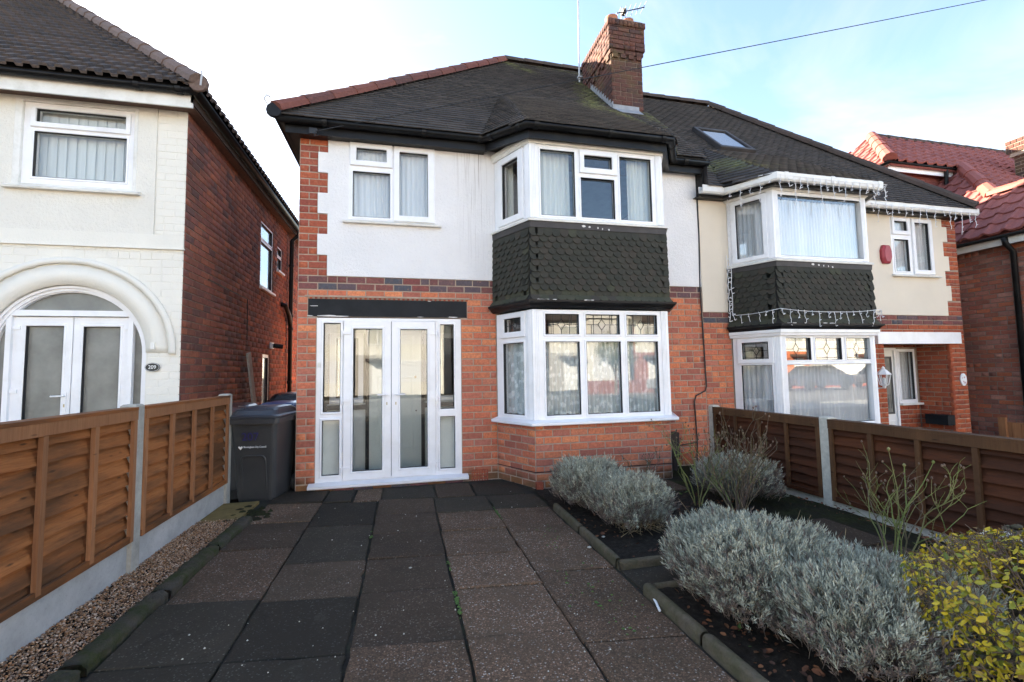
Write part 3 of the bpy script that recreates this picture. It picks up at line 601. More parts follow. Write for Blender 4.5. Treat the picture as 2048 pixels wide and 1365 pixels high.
def bay(house, A, B, C, D, z_base, z_sill, lo, hi, sk, front_lo, front_hi, side_lo, side_hi, glass, mirror_hidden=True, head_lo=0.0, head_hi=0.08, flare_out=0.10, mats=None, seed=1):
    """Two-storey splayed bay window: brick base, lower lights, scalloped skirt, upper lights."""
    path = [A, B, C, D]; w_lo, w_hi = [], []
    planes = [seg_plane(A, B), seg_plane(B, C), seg_plane(C, D)]
    for (z0, z1, fl, sl, tagname) in ((lo[0], lo[1], front_lo, side_lo, 'lower'), (hi[0], hi[1], front_hi, side_hi, 'upper')):
        Pf, Lf = planes[1]
        panes, sash = fl(Pf, Lf); window(house, Pf, (0.03, Lf-0.03, z0, z1), panes, sash, glass, 'bay_window')
        Ps, Ls = planes[0]; panes, sash = sl(Ls, False); window(house, Ps, (0.02, Ls-0.03, z0, z1), panes, sash, glass, 'bay_window')
        Ps, Ls = planes[2]; panes, sash = sl(Ls, True); window(house, Ps, (0.03, Ls-0.02, z0, z1), panes, sash, glass, 'bay_window')
        for (V0, V1, V2) in ((A, B, C), (B, C, D)):   # fluted corner posts
            v0, v1, v2 = Vector(V0), Vector(V1), Vector(V2); d0 = (v1-v0).normalized(); d1 = (v2-v1).normalized(); m = MB()
            m.sweep([tuple(v1-d0*0.085), tuple(v1), tuple(v1+d1*0.085)], [(-.06, z0), (.014, z0), (.014, z1), (-.06, z1)]); cp = m.build('corner_post', 'upvc', house)
            for t in (-.068, -.048, -.028, .028, .048, .068):
                p = v1+(d0 if t < 0 else d1)*t; dd = d0 if t < 0 else d1; nn = Vector((dd.y, -dd.x)); p = p+nn*0.014
                q = MB(); q.tube([(p.x, p.y, z0+.004), (p.x, p.y, z1-.004)], .0055, 6); q.build('flute', 'upvc', cp)
    # sills and heads
    m = MB(); m.sweep(path, [(-.10, z_sill[0]+.012), (.085, z_sill[0]), (.10, z_sill[0]+.01), (.10, z_sill[0]+.038), (.0, z_sill[1]), (-.10, z_sill[1])]); m.build('sill', 'upvc', house)
    m = MB(); m.sweep(path, [(-.10, hi[0]-.045), (.06, hi[0]-.055), (.065, hi[0]-.03), (.0, hi[0]), (-.10, hi[0])]); m.build('sill', 'upvc_old', house)
    if head_lo: m = MB(); m.sweep(path, [(-.08, lo[1]), (.05, lo[1]), (.055, lo[1]+head_lo*.45), (.075, lo[1]+head_lo*.5), (.075, lo[1]+head_lo), (-.08, lo[1]+head_lo)]); m.build('head_trim', 'upvc', house)
    m = MB(); m.sweep(path, [(-.08, hi[1]), (.028, hi[1]), (.034, hi[1]+head_hi*.4), (.05, hi[1]+head_hi*.5), (.05, hi[1]+head_hi), (-.08, hi[1]+head_hi)]); m.build('head_trim', 'upvc_old', house)
    # skirt: a flared timber apron hung with scalloped tiles
    zb, zt = sk; zf = zb+0.17
    prof = [(-.12, zb), (flare_out, zb+.008), (flare_out*.62, zb+.05), (flare_out*.28, zb+.105), (0.035, zf), (0.022, zt), (-.12, zt)]
    m = MB(); m.sweep(path, prof); skirt = m.build('bay_skirt', 'tile_flat', house)
    m = MB(); m.sweep(path, [(-.06, zb-.075), (.045, zb-.075), (.075, zb-.055), (.092, zb-.03), (flare_out+.025, zb-.012), (flare_out+.028, zb+.012), (-.06, zb+.012)]); drip = m.build('drip_mould', 'black', house)
    m = MB(); m.sweep(path, [(-.06, zt-.075), (.036, zt-.078), (.042, zt), (-.06, zt)]); m.build('lead_apron', 'lead_dark', house)
    rg = random.Random(seed); Pf, Lf = planes[1]      # paint flaking off the drip mould and lead
    for k in range(11):
        a = Lf*(0.02+0.5*rg.random()**1.5); q = MB(); w = rg.uniform(.015, .055); n = 7
        pts = [Pf.p(a+math.cos(6.28*i/n)*w*rg.uniform(.6, 1), zb+.013+math.sin(6.28*i/n)*.008*rg.uniform(.5, 1), flare_out+.030) for i in range(n)]; q.poly(pts, .002); q.build('paint_flake', 'flake', drip)
    for k in range(5):
        a = Lf*(0.36+0.05*k+0.02*rg.random()); q = MB(); w = [.035, .022, .012, .009, .016][k]; n = 7
        pts = [Pf.p(a+math.cos(6.28*i/n)*w*rg.uniform(.6, 1), zt-.035-.007*k+math.sin(6.28*i/n)*.018*rg.uniform(.5, 1), .0435) for i in range(n)]; q.poly(pts, .0015); q.build('paint_flake', 'flake', drip)
    # scallops: round-ended tiles in overlapping courses, following the flare
    sw, sg = 0.108, 0.0755; n = 10
    T = [(-.5, .55, 0), (.5, .55, 0)]+[(.5*math.cos(a), -.05-.5*math.sin(a), 0.0) for a in [math.pi*k/n for k in range(n+1)]]
    T = [(x, y, 1.0) for (x, y, z) in T]+[(x, y, 0.0) for (x, y, z) in T]; k = len(T)//2
    order = [1]+list(range(2, k))+[0]                 # outline
    tri = [(order[0], order[i+1], order[i]) for i in range(1, len(order)-1)]
    rim = [(order[i], order[(i+1) % k], order[(i+1) % k]+k, order[i]+k) for i in range(k)]
    F = [(t[0], t[2], t[1]) for t in tri]
    for (a, b, c2, d2) in rim: F += [(a, c2, b), (a, d2, c2)]
    pc = Pieces('scallop', 'scallops', skirt, T, np.array(F), 300)
    rows = int(math.ceil((zt-.055-zb)/sg))
    for si, (P, L_) in enumerate(planes):
        nn = max(1, round(L_/sw)); w = L_/nn
        for r in range(rows+1):
            zz = zb+.045+r*sg
            if zz > zt-.06: break
            h = zz-zb
            o = np.interp(h, [0.0, .05, .105, .17, zt-zb], [flare_out, flare_out*.62, flare_out*.28, .035, .022]); o2 = np.interp(h+.03, [0, .05, .105, .17, zt-zb], [flare_out, flare_out*.62, flare_out*.28, .035, .022])
            tilt = math.atan2(o-o2, .03)+0.19; v = (P.v*math.cos(tilt)-P.n*math.sin(tilt)); nv = (P.n*math.cos(tilt)+P.v*math.sin(tilt)); Q = Pl(P.o, P.u, v, nv)
            ext = o*0.5 if si == 1 else 0
            for i in range(-1 if r % 2 else 0, nn):
                a = (i+0.5+(0.5 if r % 2 else 0))*w
                lo_, hi_ = (.05 if si == 0 else (.062 if si == 2 else .035)), L_-(.062 if si == 0 else (.05 if si == 2 else .035)); a = min(max(a, lo_), hi_)
                ww = w*(1.0+2*ext/L_); aa = (a-L_/2)*(1+2*ext/L_)+L_/2
                org = P.p(aa, zz, o+.006); M = Matrix.Rotation(rg.gauss(0, .02), 4, nv) @ Q.mat(0, 0, 0, ww*1.0, 0.115, 0.0075); M.translation = org
                mat = 'shingle_moss' if (h < .17 and rg.random() < .8) or rg.random() < .04 else 'shingle'
                pc.put(P, 0, 0, 0, w, sg, 1, mat, skirt, 1.0 if si < 2 else 0.0, M=M)
    pc.done()
    return planes

MT['lead_dark'] = m_plain('weathered_dark_lead', (0.045, 0.040, 0.040), 0.6, 0.3, 6, 0.3)

# ================================================================ the middle house, number 207
H7 = thing('semi_detached_house', (1.5, FY, 0), 'red brick house in the middle with white pebbledash, glazed porch doors and black gutters', 'house')
S7 = 1.0165                                           # roof slope
EZ, EY, EX = 4.50, 5.76, -1.51                        # eave edge
XR = 4.39                                             # party line
BA, BB, BC, BD = (1.20, FY), (1.53, 5.35), (3.36, 5.35), (3.69, FY)
wall_holes = [(-1.055, 0.729, -0.3, 2.10), (-0.69, 0.404, 3.345, 4.372), (1.25, 3.64, 0.62, 4.36)]
m = MB(); m.holes(FP, (-1.275, XR, -0.2, 4.47), wall_holes, -0.26, -0.0055); FW7 = m.build('front_wall', 'mortar', H7)
m = MB(); m.box(-1.275, -1.02, FY+.26, 13.2, -0.2, 4.47); SW7 = m.build('side_wall', 'mortar', H7)
m = MB(); m.box(-1.02, XR, 13.0, 13.2, -0.2, 4.47); m.build('back_wall', 'mortar', H7)
m = MB(); m.box(XR-.12, XR-.002, FY+.27, 13.0, -0.2, 4.40); m.build('party_wall', 'room', H7)
m = MB(); m.box(-1.02, XR-.13, FY+.02, 13.0, 2.45, 2.62); m.box(1.62, 3.27, 5.45, FY+.02, 2.46, 2.60); m.build('upper_floor', 'room', H7)
m = MB(); m.box(-1.02, XR-.13, FY+.02, 13.0, 4.40, 4.44); m.build('ceiling', 'room', H7)
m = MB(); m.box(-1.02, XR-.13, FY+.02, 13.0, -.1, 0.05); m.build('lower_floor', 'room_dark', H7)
m = MB(); m.box(0.86, 0.94, FY+.3, 13.0, 0.05, 2.45); m.box(0.75, 0.83, FY+.3, 13.0, 2.62, 4.40); m.box(-1.02, XR-.13, 10.3, 10.4, 2.62, 4.40); m.box(-1.02, XR-.13, 10.3, 10.4, .05, 2.45); m.build('inner_wall', 'room', H7)
# pebbledash panel between quoins and bay, and between bay and party line
Z0 = -0.022; ztop = 4.47; qh = []
for g in range(7):
    k = 30+3*g; xw = -0.939 if g % 2 == 0 else -1.056
    qh.append((-1.30, xw, Z0+k*CO-(.0 if g else .1), Z0+(k+3)*CO))
qh.append((-1.30, -1.056, Z0+51*CO, 5))
for (xa, xb) in ((-1.275, 1.215), (3.675, XR-.01)): m = MB(); m.holes(FP, (xa, xb, Z0+30*CO, ztop), qh+[(-.69, .404, 3.345, 4.372)] if xa < 0 else [], -0.008, 0.012); m.build('pebbledash', 'dash_white', H7)
PB7 = Pieces('brick', 'brickwork', H7, BRK_T, BRK_F, 300)
def f7(k, a): return 'brick_band' if k in (28, 29) else ('brick_quoin' if k > 29 else 'brick')
lay(PB7, FP, (-1.275, XR, Z0-CO, Z0+30*CO), [(-1.055, 0.729, -0.3, 2.095), (-1.157, 0.811, 2.095, 2.345), (1.205, 3.685, -1, 5)], Z0, CO, FW7, f7, phase=-1.275)
for (x0, x1, z0, z1) in qh: lay(PB7, FP, (-1.275, x1, max(z0, Z0+30*CO), min(z1, 4.47)), [], Z0, CO, FW7, f7, phase=-1.275)
# side wall bricks (seen only from the passage)
SP7 = Pl((-1.275, 13.2, 0), (0, -1, 0), (0, 0, 1), (-1, 0, 0)); lay(PB7, SP7, (0, 13.2-FY, Z0, 4.45), [], Z0, CO, SW7, f7, c=0.001, depth=.02, vis=0.0)
# bay base
for i, (a, b) in enumerate(((BA, BB), (BB, BC), (BC, BD))):
    P, L_ = seg_plane(a, b); m = MB(); m.pbox(P, 0.0, L_, -0.2, .735, -.22, -.0055); bw = m.build('bay_base', 'mortar', H7)
    lay(PB7, P, (0.004, L_-.004, Z0-CO, .735), [], Z0, CO*0.985, bw, lambda k, a: 'brick', phase=0.11 if i == 1 else .03, vis=1.0 if i < 2 else 0.0)
    if i < 2:
        m = MB(); m.pbox(P, -.003, L_+.003, .166, .176, -.01, .0025); m.build('damp_course', 'wire', bw)
PB7.done()
# ---- porch doors
PD = Pl((0, FY, 0), (1, 0, 0), (0, 0, 1), (0, -1, 0)); gl7 = 'glass'
po = [(-.978, -.772, .919, 2.028), (-.985, -.779, .153, .824), (-.745, .397, .10, 2.058), (.453, .638, .911, 2.020), (.448, .645, .150, .820)]
m = MB(); m.holes(PD, (-1.055, .729, .072, 2.09), po, -.10, -.02); pf = m.build('porch_frame', 'upvc', H7)
for q in (po[0], po[1], po[3], po[4]):
    b = MB(); b.ring(PD, (q[0]-.025, q[1]+.025, q[2]-.025, q[3]+.025), (q[0]+.006, q[1]-.006, q[2]+.006, q[3]-.006), -.022, -.008, .007); b.build('glazing_bead', 'upvc', pf)
    s = MB(); s.ring(PD, (q[0]-.003, q[1]+.003, q[2]-.003, q[3]+.003), (q[0]+.0075, q[1]-.0075, q[2]+.0075, q[3]-.0075), -.055, -.012); s.build('rubber_seal', 'seal', pf)
    g = MB(); g.pbox(PD, q[0]-.004, q[1]+.004, q[2]-.004, q[3]+.004, -.058, -.052); g.build('pane', gl7, pf)
m = MB(); m.pbox(PD, .428, .665, .83, .89, -.022, -.004); m.build('mid_rail_cover', 'upvc', pf)
m = MB(); m.sweep([(-1.12, FY), (.80, FY)], [(-.10, .022), (.10, .018), (.112, .028), (.112, .055), (.03, .076), (-.10, .076)]); m.build('threshold', 'upvc', H7)
def french(parent, P, o, q, hx, hinge_x, name='door_leaf', glass='glass', c=-.018, zs=(.225, 1.06, 1.90)):
    b = MB(); b.ring(P, o, q, c-.05, c+.016, .007); d = b.build(name, 'upvc', parent)
    e = MB(); e.ring(P, (q[0]-.022, q[1]+.022, q[2]-.022, q[3]+.022), (q[0]+.008, q[1]-.008, q[2]+.008, q[3]-.008), c+.012, c+.024, .008); e.build('glazing_bead', 'upvc', d)
    s = MB(); s.ring(P, (q[0]-.003, q[1]+.003, q[2]-.003, q[3]+.003), (q[0]+.010, q[1]-.010, q[2]+.010, q[3]-.010), c-.03, c+.018); s.build('rubber_seal', 'seal', d)
    g = MB(); g.pbox(P, q[0]-.004, q[1]+.004, q[2]-.004, q[3]+.004, c-.030, c-.024); g.build('pane', glass, d)
    zh = (o[2]+o[3])/2+.02; sg = 1 if hx > (o[0]+o[1])/2 else -1
    h = MB(); h.pbox(P, hx-.016, hx+.016, zh-.17, zh+.075, c+.016, c+.026); hd = h.build('handle_plate', 'upvc', d)
    h = MB(); h.tube([P.p(hx, zh+.03, c+.02), P.p(hx, zh+.03, c+.06), P.p(hx-sg*.02, zh+.03, c+.066), P.p(hx-sg*.115, zh+.028, c+.062)], .009, 8); h.build('lever', 'upvc', hd)
    h = MB(); h.pbox(P, hx-.006, hx+.006, zh-.10, zh-.065, c+.026, c+.030); h.build('keyhole', 'brass', hd)
    for z in zs:
        h = MB(); s2 = 1 if hinge_x < (o[0]+o[1])/2 else -1
        h.pbox(P, min(hinge_x, hinge_x+s2*.085), max(hinge_x, hinge_x+s2*.085), z-.018, z+.022, c+.016, c+.032); h.tube([P.p(hinge_x-s2*.012, z-.045, c+.02), P.p(hinge_x-s2*.012, z+.025, c+.02)], .014, 8); h.build('hinge', 'upvc', d)
    return d
french(H7, PD, (-.740, -.164, .085, 2.056), (-.629, -.268, .181, 1.959), -.215, -.742)
french(H7, PD, (-.158, .394, .085, 2.054), (-.056, .295, .187, 1.955), -.105, .396)
m = MB(); m.pbox(PD, -.170, -.152, .09, 2.05, -.06, -.026); m.build('meeting_stile', 'seal', H7)
m = MB(); m.pbox(PD, -1.036, -1.006, 1.472, 1.534, -.02, -.004); m.build('bell_push', 'upvc_old', H7)
# black lintel board with flaking paint, and the ragged tile slip above it
m = MB(); m.pbox(PD, -1.155, .809, 2.104, 2.325, -.05, -.003); li = m.build('lintel_board', 'blackwood', H7)
rg = random.Random(5)
for (x, z, w, h) in ((-.93, 2.113, .13, .012), (-.80, 2.110, .18, .008), (-1.09, 2.235, .075, .006), (.62, 2.112, .10, .008), (.20, 2.110, .05, .005), (.32, 2.318, .03, .006), (-1.13, 2.112, .05, .007)):
    q = MB(); n = 9; q.poly([PD.p(x+math.cos(6.28*i/n)*w*rg.uniform(.5, 1), z+math.sin(6.28*i/n)*h*rg.uniform(.5, 1), -.0012) for i in range(n)], .0015); q.build('paint_flake', 'flake', li)
m = MB(); m.pbox(PD, -1.19, .845, 2.345, 2.368, -.04, .016); m.build('mortar_fillet', 'mortar', H7)
for i in range(34):
    x = -1.15+i*.0585; m = MB(); m.tube([PD.p(x+.028, 2.338, -.03), PD.p(x+.028, 2.338, .006)], .017, 6); m.build('tile_slip', 'brick_quoin', FW7)
# air brick
m = MB(); hs = [(.862+.034*i, .862+.034*i+.020, -.030+.038*j, -.030+.038*j+.022) for i in range(6) for j in range(4)]
m.holes(FP, (.853, 1.068, -.045, .118), hs, -.01, .006); m.build('air_brick', 'brick_quoin', H7); m = MB(); m.pbox(FP, .855, 1.066, -.043, .116, -.02, -.0085); m.build('air_brick_cavity', 'seal', H7)
# ---- porch interior: pale panelling, inner front door and side lights
PI = Pl((0, FY+.62, 0), (1, 0, 0), (0, 0, 1), (0, -1, 0))
m = MB(); m.holes(PI, (-1.05, .86, .05, 2.45), [(-1.02, -.52, .98, 1.95), (.28, .78, .98, 1.95)], -.08, 0); m.build('porch_inner_wall', 'pale', H7)
for (x0, x1) in ((-1.03, -.765), (.435, .70)): m = MB(); m.pbox(PD, x0, x1, .09, .86, -.125, -.112); m.build('lower_panel', 'pale', pf)
m = MB(); m.box(-1.275+.25, -1.02, FY+.26, FY+.62, .05, 2.45); m.box(.80, .86, FY+.26, FY+.62, .05, 2.45); m.build('porch_side_wall', 'pale', H7)
m = MB(); m.box(-1.02, .86, FY+.1, FY+.62, .05, .075); m.build('porch_floor', 'slab_mid', H7)
for (x0, x1) in ((-.52, -.47), (.23, .28)): m = MB(); m.pbox(PI, x0, x1, .075, 2.06, 0, .03); m.build('black_post', 'black', H7)
for (x0, x1) in ((-1.02, -.52), (.28, .80)): m = MB(); m.pbox(PI, x0, x1, .90, .965, .0, .035); m.build('black_rail', 'black', H7); m = MB(); m.ring(PI, (x0+.03, x1-.03, .985, 1.95), (x0+.11, x1-.10, 1.06, 1.88), 0, .02, .005); m.build('side_light_frame', 'upvc', H7); m = MB(); m.pbox(PI, x0+.1, x1-.09, 1.05, 1.89, -.02, -.012); m.build('side_light_pane', 'glass', H7)
m = MB(); m.pbox(PI, -.47, .23, .08, 2.04, .0, .03); idr = m.build('inner_front_door', 'door_grey', H7)
for (x0, x1, z0, z1) in ((-.36, -.15, .32, 1.34), (-.09, .12, .32, 1.34), (-.36, .12, 1.50, 1.92)): m = MB(); m.ring(PI, (x0, x1, z0, z1), (x0+.03, x1-.03, z0+.03, z1-.03), .03, .038, .003); m.build('door_panel', 'door_grey', idr)
m = MB(); m.lathe(PI.p(.15, 1.33, .04), [(.018, -.008), (.018, .004)], 10, 'y'); m.build('door_lock', 'brass', idr)
m = MB(); m.lathe(PI.p(.16, .86, .04), [(.010, -.008), (.010, .004)], 8, 'y'); m.build('door_lock', 'black', idr)
# ---- upper left window
Pw = Pl((0, FY-.012, 0), (1, 0, 0), (0, 0, 1), (0, -1, 0))
window(H7, Pw, (-.69, .404, 3.35, 4.366), [(-.600, -.220, 4.122, 4.293), (-.643, -.175, 3.385, 3.985), (-.064, .309, 3.427, 4.287)],
       [((-.676, -.152, 4.055, 4.356), (-.600, -.220, 4.122, 4.293)), ((-.133, .392, 3.355, 4.356), (-.064, .309, 3.427, 4.287))])
m = MB(); m.sweep([(-.755, FY), (.475, FY)], [(-.05, 3.302), (.07, 3.296), (.075, 3.315), (.0, 3.352), (-.05, 3.352)]); m.build('sill', 'upvc_old', H7)
m = MB(); m.pbox(Pw, -.705, .42, 4.366, 4.41, -.01, .03); m.build('head_trim', 'upvc_old', H7)
# ---- bay
def fl_lo7(P, L_):
    X = lambda x: x-1.53
    t = [(X(1.684), X(2.131), 1.829, 2.090), (X(2.217), X(2.686), 1.829, 2.090), (X(2.776), X(3.217), 1.829, 2.090)]; l = [(X(1.682), X(2.133), .836, 1.746), (X(2.217), X(2.691), .836, 1.746), (X(2.774), X(3.219), .836, 1.746)]
    return t+l, []
def sl_lo7(L_, mir):
    a, b = .16, L_-.20; q = (a+.03, b+.0, 1.885, 2.070); l = (a, b+.03, .836, 1.750); f = (lambda r: (L_-r[1], L_-r[0], r[2], r[3])) if mir else (lambda r: r)
    return [f(q), f(l)], [(f((a-.035, b+.065, 1.815, 2.130)), f(q))]
def fl_hi7(P, L_):
    X = lambda x: x-1.53
    op = (X(2.251), X(2.647), 3.985, 4.157)
    return [(X(1.665), X(2.128), 3.33, 4.185), op, (X(2.202), X(2.675), 3.33, 3.86), (X(2.750), X(3.211), 3.33, 4.185)], [((X(2.190), X(2.713), 3.915, 4.222), op)]
def sl_hi7(L_, mir):
    q = (.19, L_-.21, 3.395, 4.15); f = (lambda r: (L_-r[1], L_-r[0], r[2], r[3])) if mir else (lambda r: r)
    return [f(q)], [(f((.11, L_-.115, 3.315, 4.232)), f(q))]
pl7 = bay(H7, BA, BB, BC, BD, -.2, (.725, .79), (.79, 2.14), (3.295, 4.24), (2.235, 3.24), fl_lo7, fl_hi7, sl_lo7, sl_hi7, 'glass', head_hi=.10)
# leaded lights in the lower bay: diamonds and bars in the top row
def leading(P, q, house, big=True):
    a0, a1, b0, b1 = q; am, bm = (a0+a1)/2, (b0+b1)/2; w, h = a1-a0, b1-b0; m = MB(); c = -.028; r = .0035
    dw, dh = w*.11, h*.26
    segs = [((am-dw, bm), (am, bm+dh)), ((am, bm+dh), (am+dw, bm)), ((am+dw, bm), (am, bm-dh)), ((am, bm-dh), (am-dw, bm)), ((a0, bm), (am-dw, bm)), ((am+dw, bm), (a1, bm)), ((am, b1), (am, bm+dh)), ((am, b0), (am, bm-dh))]
    if big: segs += [((am-w*.24, b0), (am-w*.24, b1)), ((am+w*.24, b0), (am+w*.24, b1)), ((am-w*.30, b0), (am-w*.30, bm)), ((am+w*.30, bm), (am+w*.30, b1))]
    else: segs += [((a0, b0+h*.10), (a1, b0+h*.10)), ((a0, b1-h*.10), (a1, b1-h*.10)), ((a0+w*.08, b0), (a0+w*.08, b1)), ((a1-w*.08, b0), (a1-w*.08, b1))]
    for (s, e) in segs: m.tube([P.p(s[0], s[1], c), P.p(e[0], e[1], c)], r, 4)
    return m.build('leaded_pattern', 'came', house)
for q in fl_lo7(None, 0)[0][:3]: leading(pl7[1][0], q, H7)
leading(pl7[0][0], sl_lo7(pl7[0][1], False)[0][0], H7)
# curtains of the middle house
Pf, Lf = pl7[1]; Ps, Ls = pl7[0]
cloth('net_curtain', Pf, .12, Lf-.12, .80, 1.80, -.095, 'lace', 'floral lace net curtain across the front of the ground floor bay window', 26, .020, .05, 1)
cloth('net_curtain', Ps, .08, Ls-.10, .80, 1.80, -.095, 'lace', 'floral lace net curtain in the angled side light of the ground floor bay', 9, .018, .05, 2)
cloth('curtain', Pf, 1.33, 1.62, 1.75, 2.12, -.28, 'drape', 'cream curtain edge behind the right leaded light of the lower bay', 4, .03, 0, 3)
cloth('curtain', Pf, .10, .57, 3.25, 4.25, -.16, 'drape', 'white curtain drawn behind the left pane of the upstairs bay window', 7, .025, 0, 4)
cloth('curtain', Pf, 1.42, 1.76, 3.25, 4.25, -.16, 'drape', 'white curtain hanging at the right end of the upstairs bay window', 6, .025, 0, 5)
cloth('curtain', Ps, .06, .20, 3.25, 4.25, -.16, 'drape', 'narrow curtain edge inside the angled upstairs bay window', 3, .02, 0, 6)
cloth('net_curtain', Pw, -.68, .39, 3.32, 4.36, -.11, 'net', 'plain net curtain behind the small upstairs window above the porch', 16, .014, 0, 7)
m = MB(); m.box(3.1, 3.5, 9.9, 10.29, 2.62, 4.35); m.build('wardrobe', 'room_dark', None, label='tall dark wardrobe inside the upstairs bay room', cat='wardrobe')
# ---- eaves, gutters
eave = [(-1.41, 13.3), (-1.41, 5.86), (1.06, 5.86), (1.49, 5.24), (3.39, 5.24), (3.82, 5.86), (4.44, 5.86)]
ez = [0, 0, 0, -.085, -.085, -.03, -.03]
m = MB(); m.sweep(eave, [(-.02, 4.345), (0, 4.345), (0, 4.47), (-.02, 4.47)], zs=ez); m.build('fascia', 'black', H7)
m = MB(); m.sweep(eave[:3], [(-.30, 4.362), (-.018, 4.352), (-.018, 4.366), (-.30, 4.376)], zs=ez[:3]); m.build('soffit', 'black', H7)
m = MB(); m.sweep(eave[2:], [(-.33, 4.430), (-.018, 4.352), (-.018, 4.368), (-.33, 4.445)], zs=ez[2:]); m.build('soffit', 'black', H7)
def gutter_run(house, path, zoff, z, mat):
    prof = [(.055*math.cos(a)+.055, .055*math.sin(a)) for a in [math.pi+math.pi*k/8 for k in range(9)]]; prof += [(x*.86+.008, y*.82) for (x, y) in reversed(prof)]
    m = MB(); m.sweep(path, [(x, y+z) for (x, y) in prof], zs=zoff); return m.build('gutter', mat, house, True)
GU7 = gutter_run(H7, eave, ez, 4.49, 'black')
for (x, y, dx, dy, z) in [(-.95, 5.86, 1, 0, 4.49), (.25, 5.86, 1, 0, 4.49), (.98, 5.86, 1, 0, 4.49), (1.16, 5.715, .57, -.82, 4.47), (1.44, 5.31, .57, -.82, 4.42), (1.57, 5.24, 1, 0, 4.405), (2.55, 5.24, 1, 0, 4.405), (3.30, 5.24, 1, 0, 4.405), (3.50, 5.40, .57, .82, 4.42), (4.05, 5.86, 1, 0, 4.46)]:
    q = MB(); q.sweep([(x-dx*.028, y-dy*.028), (x+dx*.028, y+dy*.028)], [(.063*math.cos(a)+.055, .063*math.sin(a)+z) for a in [math.pi+math.pi*k/8 for k in range(9)]]+[(.05*math.cos(a)+.055, .05*math.sin(a)+z) for a in [2*math.pi-math.pi*k/8 for k in range(9)]]); q.build('gutter_joint', 'black', GU7)
# ---- roof
zr = lambda y: EZ+(y-EY)*S7
RY = 9.42; RZ = zr(RY); RX = EX+(RY-EY)
e0, e1, r0, r1 = (EX, EY, EZ), (XR, EY, EZ), (RX, RY, RZ), (XR, RY, RZ)
m = MB(); sub = lambda *p: [Vector(q)-Vector((0, 0, .012)) for q in p]
m.poly(sub(e0, e1, r1, r0), .05); m.poly(sub((EX, 2*RY-EY, EZ), e0, r0), .05); m.poly(sub((XR, 2*RY-EY, EZ), (EX, 2*RY-EY, EZ), r0, r1), .05)
m.add([Vector(e1)-Vector((.002, 0, .05)), (XR-.002, 2*RY-EY, EZ-.05), (XR-.002, RY, RZ-.05)], [(0, 1, 2)]); RF7 = m.build('roof', 'tile_flat', H7)
PT7 = Pieces('roof_tile', 'roof_tiles', H7, BOX_T, BOX_F, 300)
tile_rows(PT7, [e0, e1, r1, r0], .099, .166, 'tile', RF7)
tile_rows(PT7, [(EX, 2*RY-EY, EZ), e0, r0], .099, .166, 'tile', RF7, vis=0)
# roof over the bay
by, bz, my = 5.14, 4.41, 7.3; mz = zr(my)+.02
bl, br, ml, mr = (1.43, by, bz), (3.45, by, bz), (1.62, my, mz), (3.62, my, mz); vl, vr = (1.00, EY, EZ+.01), (3.88, EY, EZ+.0)
for q in ([bl, br, mr, ml], [vl, bl, ml], [br, vr, mr]):
    m = MB(); m.poly(sub(*q), .03); m.build('bay_roof', 'tile_flat', H7); tile_rows(PT7, q, .099, .166, 'tile', RF7)
PT7.done()
ridge(RF7, (EX+.02, EY+.02, EZ+.05), (RX, RY, RZ+.03), .45, .105, 'ridge_red')
ridge(RF7, (RX, RY, RZ+.03), (XR, RY, RZ+.03), .42, .10, 'ridge_dark', 'ridge_tile')
m = MB(); m.lathe((EX+.0, EY+.0, EZ+.045), [(.085, -.03), (.095, .0), (.085, .025), (.03, .03)], 12, 'y'); m.build('hip_end_cap', 'black', H7)
m = MB(); m.tube([(EX-.06, EY-.06, EZ+.08), (EX-.09, EY-.09, EZ+.13), (EX-.07, EY-.07, EZ+.19), (EX-.03, EY-.03, EZ+.185)], .009, 6); m.build('hip_iron', 'steel', H7)
# ---- chimney: shaft, corbels, dentils, soldier cap
cx0, cx1, cy0, cy1 = 3.68, 4.30, 7.32, 8.52; CHZ = 7.80; cc = 0.0835
m = MB(); m.box(cx0+.009, cx1-.009, cy0+.009, cy1-.009, 5.6, 7.62); m.box(cx0-.03, cx1+.03, cy0-.03, cy1+.03, 7.16+2*cc, CHZ-.02); CH7 = m.build('chimney', 'mortar_dark', H7)
CB7 = Pieces('brick', 'chimney_brickwork', CH7, BRK_T, BRK_F, 120)
cz = 5.6
def ring_course(z0, z1, o, course, mat='brick_chimney', blen=.228, depth=.05):
    X0, X1, Y0, Y1 = cx0-o, cx1+o, cy0-o, cy1+o
    for (P, w) in ((Pl((X0, Y0, 0), (1, 0, 0)), X1-X0), (Pl((X0, Y1, 0), (0, -1, 0)), Y1-Y0), (Pl((X1, Y0, 0), (0, 1, 0)), Y1-Y0), (Pl((X1, Y1, 0), (-1, 0, 0)), X1-X0)):
        lay(CB7, P, (0, w, z0, z1), [], z0, course, CH7, lambda k, a: mat, blen=blen, phase=.06, depth=depth, joint=.008)
zc = 7.16
ring_course(5.62, zc, 0.0, cc); ring_course(zc, zc+cc, .022, cc, depth=.09); ring_course(zc+cc, zc+2*cc, .045, cc, depth=.11); ring_course(zc+2*cc, CHZ-.115, .045, cc*.985, depth=.09); ring_course(CHZ-.115, CHZ, .062, .115, blen=.078, depth=.12)
CB7.done()
for i in range(4):
    x = cx0+.02+i*.16; m = MB(); m.box(x, x+.10, cy0-.030, cy0+.02, zc-cc+.006, zc-.004); m.build('dentil', 'brick_chimney', CH7)
for i in range(6):
    y = cy0+.06+i*.215; m = MB(); m.box(cx0-.030, cx0+.02, y, y+.10, zc-cc+.006, zc-.004); m.build('dentil', 'brick_chimney', CH7)
m = MB(); m.box(cx0-.02, cx1+.02, cy0-.02, cy1+.02, CHZ-.02, CHZ+.035); m.build('flaunching', 'mortar_dark', CH7)
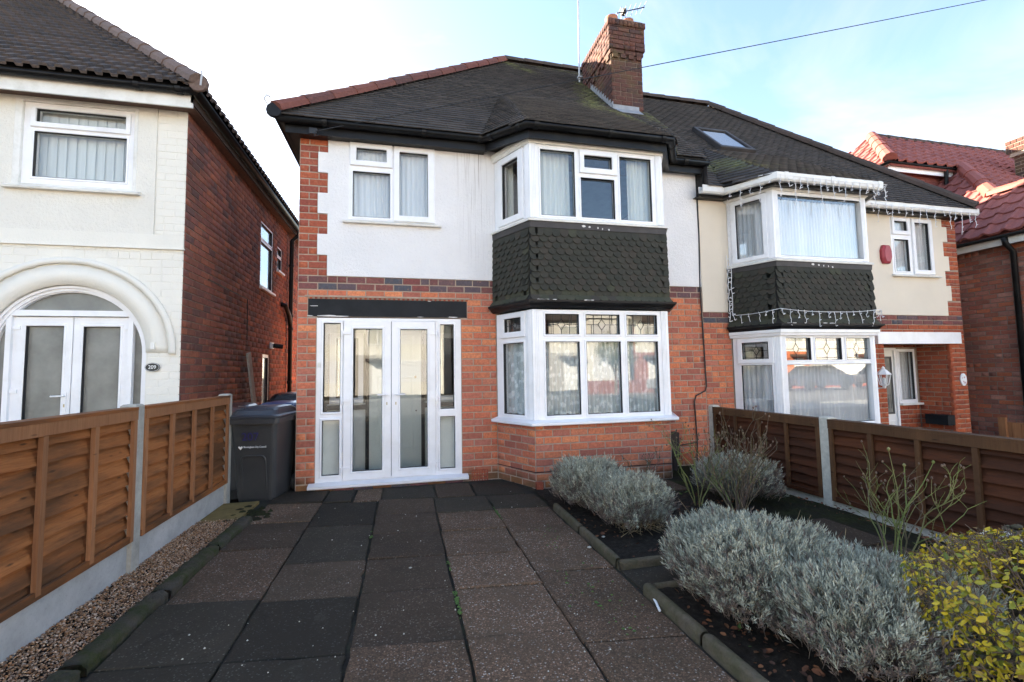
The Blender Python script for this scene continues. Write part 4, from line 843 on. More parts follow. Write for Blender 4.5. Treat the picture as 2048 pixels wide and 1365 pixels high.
for (x, y) in ((3.80, 7.50), (4.14, 7.52)):
    m = MB(); m.lathe((x, y, CHZ+.02), [(.115, 0), (.108, .10), (.118, .13), (.118, .17), (.10, .18), (.085, .175), (.08, .05)], 18); m.build('chimney_pot', 'pot', CH7, True)
m = MB()
n = 13
for i in range(n):                                    # stepped lead flashing up the left cheek
    y0 = cy0-.02+i*(cy1-cy0)/n; y1 = y0+(cy1-cy0)/n; zb = zr(y0)-.03
    m.box(cx0-.012, cx0+.004, y0, y1+.001, zb, zb+.20)
m.box(cx0-.012, cx1-.10, cy0-.012, cy0+.004, zr(cy0)-.05, zr(cy0)+.10); m.poly([(cx0-.03, cy0-.17, zr(cy0-.17)+.045), (cx1-.10, cy0-.17, zr(cy0-.17)+.045), (cx1-.10, cy0, zr(cy0)+.04), (cx0-.03, cy0, zr(cy0)+.04)], .006); m.build('lead_flashing', 'lead', CH7)
# aerials
m = MB(); m.tube([(3.60, 8.66, 7.05), (3.63, 8.66, 9.6)], .019, 8); a1 = m.build('aerial_mast', 'steel', H7)
for z in (7.28, 7.55): m = MB(); m.box(3.57, 3.70, 8.62, 8.70, z, z+.035); m.build('mast_bracket', 'steel', a1)
m = MB(); m.tube([(4.16, 7.80, CHZ), (4.17, 7.80, 8.44)], .013, 8); a2 = m.build('aerial_mast', 'steel', H7)
m = MB(); m.tube([(4.05, 7.78, 8.36), (4.62, 7.70, 8.52)], .011, 6)
for i in range(6):
    t = i/5; p = Vector((4.10, 7.78, 8.375)).lerp(Vector((4.60, 7.70, 8.515)), t); m.tube([p+Vector((.02, .16, 0)), p-Vector((.02, .16, 0))], .005, 5)
m.box(4.17, 4.24, 7.72, 7.82, 8.36, 8.45); m.build('aerial', 'wire', a2)
m = MB(); m.tube([(4.20, 7.74, 8.36), (4.25, 7.74, 8.2), (4.22, 7.72, 8.05), (4.26, 7.68, 7.95)], .005, 5); m.build('aerial_lead', 'wire', a2)
# phone wire bracket and cable along the fascia
m = MB(); m.box(-1.13, -1.04, 5.80, 5.862, 4.33, 4.40); m.tube([(-1.05, 5.80, 4.35), (-1.02, 5.78, 4.30), (-1.07, 5.78, 4.285), (-1.06, 5.80, 4.33)], .005, 5); m.build('cable_bracket', 'wire', H7)
# cable down the party line, service boxes at the foot of the wall
m = MB(); m.tube([(4.36, FY-.02, 4.40), (4.37, FY-.02, 3.4), (4.35, FY-.018, 2.6), (4.37, FY-.018, 1.75), (4.385, FY-.018, 1.12), (4.36, FY-.018, 1.05), (4.20, FY-.018, .98), (4.17, FY-.018, .90), (4.19, FY-.018, .30), (4.17, FY-.018, .0)], .010, 6); m.build('wall_cable', 'wire', H7)
m = MB(); m.tube([(4.18, FY-.016, .30), (3.9, FY-.016, .27), (3.68, FY-.016, .30)], .009, 6); m.build('wall_cable', 'wire', H7)
m = MB(); m.box(3.60, 3.72, 5.72, 5.85, .16, .50); m.tube([(3.66, 5.78, -.1), (3.66, 5.78, .2)], .045, 8); m.build('meter_box', 'ridge_dark', H7)
m = MB(); m.box(3.93, 4.13, FY-.012, FY, .05, .17); m.build('air_brick', 'brick_quoin', H7)
# step of bricks under the porch threshold
for i in range(8):
    m = MB(); m.box(-1.04+i*.222, -1.04+i*.222+.212, FY-.075, FY+.05, -.09, .014); m.build('step_brick', 'brick_band' if i % 3 else 'brick', FW7)

# ================================================================ the attached house on the right
DZ = -.365; XE = 9.65
H5 = thing('attached_house', (7.0, FY, -.4), 'cream rendered house joined on the right, with white gutters and white bay windows', 'house')
EZ5 = 4.10; z05 = Z0+DZ-.006
NA, NB, NC, ND = (4.87, FY), (5.17, 5.40), (6.84, 5.40), (7.14, FY)
bt = 2.235; bb = bt-2*CO*.93
m = MB(); m.holes(FP, (XR+.002, XE, -.6, 4.08), [(4.92, 7.09, .35, 4.0), (8.129, 9.065, 2.936, 3.935), (7.83, 9.305, -.6, 1.74)], -.26, -.009); FW5 = m.build('front_wall', 'mortar', H5)
m = MB(); m.box(XE-.25, XE, FY+.26, 13.2, -.6, 4.08); m.build('side_wall', 'brick_side', H5); m = MB(); m.box(XR+.002, XE, 13.0, 13.2, -.6, 4.08); m.build('back_wall', 'mortar', H5)
m = MB(); m.box(XR+.01, XE-.26, FY+.7, 13.0, 2.05, 2.2); m.box(5.30, 6.70, 5.50, FY+.7, 2.07, 2.18); m.build('upper_floor', 'room', H5); m = MB(); m.box(XR+.01, XE-.26, FY+.02, 13.0, 3.99, 4.03); m.build('ceiling', 'room', H5)
m = MB(); m.box(XR+.01, XE-.26, 9.0, 9.1, -.4, 4.0); m.box(7.5, 7.6, FY+.27, 9.0, -.4, 4.0); m.build('inner_wall', 'room', H5)
q5 = []
for g in range(7):
    xw = 9.31 if g % 2 == 0 else 9.42
    q5.append((xw, 9.8, bt+g*.265-(.1 if g == 0 else 0), bt+(g+1)*.265))
for (xa, xb) in ((XR+.002, 4.885), (7.125, XE)): m = MB(); m.holes(FP, (xa, xb, bt, 4.08), q5+[(8.129, 9.065, 2.936, 3.935)] if xa > 6 else [], -.008, .010); m.build('render', 'render_beige', H5)
PB5 = Pieces('brick', 'brickwork', H5, BRK_T, BRK_F, 300); c5 = CO*.93
lay(PB5, FP, (XR+.004, XE, -.5, bt), [(4.875, 7.135, -1, 5), (7.83, 9.29, -1, 1.745), (7.66, 9.51, 1.745, 1.945)], bt-40*c5, c5, FW5, lambda k, a: 'brick_band' if k >= 38 else ('brick_porch' if a > 7.3 else 'brick'), phase=XR+.004)
for (x0, x1, za, zb) in q5: lay(PB5, FP, (x0, XE, max(za, bt), min(zb, 4.07)), [], bt, c5, FW5, lambda k, a: 'brick_quoin', phase=XE)
for i, (a, b) in enumerate(((NA, NB), (NB, NC), (NC, ND))):
    P, L_ = seg_plane(a, b); m = MB(); m.pbox(P, 0, L_, -.6, .47, -.2, -.009); bw = m.build('bay_base', 'mortar', H5); lay(PB5, P, (.004, L_-.004, -.5, .47), [], -.5, c5, bw, lambda k, a: 'brick', vis=0.3)
# recessed porch
PYB = 6.56; PBk = Pl((0, PYB, 0), (1, 0, 0), (0, 0, 1), (0, -1, 0)); PRt = Pl((9.295, 7.0, 0), (0, -1, 0), (0, 0, 1), (-1, 0, 0))
m = MB(); m.holes(PBk, (7.6, 9.40, -.5, 2.0), [(8.12, 8.78, -.3, 1.68), (8.82, 9.25, .69, 1.68)], -.1, -.009); pw = m.build('porch_wall', 'mortar', H5)
lay(PB5, PBk, (7.6, 9.296, -.5, 2.0), [(8.12, 8.79, -.3, 1.70), (8.79, 9.27, .67, 1.70)], -.5, c5, pw, lambda k, a: 'brick_porch', vis=.8)
m = MB(); m.box(9.304, 9.39, FY+.2, 7.0, -.5, 2.0); pw2 = m.build('porch_wall', 'mortar', H5); lay(PB5, PRt, (.44, 7.0-FY, -.5, 1.99), [], -.5, c5, pw2, lambda k, a: 'brick_porch', vis=1.2)
m = MB(); m.box(7.6, 9.38, FY+.27, PYB+.1, 1.76, 1.80); m.build('porch_ceiling', 'upvc_old', H5)
PB5.done()
m = MB(); m.pbox(FP, 7.657, 9.509, 1.742, 1.941, -.05, .045); m.build('porch_beam', 'upvc', H5)
dr = MB(); dr.pbox(PBk, 8.12, 8.78, -.3, 1.68, -.06, -.02); dr = dr.build('front_door', 'door_white', H5)
m = MB(); m.ring(PBk, (8.42, 8.70, .50, 1.545), (8.455, 8.665, .535, 1.51), -.02, .0, .004); m.build('door_glass_frame', 'came', dr); m = MB(); m.pbox(PBk, 8.455, 8.665, .535, 1.51, -.019, -.012); m.build('door_glass', 'obscure', dr)
leading(Pl((0, PYB-.02, 0), (1, 0, 0), (0, 0, 1), (0, -1, 0)), (8.50, 8.64, .60, .86), dr, False)
m = MB(); m.ring(PBk, (8.40, 8.70, .02, .38), (8.44, 8.66, .06, .34), -.02, -.006, .005); m.build('door_panel', 'door_white', dr)
m = MB(); m.ring(PBk, (8.10, 8.80, -.3, 1.70), (8.15, 8.75, -.3, 1.65), -.02, .012, .004); m.build('door_frame', 'upvc', dr)
window(H5, PBk, (8.82, 9.25, .69, 1.68), [(8.875, 9.195, .75, 1.63)], [], 'glass', 'porch_window', gc=-.03); m = MB(); m.pbox(PBk, 8.80, 9.36, .655, .69, -.02, .07); m.build('sill', 'upvc_old', H5)
cloth('net_curtain', PBk, 8.83, 9.24, .70, 1.66, -.14, 'net_n', 'net curtain in the narrow window beside the porch door of the cream house', 6, .015, 0, 21)
m = MB(); m.pbox(Pl((9.295, 7.0, 0), (0, -1, 0), (0, 0, 1), (-1, 0, 0)), .62, .98, .33, .50, .0, .16); m.build('black_planter_box', 'blackwood', H5)
# small upper window
window(H5, Pw, (8.129, 9.065, 2.94, 3.935), [(8.20, 8.488, 3.695, 3.87), (8.19, 8.506, 2.99, 3.55), (8.649, 8.976, 3.02, 3.863)], [((8.15, 8.545, 3.63, 3.925), (8.20, 8.488, 3.695, 3.87)), ((8.585, 9.045, 2.95, 3.925), (8.649, 8.976, 3.02, 3.863))], 'glass')
m = MB(); m.sweep([(8.10, FY), (9.14, FY)], [(-.05, 2.90), (.075, 2.893), (.08, 2.91), (.0, 2.94), (-.05, 2.94)]); m.build('sill', 'upvc_old', H5)
cloth('net_curtain', Pw, 8.14, 9.05, 2.93, 3.93, -.085, 'net_n', 'net curtain behind the small upstairs window of the cream house', 14, .012, 0, 22)
# bay
def fl_lo5(P, L_):
    X = lambda x: x-5.17
    return [(X(5.235), X(5.690), 1.475, 1.800), (X(5.769), X(6.237), 1.475, 1.800), (X(6.320), X(6.773), 1.475, 1.800), (X(5.235), X(6.767), .568, 1.417)], []
def sl_lo5(L_, mir):
    q = (.15, L_-.15, 1.50, 1.755); l = (.13, L_-.12, .568, 1.42); f = (lambda r: (L_-r[1], L_-r[0], r[2], r[3])) if mir else (lambda r: r)
    return [f(q), f(l)], [(f((.085, L_-.085, 1.44, 1.81)), f(q))]
def fl_hi5(P, L_):
    X = lambda x: x-5.17
    return [(X(5.235), X(6.768), 2.985, 3.885)], []
def sl_hi5(L_, mir):
    q = (.15, L_-.14, 3.02, 3.86); f = (lambda r: (L_-r[1], L_-r[0], r[2], r[3])) if mir else (lambda r: r)
    return [f(q)], [(f((.08, L_-.08, 2.965, 3.925)), f(q))]
pl5 = bay(H5, NA, NB, NC, ND, -.6, (.47, .53), (.53, 1.83), (2.95, 3.935), (1.985, 2.90), fl_lo5, fl_hi5, sl_lo5, sl_hi5, 'glass_n', head_lo=.085, head_hi=.04, seed=4)
for q in fl_lo5(None, 0)[0][:3]: leading(pl5[1][0], q, H5, False)
leading(pl5[0][0], sl_lo5(pl5[0][1], False)[0][0], H5, False)
Pf, Lf = pl5[1]; Ps, Ls = pl5[0]
cloth('net_curtain', Pf, .03, Lf-.03, .50, 1.46, -.11, 'net_n', 'pleated net curtain across the lower bay window of the cream house', 24, .02, 0, 23)
cloth('net_curtain', Ps, .06, Ls-.06, .50, 1.46, -.11, 'net_n', 'pleated net in the angled lower bay light of the cream house', 8, .02, 0, 24)
cloth('net_curtain', Pf, .02, Lf-.02, 2.92, 3.86, -.12, 'net_n', 'full width pleated net in the upstairs bay of the cream house', 30, .016, 0, 25)
cloth('net_curtain', Ps, .05, Ls-.05, 2.92, 3.90, -.12, 'net_n', 'pleated net in the angled upstairs bay light of the cream house', 9, .016, 0, 26)
# eaves
eave5 = [(4.30, 5.86), (4.72, 5.86), (5.10, 5.26), (6.92, 5.26), (7.28, 5.86), (9.80, 5.86)]
m = MB(); m.sweep(eave5, [(-.02, 3.955), (0, 3.955), (0, 4.08), (-.02, 4.08)]); m.build('fascia', 'black', H5)
m = MB(); m.sweep(eave5, [(-.33, 3.975), (-.018, 3.958), (-.018, 3.972), (-.33, 3.99)]); m.build('soffit', 'black', H5)
MT['gutter_white'] = m_plain('white_gutter', (0.74, 0.73, 0.70), 0.35, 0.06, spec=0.5, dirt=(0.4, 0.38, 0.33), dfac=0.25)
gw = [(.0, 4.025), (.012, 3.995), (.085, 3.985), (.105, 4.01), (.108, 4.10), (.094, 4.10), (.088, 4.02), (.02, 4.02), (.012, 4.10), (.0, 4.10)]
for (a, b) in ((0, 4),): m = MB(); m.sweep(eave5[a:b], gw); g5 = m.build('gutter', 'gutter_white', H5)
m = MB(); m.sweep([(7.30, 5.86), (9.84, 5.86)], gw); m.build('gutter', 'gutter_white', H5)
for (x, y, dx, dy) in ((5.02, 5.385, .53, -.845), (5.20, 5.26, 1, 0), (6.86, 5.26, 1, 0), (6.0, 5.26, 1, 0)):
    m = MB(); m.sweep([(x-dx*.03, y-dy*.03), (x+dx*.03, y+dy*.03)], [(-.002, 3.99), (.088, 3.978), (.112, 4.005), (.115, 4.105), (.10, 4.105), (-.002, 4.105)]); m.build('gutter_joint', 'gutter_white', g5)
m = MB(); m.poly([(6.95, 5.27, 3.95), (7.22, 5.84, 3.95), (7.22, 5.84, 4.05), (6.95, 5.27, 4.05)], .02); m.build('fascia', 'gutter_white', H5)
# black stub of fascia between the two roofs
m = MB(); m.box(4.36, 4.44, 5.84, 5.99, 4.02, 4.36); m.build('downpipe_hopper', 'black', H5)
# roof
zr5 = lambda y: EZ5+(y-EY)*S7
RZ5 = zr5(RY); RX5 = 7.28; XO = 9.80
e0, e1, r0, r1 = (XR+.003, EY, EZ5), (XO, EY, EZ5-.02), (XR+.003, RY, RZ5), (RX5, RY, RZ5)
m = MB(); m.poly(sub(e0, e1, r1, r0), .05); m.poly(sub(e1, (XO, 2*RY-EY, EZ5), r1), .05); m.poly(sub((XO, 2*RY-EY, EZ5), (XR+.003, 2*RY-EY, EZ5), r0, r1), .05); RF5 = m.build('roof', 'tile_flat', H5)
PT5 = Pieces('roof_tile', 'roof_tiles', H5, BOX_T, BOX_F, 300)
tile_rows(PT5, [e0, e1, r1, r0], .099, .166, 'tile', RF5)
tile_rows(PT5, [e1, (XO, 2*RY-EY, EZ5), r1], .099, .166, 'tile', RF5, vis=0)
by, bz, my = 5.17, 4.07, 6.9; mz = zr5(my)+.02
bl, br, ml, mr = (5.06, by, bz), (6.98, by, bz), (5.2, my, mz), (7.0, my, mz); vl, vr = (4.62, EY, EZ5+.01), (7.36, EY, EZ5+.01)
for q in ([bl, br, mr, ml], [vl, bl, ml], [br, vr, mr]):
    m = MB(); m.poly(sub(*q), .03); m.build('bay_roof', 'tile_flat', H5); tile_rows(PT5, q, .099, .166, 'tile', RF5)
PT5.done()
ridge(RF5, (XO-.02, EY+.02, EZ5+.03), (RX5, RY, RZ5+.03), .45, .10, 'ridge_dark')
ridge(RF5, (RX5, RY, RZ5+.03), (XR+.05, RY, RZ5+.03), .42, .10, 'ridge_dark', 'ridge_tile')
m = MB(); m.box(XR-.10, XR+.003, EY+.3, RY, 4.2, 4.25); m.add([(XR+.004, EY, EZ-.1), (XR+.004, RY, RZ-.02), (XR+.004, RY, RZ5-.1), (XR+.004, EY, EZ5-.1)], [(0, 3, 2, 1)]); m.build('party_step', 'lead_dark', H7)
# white verge dormer gutter seen over the right hip
m = MB(); m.sweep([(8.60, 7.40), (9.93, 7.40)], [(0, 5.44), (.1, 5.42), (.11, 5.52), (0, 5.52)]); m.build('rear_gutter', 'gutter_white', H5); m = MB(); m.box(8.5, 9.80, 7.40, 8.8, 4.6, 5.45); m.build('side_dormer', 'tile_flat', H5)
# roof window
PR5 = Pl((0, EY, EZ5), (1, 0, 0), (0, 1/math.hypot(1, S7), S7/math.hypot(1, S7)), (0, -S7, 1)); sl = math.hypot(1, S7); v0, v1 = (6.95-EY)*sl, (7.72-EY)*sl
m = MB(); m.ring(PR5, (5.56, 6.32, v0, v1), (5.63, 6.25, v0+.08, v1-.07), .0, .10, .01); sk = m.build('roof_window', 'lead_dark', H5); m = MB(); m.pbox(PR5, 5.62, 6.26, v0+.07, v1-.06, .06, .075); m.build('pane', 'sky_glass', sk); m = MB(); m.pbox(PR5, 5.50, 6.38, v0-.16, v0+.01, .012, .03); m.build('flashing_apron', 'lead_dark', sk)
# ================================================================ the cream house on the left, number 209
LX, LY = -2.64, 6.30; LW = -9.0
H9 = thing('cream_house', (-5, LY, .2), 'cream painted house on the left with an arched porch and brown ribbed roof tiles', 'house')
LP = Pl((0, LY, 0), (1, 0, 0), (0, 0, 1), (0, -1, 0)); ACX, ACZ, AR = -3.80, 1.68, .80
def arch_pts(r, n=20, a0=0.0, a1=math.pi): return [(ACX+r*math.cos(a0+(a1-a0)*i/n), ACZ+r*math.sin(a0+(a1-a0)*i/n)) for i in range(n+1)]
# wall around the arched opening: upper slab with a window hole, jambs, spandrel strips
m = MB(); m.holes(LP, (LW, LX-.014, 2.56, 4.80), [(-4.37, -3.19, 3.64, 4.65)], -.26, -.004); m.holes(LP, (LW, ACX-AR, 0, 2.56), [], -.26, -.004); m.holes(LP, (ACX+AR, LX-.014, 0, 2.56), [], -.26, -.004)
ap = arch_pts(AR, 20)
for i in range(20):
    (xa, za), (xb, zb) = ap[i], ap[i+1]
    m.add([LP.p(xa, za, -.004), LP.p(xa, 2.56, -.004), LP.p(xb, 2.56, -.004), LP.p(xb, zb, -.004)], [(0, 1, 2, 3)]); m.add([LP.p(xa, za, -.004), LP.p(xb, zb, -.004), LP.p(xb, zb, -.26), LP.p(xa, za, -.26)], [(0, 1, 2, 3)])
FW9 = m.build('front_wall', 'paint_cream', H9)
PB9 = Pieces('brick', 'brickwork', H9, BRK_T, BRK_F, 300); cz9 = .0905
archhole = [(ACX-.81, ACX+.81, z-cz9/2, z+cz9/2) if z < ACZ else (ACX-math.sqrt(max(1.09**2-max(z-ACZ, 0)**2, 0)) if z-ACZ < 1.09 else 0, ACX+math.sqrt(max(1.09**2-max(z-ACZ, 0)**2, 0)) if z-ACZ < 1.09 else 0, z-cz9/2, z+cz9/2) for z in [k*cz9+cz9/2 for k in range(0, 32)]]
archhole = [h for h in archhole if h[1]-h[0] > .02 and h[0] != 0]
lay(PB9, LP, (-5.6, LX, 0.0, 2.95), archhole, 0.0, cz9, FW9, lambda k, a: 'paint_cream', joint=.006, phase=LX, c=.0005, depth=.012, vis=.9)
lay(PB9, LP, (-2.96, LX, 3.12, 4.78), [], 0.0, cz9, FW9, lambda k, a: 'paint_cream', joint=.006, phase=LX, c=.0005, depth=.012, vis=.9)
m = MB(); m.holes(LP, (-5.6, -2.965, 3.115, 4.80), [(-4.37, -3.19, 3.64, 4.65)], -.003, .012); m.build('roughcast', 'dash_cream', H9)
m = MB(); m.pbox(LP, -5.6, LX+.002, 2.945, 3.115, -.003, .020); m.pbox(LP, -5.6, LX+.012, 2.935, 2.953, -.003, .034); m.build('string_course', 'paint_cream', H9)
# smooth arch band and scalloped label mould
def ring_band(r0, r1, c0, c1, a0, a1, n=36, wob=0.0):
    m = MB(); rg = random.Random(3)
    for i in range(n+1):
        a = a0+(a1-a0)*i/n; w = wob*rg.uniform(-1, 1)
        for (r, c) in ((r0+w, c0), (r1, c0), (r1, c1), (r0+w, c1)): m.v.append(tuple(LP.p(ACX+r*math.cos(a), ACZ+r*math.sin(a), c)))
    for i in range(n):
        for j in range(4): m.f.append((i*4+j, (i+1)*4+j, (i+1)*4+(j+1) % 4, i*4+(j+1) % 4)); m.mi.append(0)
    for k in (0, n): m.f.append(tuple(k*4+j for j in range(4))); m.mi.append(0)
    return m
ring_band(.80, 1.035, -.05, .010, -.0, math.pi).build('arch_band', 'paint_cream', H9, True)
ring_band(1.045, 1.115, -.01, .035, -.02, math.pi+.02, 90, .006).build('label_mould', 'paint_cream', H9, True)
# inside the arch: white frame, fanlight, double doors
AP = Pl((0, LY+.10, 0), (1, 0, 0), (0, 0, 1), (0, -1, 0))
def arc_frame(r0, r1, c0, c1, mat, name, z0=.1):
    m = MB(); n = 28; pts = [(ACX+1, 0)]
    prof = [(ACX+1, z0, 1)]; seq = [(1, z0)]+[(None, a) for a in [math.pi*i/n for i in range(n+1)]]+[(-1, z0)]
    for (s, a) in seq:
        for (r, c) in ((r0, c0), (r1, c0), (r1, c1), (r0, c1)):
            x, z = (ACX+s*r, a) if s else (ACX+r*math.cos(a), ACZ+r*math.sin(a)); m.v.append(tuple(LP.p(x, z, c)))
    k = len(seq)
    for i in range(k-1):
        for j in range(4): m.f.append((i*4+j, (i+1)*4+j, (i+1)*4+(j+1) % 4, i*4+(j+1) % 4)); m.mi.append(0)
    return m.build(name, mat, H9)
arc_frame(.735, .80, -.16, -.055, 'upvc', 'arch_frame'); arc_frame(.765, .792, -.06, -.03, 'upvc', 'arch_bead'); arc_frame(.722, .738, -.15, -.075, 'upvc', 'arch_bead')
m = MB(); m.pbox(AP, -4.45, -3.15, 2.118, 2.185, -.05, .04); m.build('transom', 'upvc', H9)
for x in (-4.425, -3.225): m = MB(); m.pbox(AP, x, x+.05, .15, 2.13, -.05, .035); m.build('mullion', 'upvc', H9)
m = MB(); n = 18; th = math.asin((2.18-ACZ)/.74); pts = [AP.p(ACX+.74*math.cos(th+(math.pi-2*th)*i/n), ACZ+.74*math.sin(th+(math.pi-2*th)*i/n), -.02) for i in range(n+1)]; m.poly(pts, .006); m.build('fanlight_pane', 'obscure', H9)
for s in (1, -1):
    pts = [AP.p(ACX+s*.60, .15, -.02)]+[AP.p(ACX+s*.74, .15, -.02)]+[AP.p(ACX+s*.74*math.cos(a), ACZ+.74*math.sin(a), -.02) for a in [math.acos(.60/.74)*i/8 for i in range(9)]]
    if s < 0: pts = pts[::-1]
    m = MB(); m.poly(pts, .006); m.build('side_pane', 'obscure', H9)
french(H9, AP, (-4.39, -3.806, .16, 2.112), (-4.262, -3.885, .25, 2.010), -3.85, -4.392, glass='obscure', zs=(.5, 1.25, 1.98))
french(H9, AP, (-3.798, -3.205, .16, 2.112), (-3.702, -3.318, .25, 2.004), -9, -3.203, glass='obscure', zs=(.5, 1.25, 1.98))
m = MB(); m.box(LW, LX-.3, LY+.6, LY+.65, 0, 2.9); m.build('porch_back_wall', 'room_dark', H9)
m = MB(); m.pbox(LP, -2.945, -2.905, 1.72, 1.80, .0, .03); m.build('bell_push', 'upvc_old', H9)
# upper window with vertical blinds
window(H9, LP, (-4.33, -3.205, 3.655, 4.64), [(-4.211, -3.300, 4.402, 4.570), (-4.225, -3.290, 3.745, 4.299)], [((-4.26, -3.255, 4.345, 4.60), (-4.211, -3.300, 4.402, 4.570))], 'glass', c0=-.10, c1=-.02, gc=-.05)
m = MB(); m.ring(LP, (-4.40, -3.165, 3.62, 4.68), (-4.33, -3.205, 3.655, 4.64), -.02, .018, .004); m.build('window_surround', 'upvc_old', H9)
m = MB(); m.sweep([(-4.46, LY), (-3.11, LY)], [(-.05, 3.585), (.08, 3.578), (.085, 3.60), (.0, 3.64), (-.05, 3.64)]); m.build('sill', 'upvc_old', H9)
for i in range(11):
    x = -4.30+i*.0985; Pb = Pl(LP.p(x, 0, -.17), (math.cos(.18), -math.sin(.18), 0)); m = MB(); m.pbox(Pb, 0, .128, 3.66, 4.62, 0, .002); m.build('blind_slat', 'blind', H9)
m = MB(); m.box(LW, LX-.28, LY+.4, LY+.45, 2.9, 4.8); m.build('room_back_wall', 'room', H9)
# brick side wall
LE = 12.6; LS = Pl((LX, LY, 0), (0, 1, 0), (0, 0, 1), (1, 0, 0))
sh = [(3.05, 3.90, 3.06, 4.36), (4.20, 4.60, 3.63, 4.17), (3.30, 3.78, .70, 1.80)]
m = MB(); m.holes(LS, (.26, LE-LY, -.1, 4.80), sh, -.25, -.009); m.pbox(LS, .008, .26, -.1, 4.80, -.24, -.009); SW9 = m.build('side_wall', 'mortar_dark', H9)
lay(PB9, LS, (0.0, LE-LY, 0.0, 4.78), sh, 0.0, cz9, SW9, lambda k, a: 'brick_side', phase=.05, vis=1.0)
PB9.done()
for (r, pn) in ((sh[0], [(3.10, 3.85, 4.02, 4.31), (3.10, 3.85, 3.11, 3.95)]), (sh[1], [(4.24, 4.56, 3.98, 4.13), (4.24, 4.56, 3.68, 3.92)]), (sh[2], [(3.36, 3.72, .78, 1.74)])):
    window(H9, LS, r, pn, [], 'glass_n', 'side_window', c0=-.09, c1=-.025, gc=-.05); m = MB(); m.pbox(LS, r[0]-.05, r[1]+.05, r[2]-.04, r[2], -.05, .05); m.build('sill', 'upvc_old', H9)
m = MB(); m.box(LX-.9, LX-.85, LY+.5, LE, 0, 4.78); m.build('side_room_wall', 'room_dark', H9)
# downpipe with offset, soil branch
m = MB(); y = LY+5.1; m.tube([(LX+.24, y, 4.76), (LX+.22, y, 4.66), (LX+.08, y, 4.52), (LX+.075, y, 2.75), (LX+.075, y, .0)], .048, 10); dp = m.build('downpipe', 'black', H9, True)
m = MB(); m.tube([(LX+.0, y-.55, 2.95), (LX+.075, y-.50, 2.93), (LX+.085, y-.2, 2.75), (LX+.08, y-.02, 2.52)], .05, 10); m.build('branch_pipe', 'black', dp, True)
for z in (2.42, 2.72, 1.2, 3.9): m = MB(); m.lathe((LX+.075, y, z), [(.058, 0), (.062, .03), (.058, .06)], 12); m.build('pipe_collar', 'black', dp)
m = MB(); m.tube([(LX+.02, 7.0, 2.72), (LX+.02, 8.6, 2.70), (LX+.02, 8.62, 2.0)], .008, 5); m.build('wall_cable', 'wire', H9)
m = MB(); m.box(LX, LX+.05, 10.05, 10.17, 1.93, 2.05); fl = m.build('security_light', 'upvc', H9); m = MB(); m.tube([(LX+.05, 10.11, 1.99), (LX+.22, 10.16, 1.97)], .045, 10); m.build('lamp_head', 'black', fl)
# eaves and roof
GX, GY, GZ = -2.40, 5.97, 4.84; S9 = .927
eave9 = [(LW, GY+.10), (GX-.10, GY+.10), (GX-.10, LE+.3)]
m = MB(); m.sweep(eave9[:2], [(-.022, 4.64), (0, 4.64), (0, 4.80), (-.022, 4.80)]); m.build('fascia', 'upvc_old', H9); m = MB(); m.sweep(eave9[1:], [(-.022, 4.70), (0, 4.70), (0, 4.80), (-.022, 4.80)]); m.build('fascia', 'ridge_dark', H9); m = MB(); m.sweep(eave9, [(-.32, 4.70), (-.02, 4.69), (-.02, 4.705), (-.32, 4.715)]); m.build('soffit', 'ridge_brown', H9)
g9 = gutter_run(H9, eave9, None, 4.83, 'black')
for (x, y, dx, dy) in ((-4.6, GY+.10, 1, 0), (-3.05, GY+.10, 1, 0), (-2.62, GY+.10, 1, 0)): q = MB(); q.sweep([(x-dx*.03, y), (x+dx*.03, y)], [(.064*math.cos(a)+.055, .064*math.sin(a)+4.83) for a in [math.pi+math.pi*k/8 for k in range(9)]]+[(.05*math.cos(a)+.055, .05*math.sin(a)+4.83) for a in [2*math.pi-math.pi*k/8 for k in range(9)]]); q.build('gutter_joint', 'black', g9)
RY9 = 10.0; hz = GZ+(RY9-GY)*S9; e0, e1, r1, r0 = (LW-.4, GY, GZ), (GX, GY, GZ), (GX-(RY9-GY), RY9, hz), (LW-.4, RY9, hz); rb = (GX, 2*RY9-GY, GZ)
m = MB(); m.poly(sub(e0, e1, r1, r0), .05); m.poly(sub(e1, rb, r1), .05); m.poly(sub(rb, (LW-.4, 2*RY9-GY, GZ), r0, r1), .05); RF9 = m.build('roof', 'tile_flat', H9)
# ribbed interlocking tile: flat pan and two square-shouldered rolls
def ribbed(prof):
    k = len(prof); T = [(x, -.5, z) for (x, z) in prof]+[(x, .5, z) for (x, z) in prof]+[(x, -.5, z-.9) for (x, z) in prof]; F = []
    for i in range(k-1): F += [(i, i+1, k+i+1, k+i), (2*k+i, 2*k+i+1, i+1, i)]
    return T, F
pr9 = [(-.5, -.2), (-.40, -.2), (-.36, .75), (-.14, .75), (-.10, -.2), (.10, -.2), (.14, .75), (.36, .75), (.40, -.2), (.5, -.2)]
T9, F9 = ribbed(pr9); PT9 = Pieces('roof_tile', 'roof_tiles', H9, T9, F9, 300)
tile_rows(PT9, [e0, e1, r1, r0], .215, .30, 'tile_left', RF9, length=.27, thick=.034, lift=.026, bond=False, jitter=.3)
tile_rows(PT9, [e1, rb, r1], .215, .30, 'tile_left', RF9, length=.27, thick=.034, lift=.026, bond=False, jitter=.3)
PT9.done()
ridge(RF9, (GX+.0, GY-.0, GZ+.055), (r1[0], r1[1], r1[2]+.05), .45, .105, 'ridge_brown')
m = MB(); m.poly([Vector(e1)+Vector((-.16, 0, .055)), Vector(e1)+Vector((-.02, .0, .06)), Vector(r1)+Vector((-.02, 0, .06)), Vector(r1)+Vector((-.16, 0, .055))], .02); m.build('hip_mortar', 'mortar', H9)
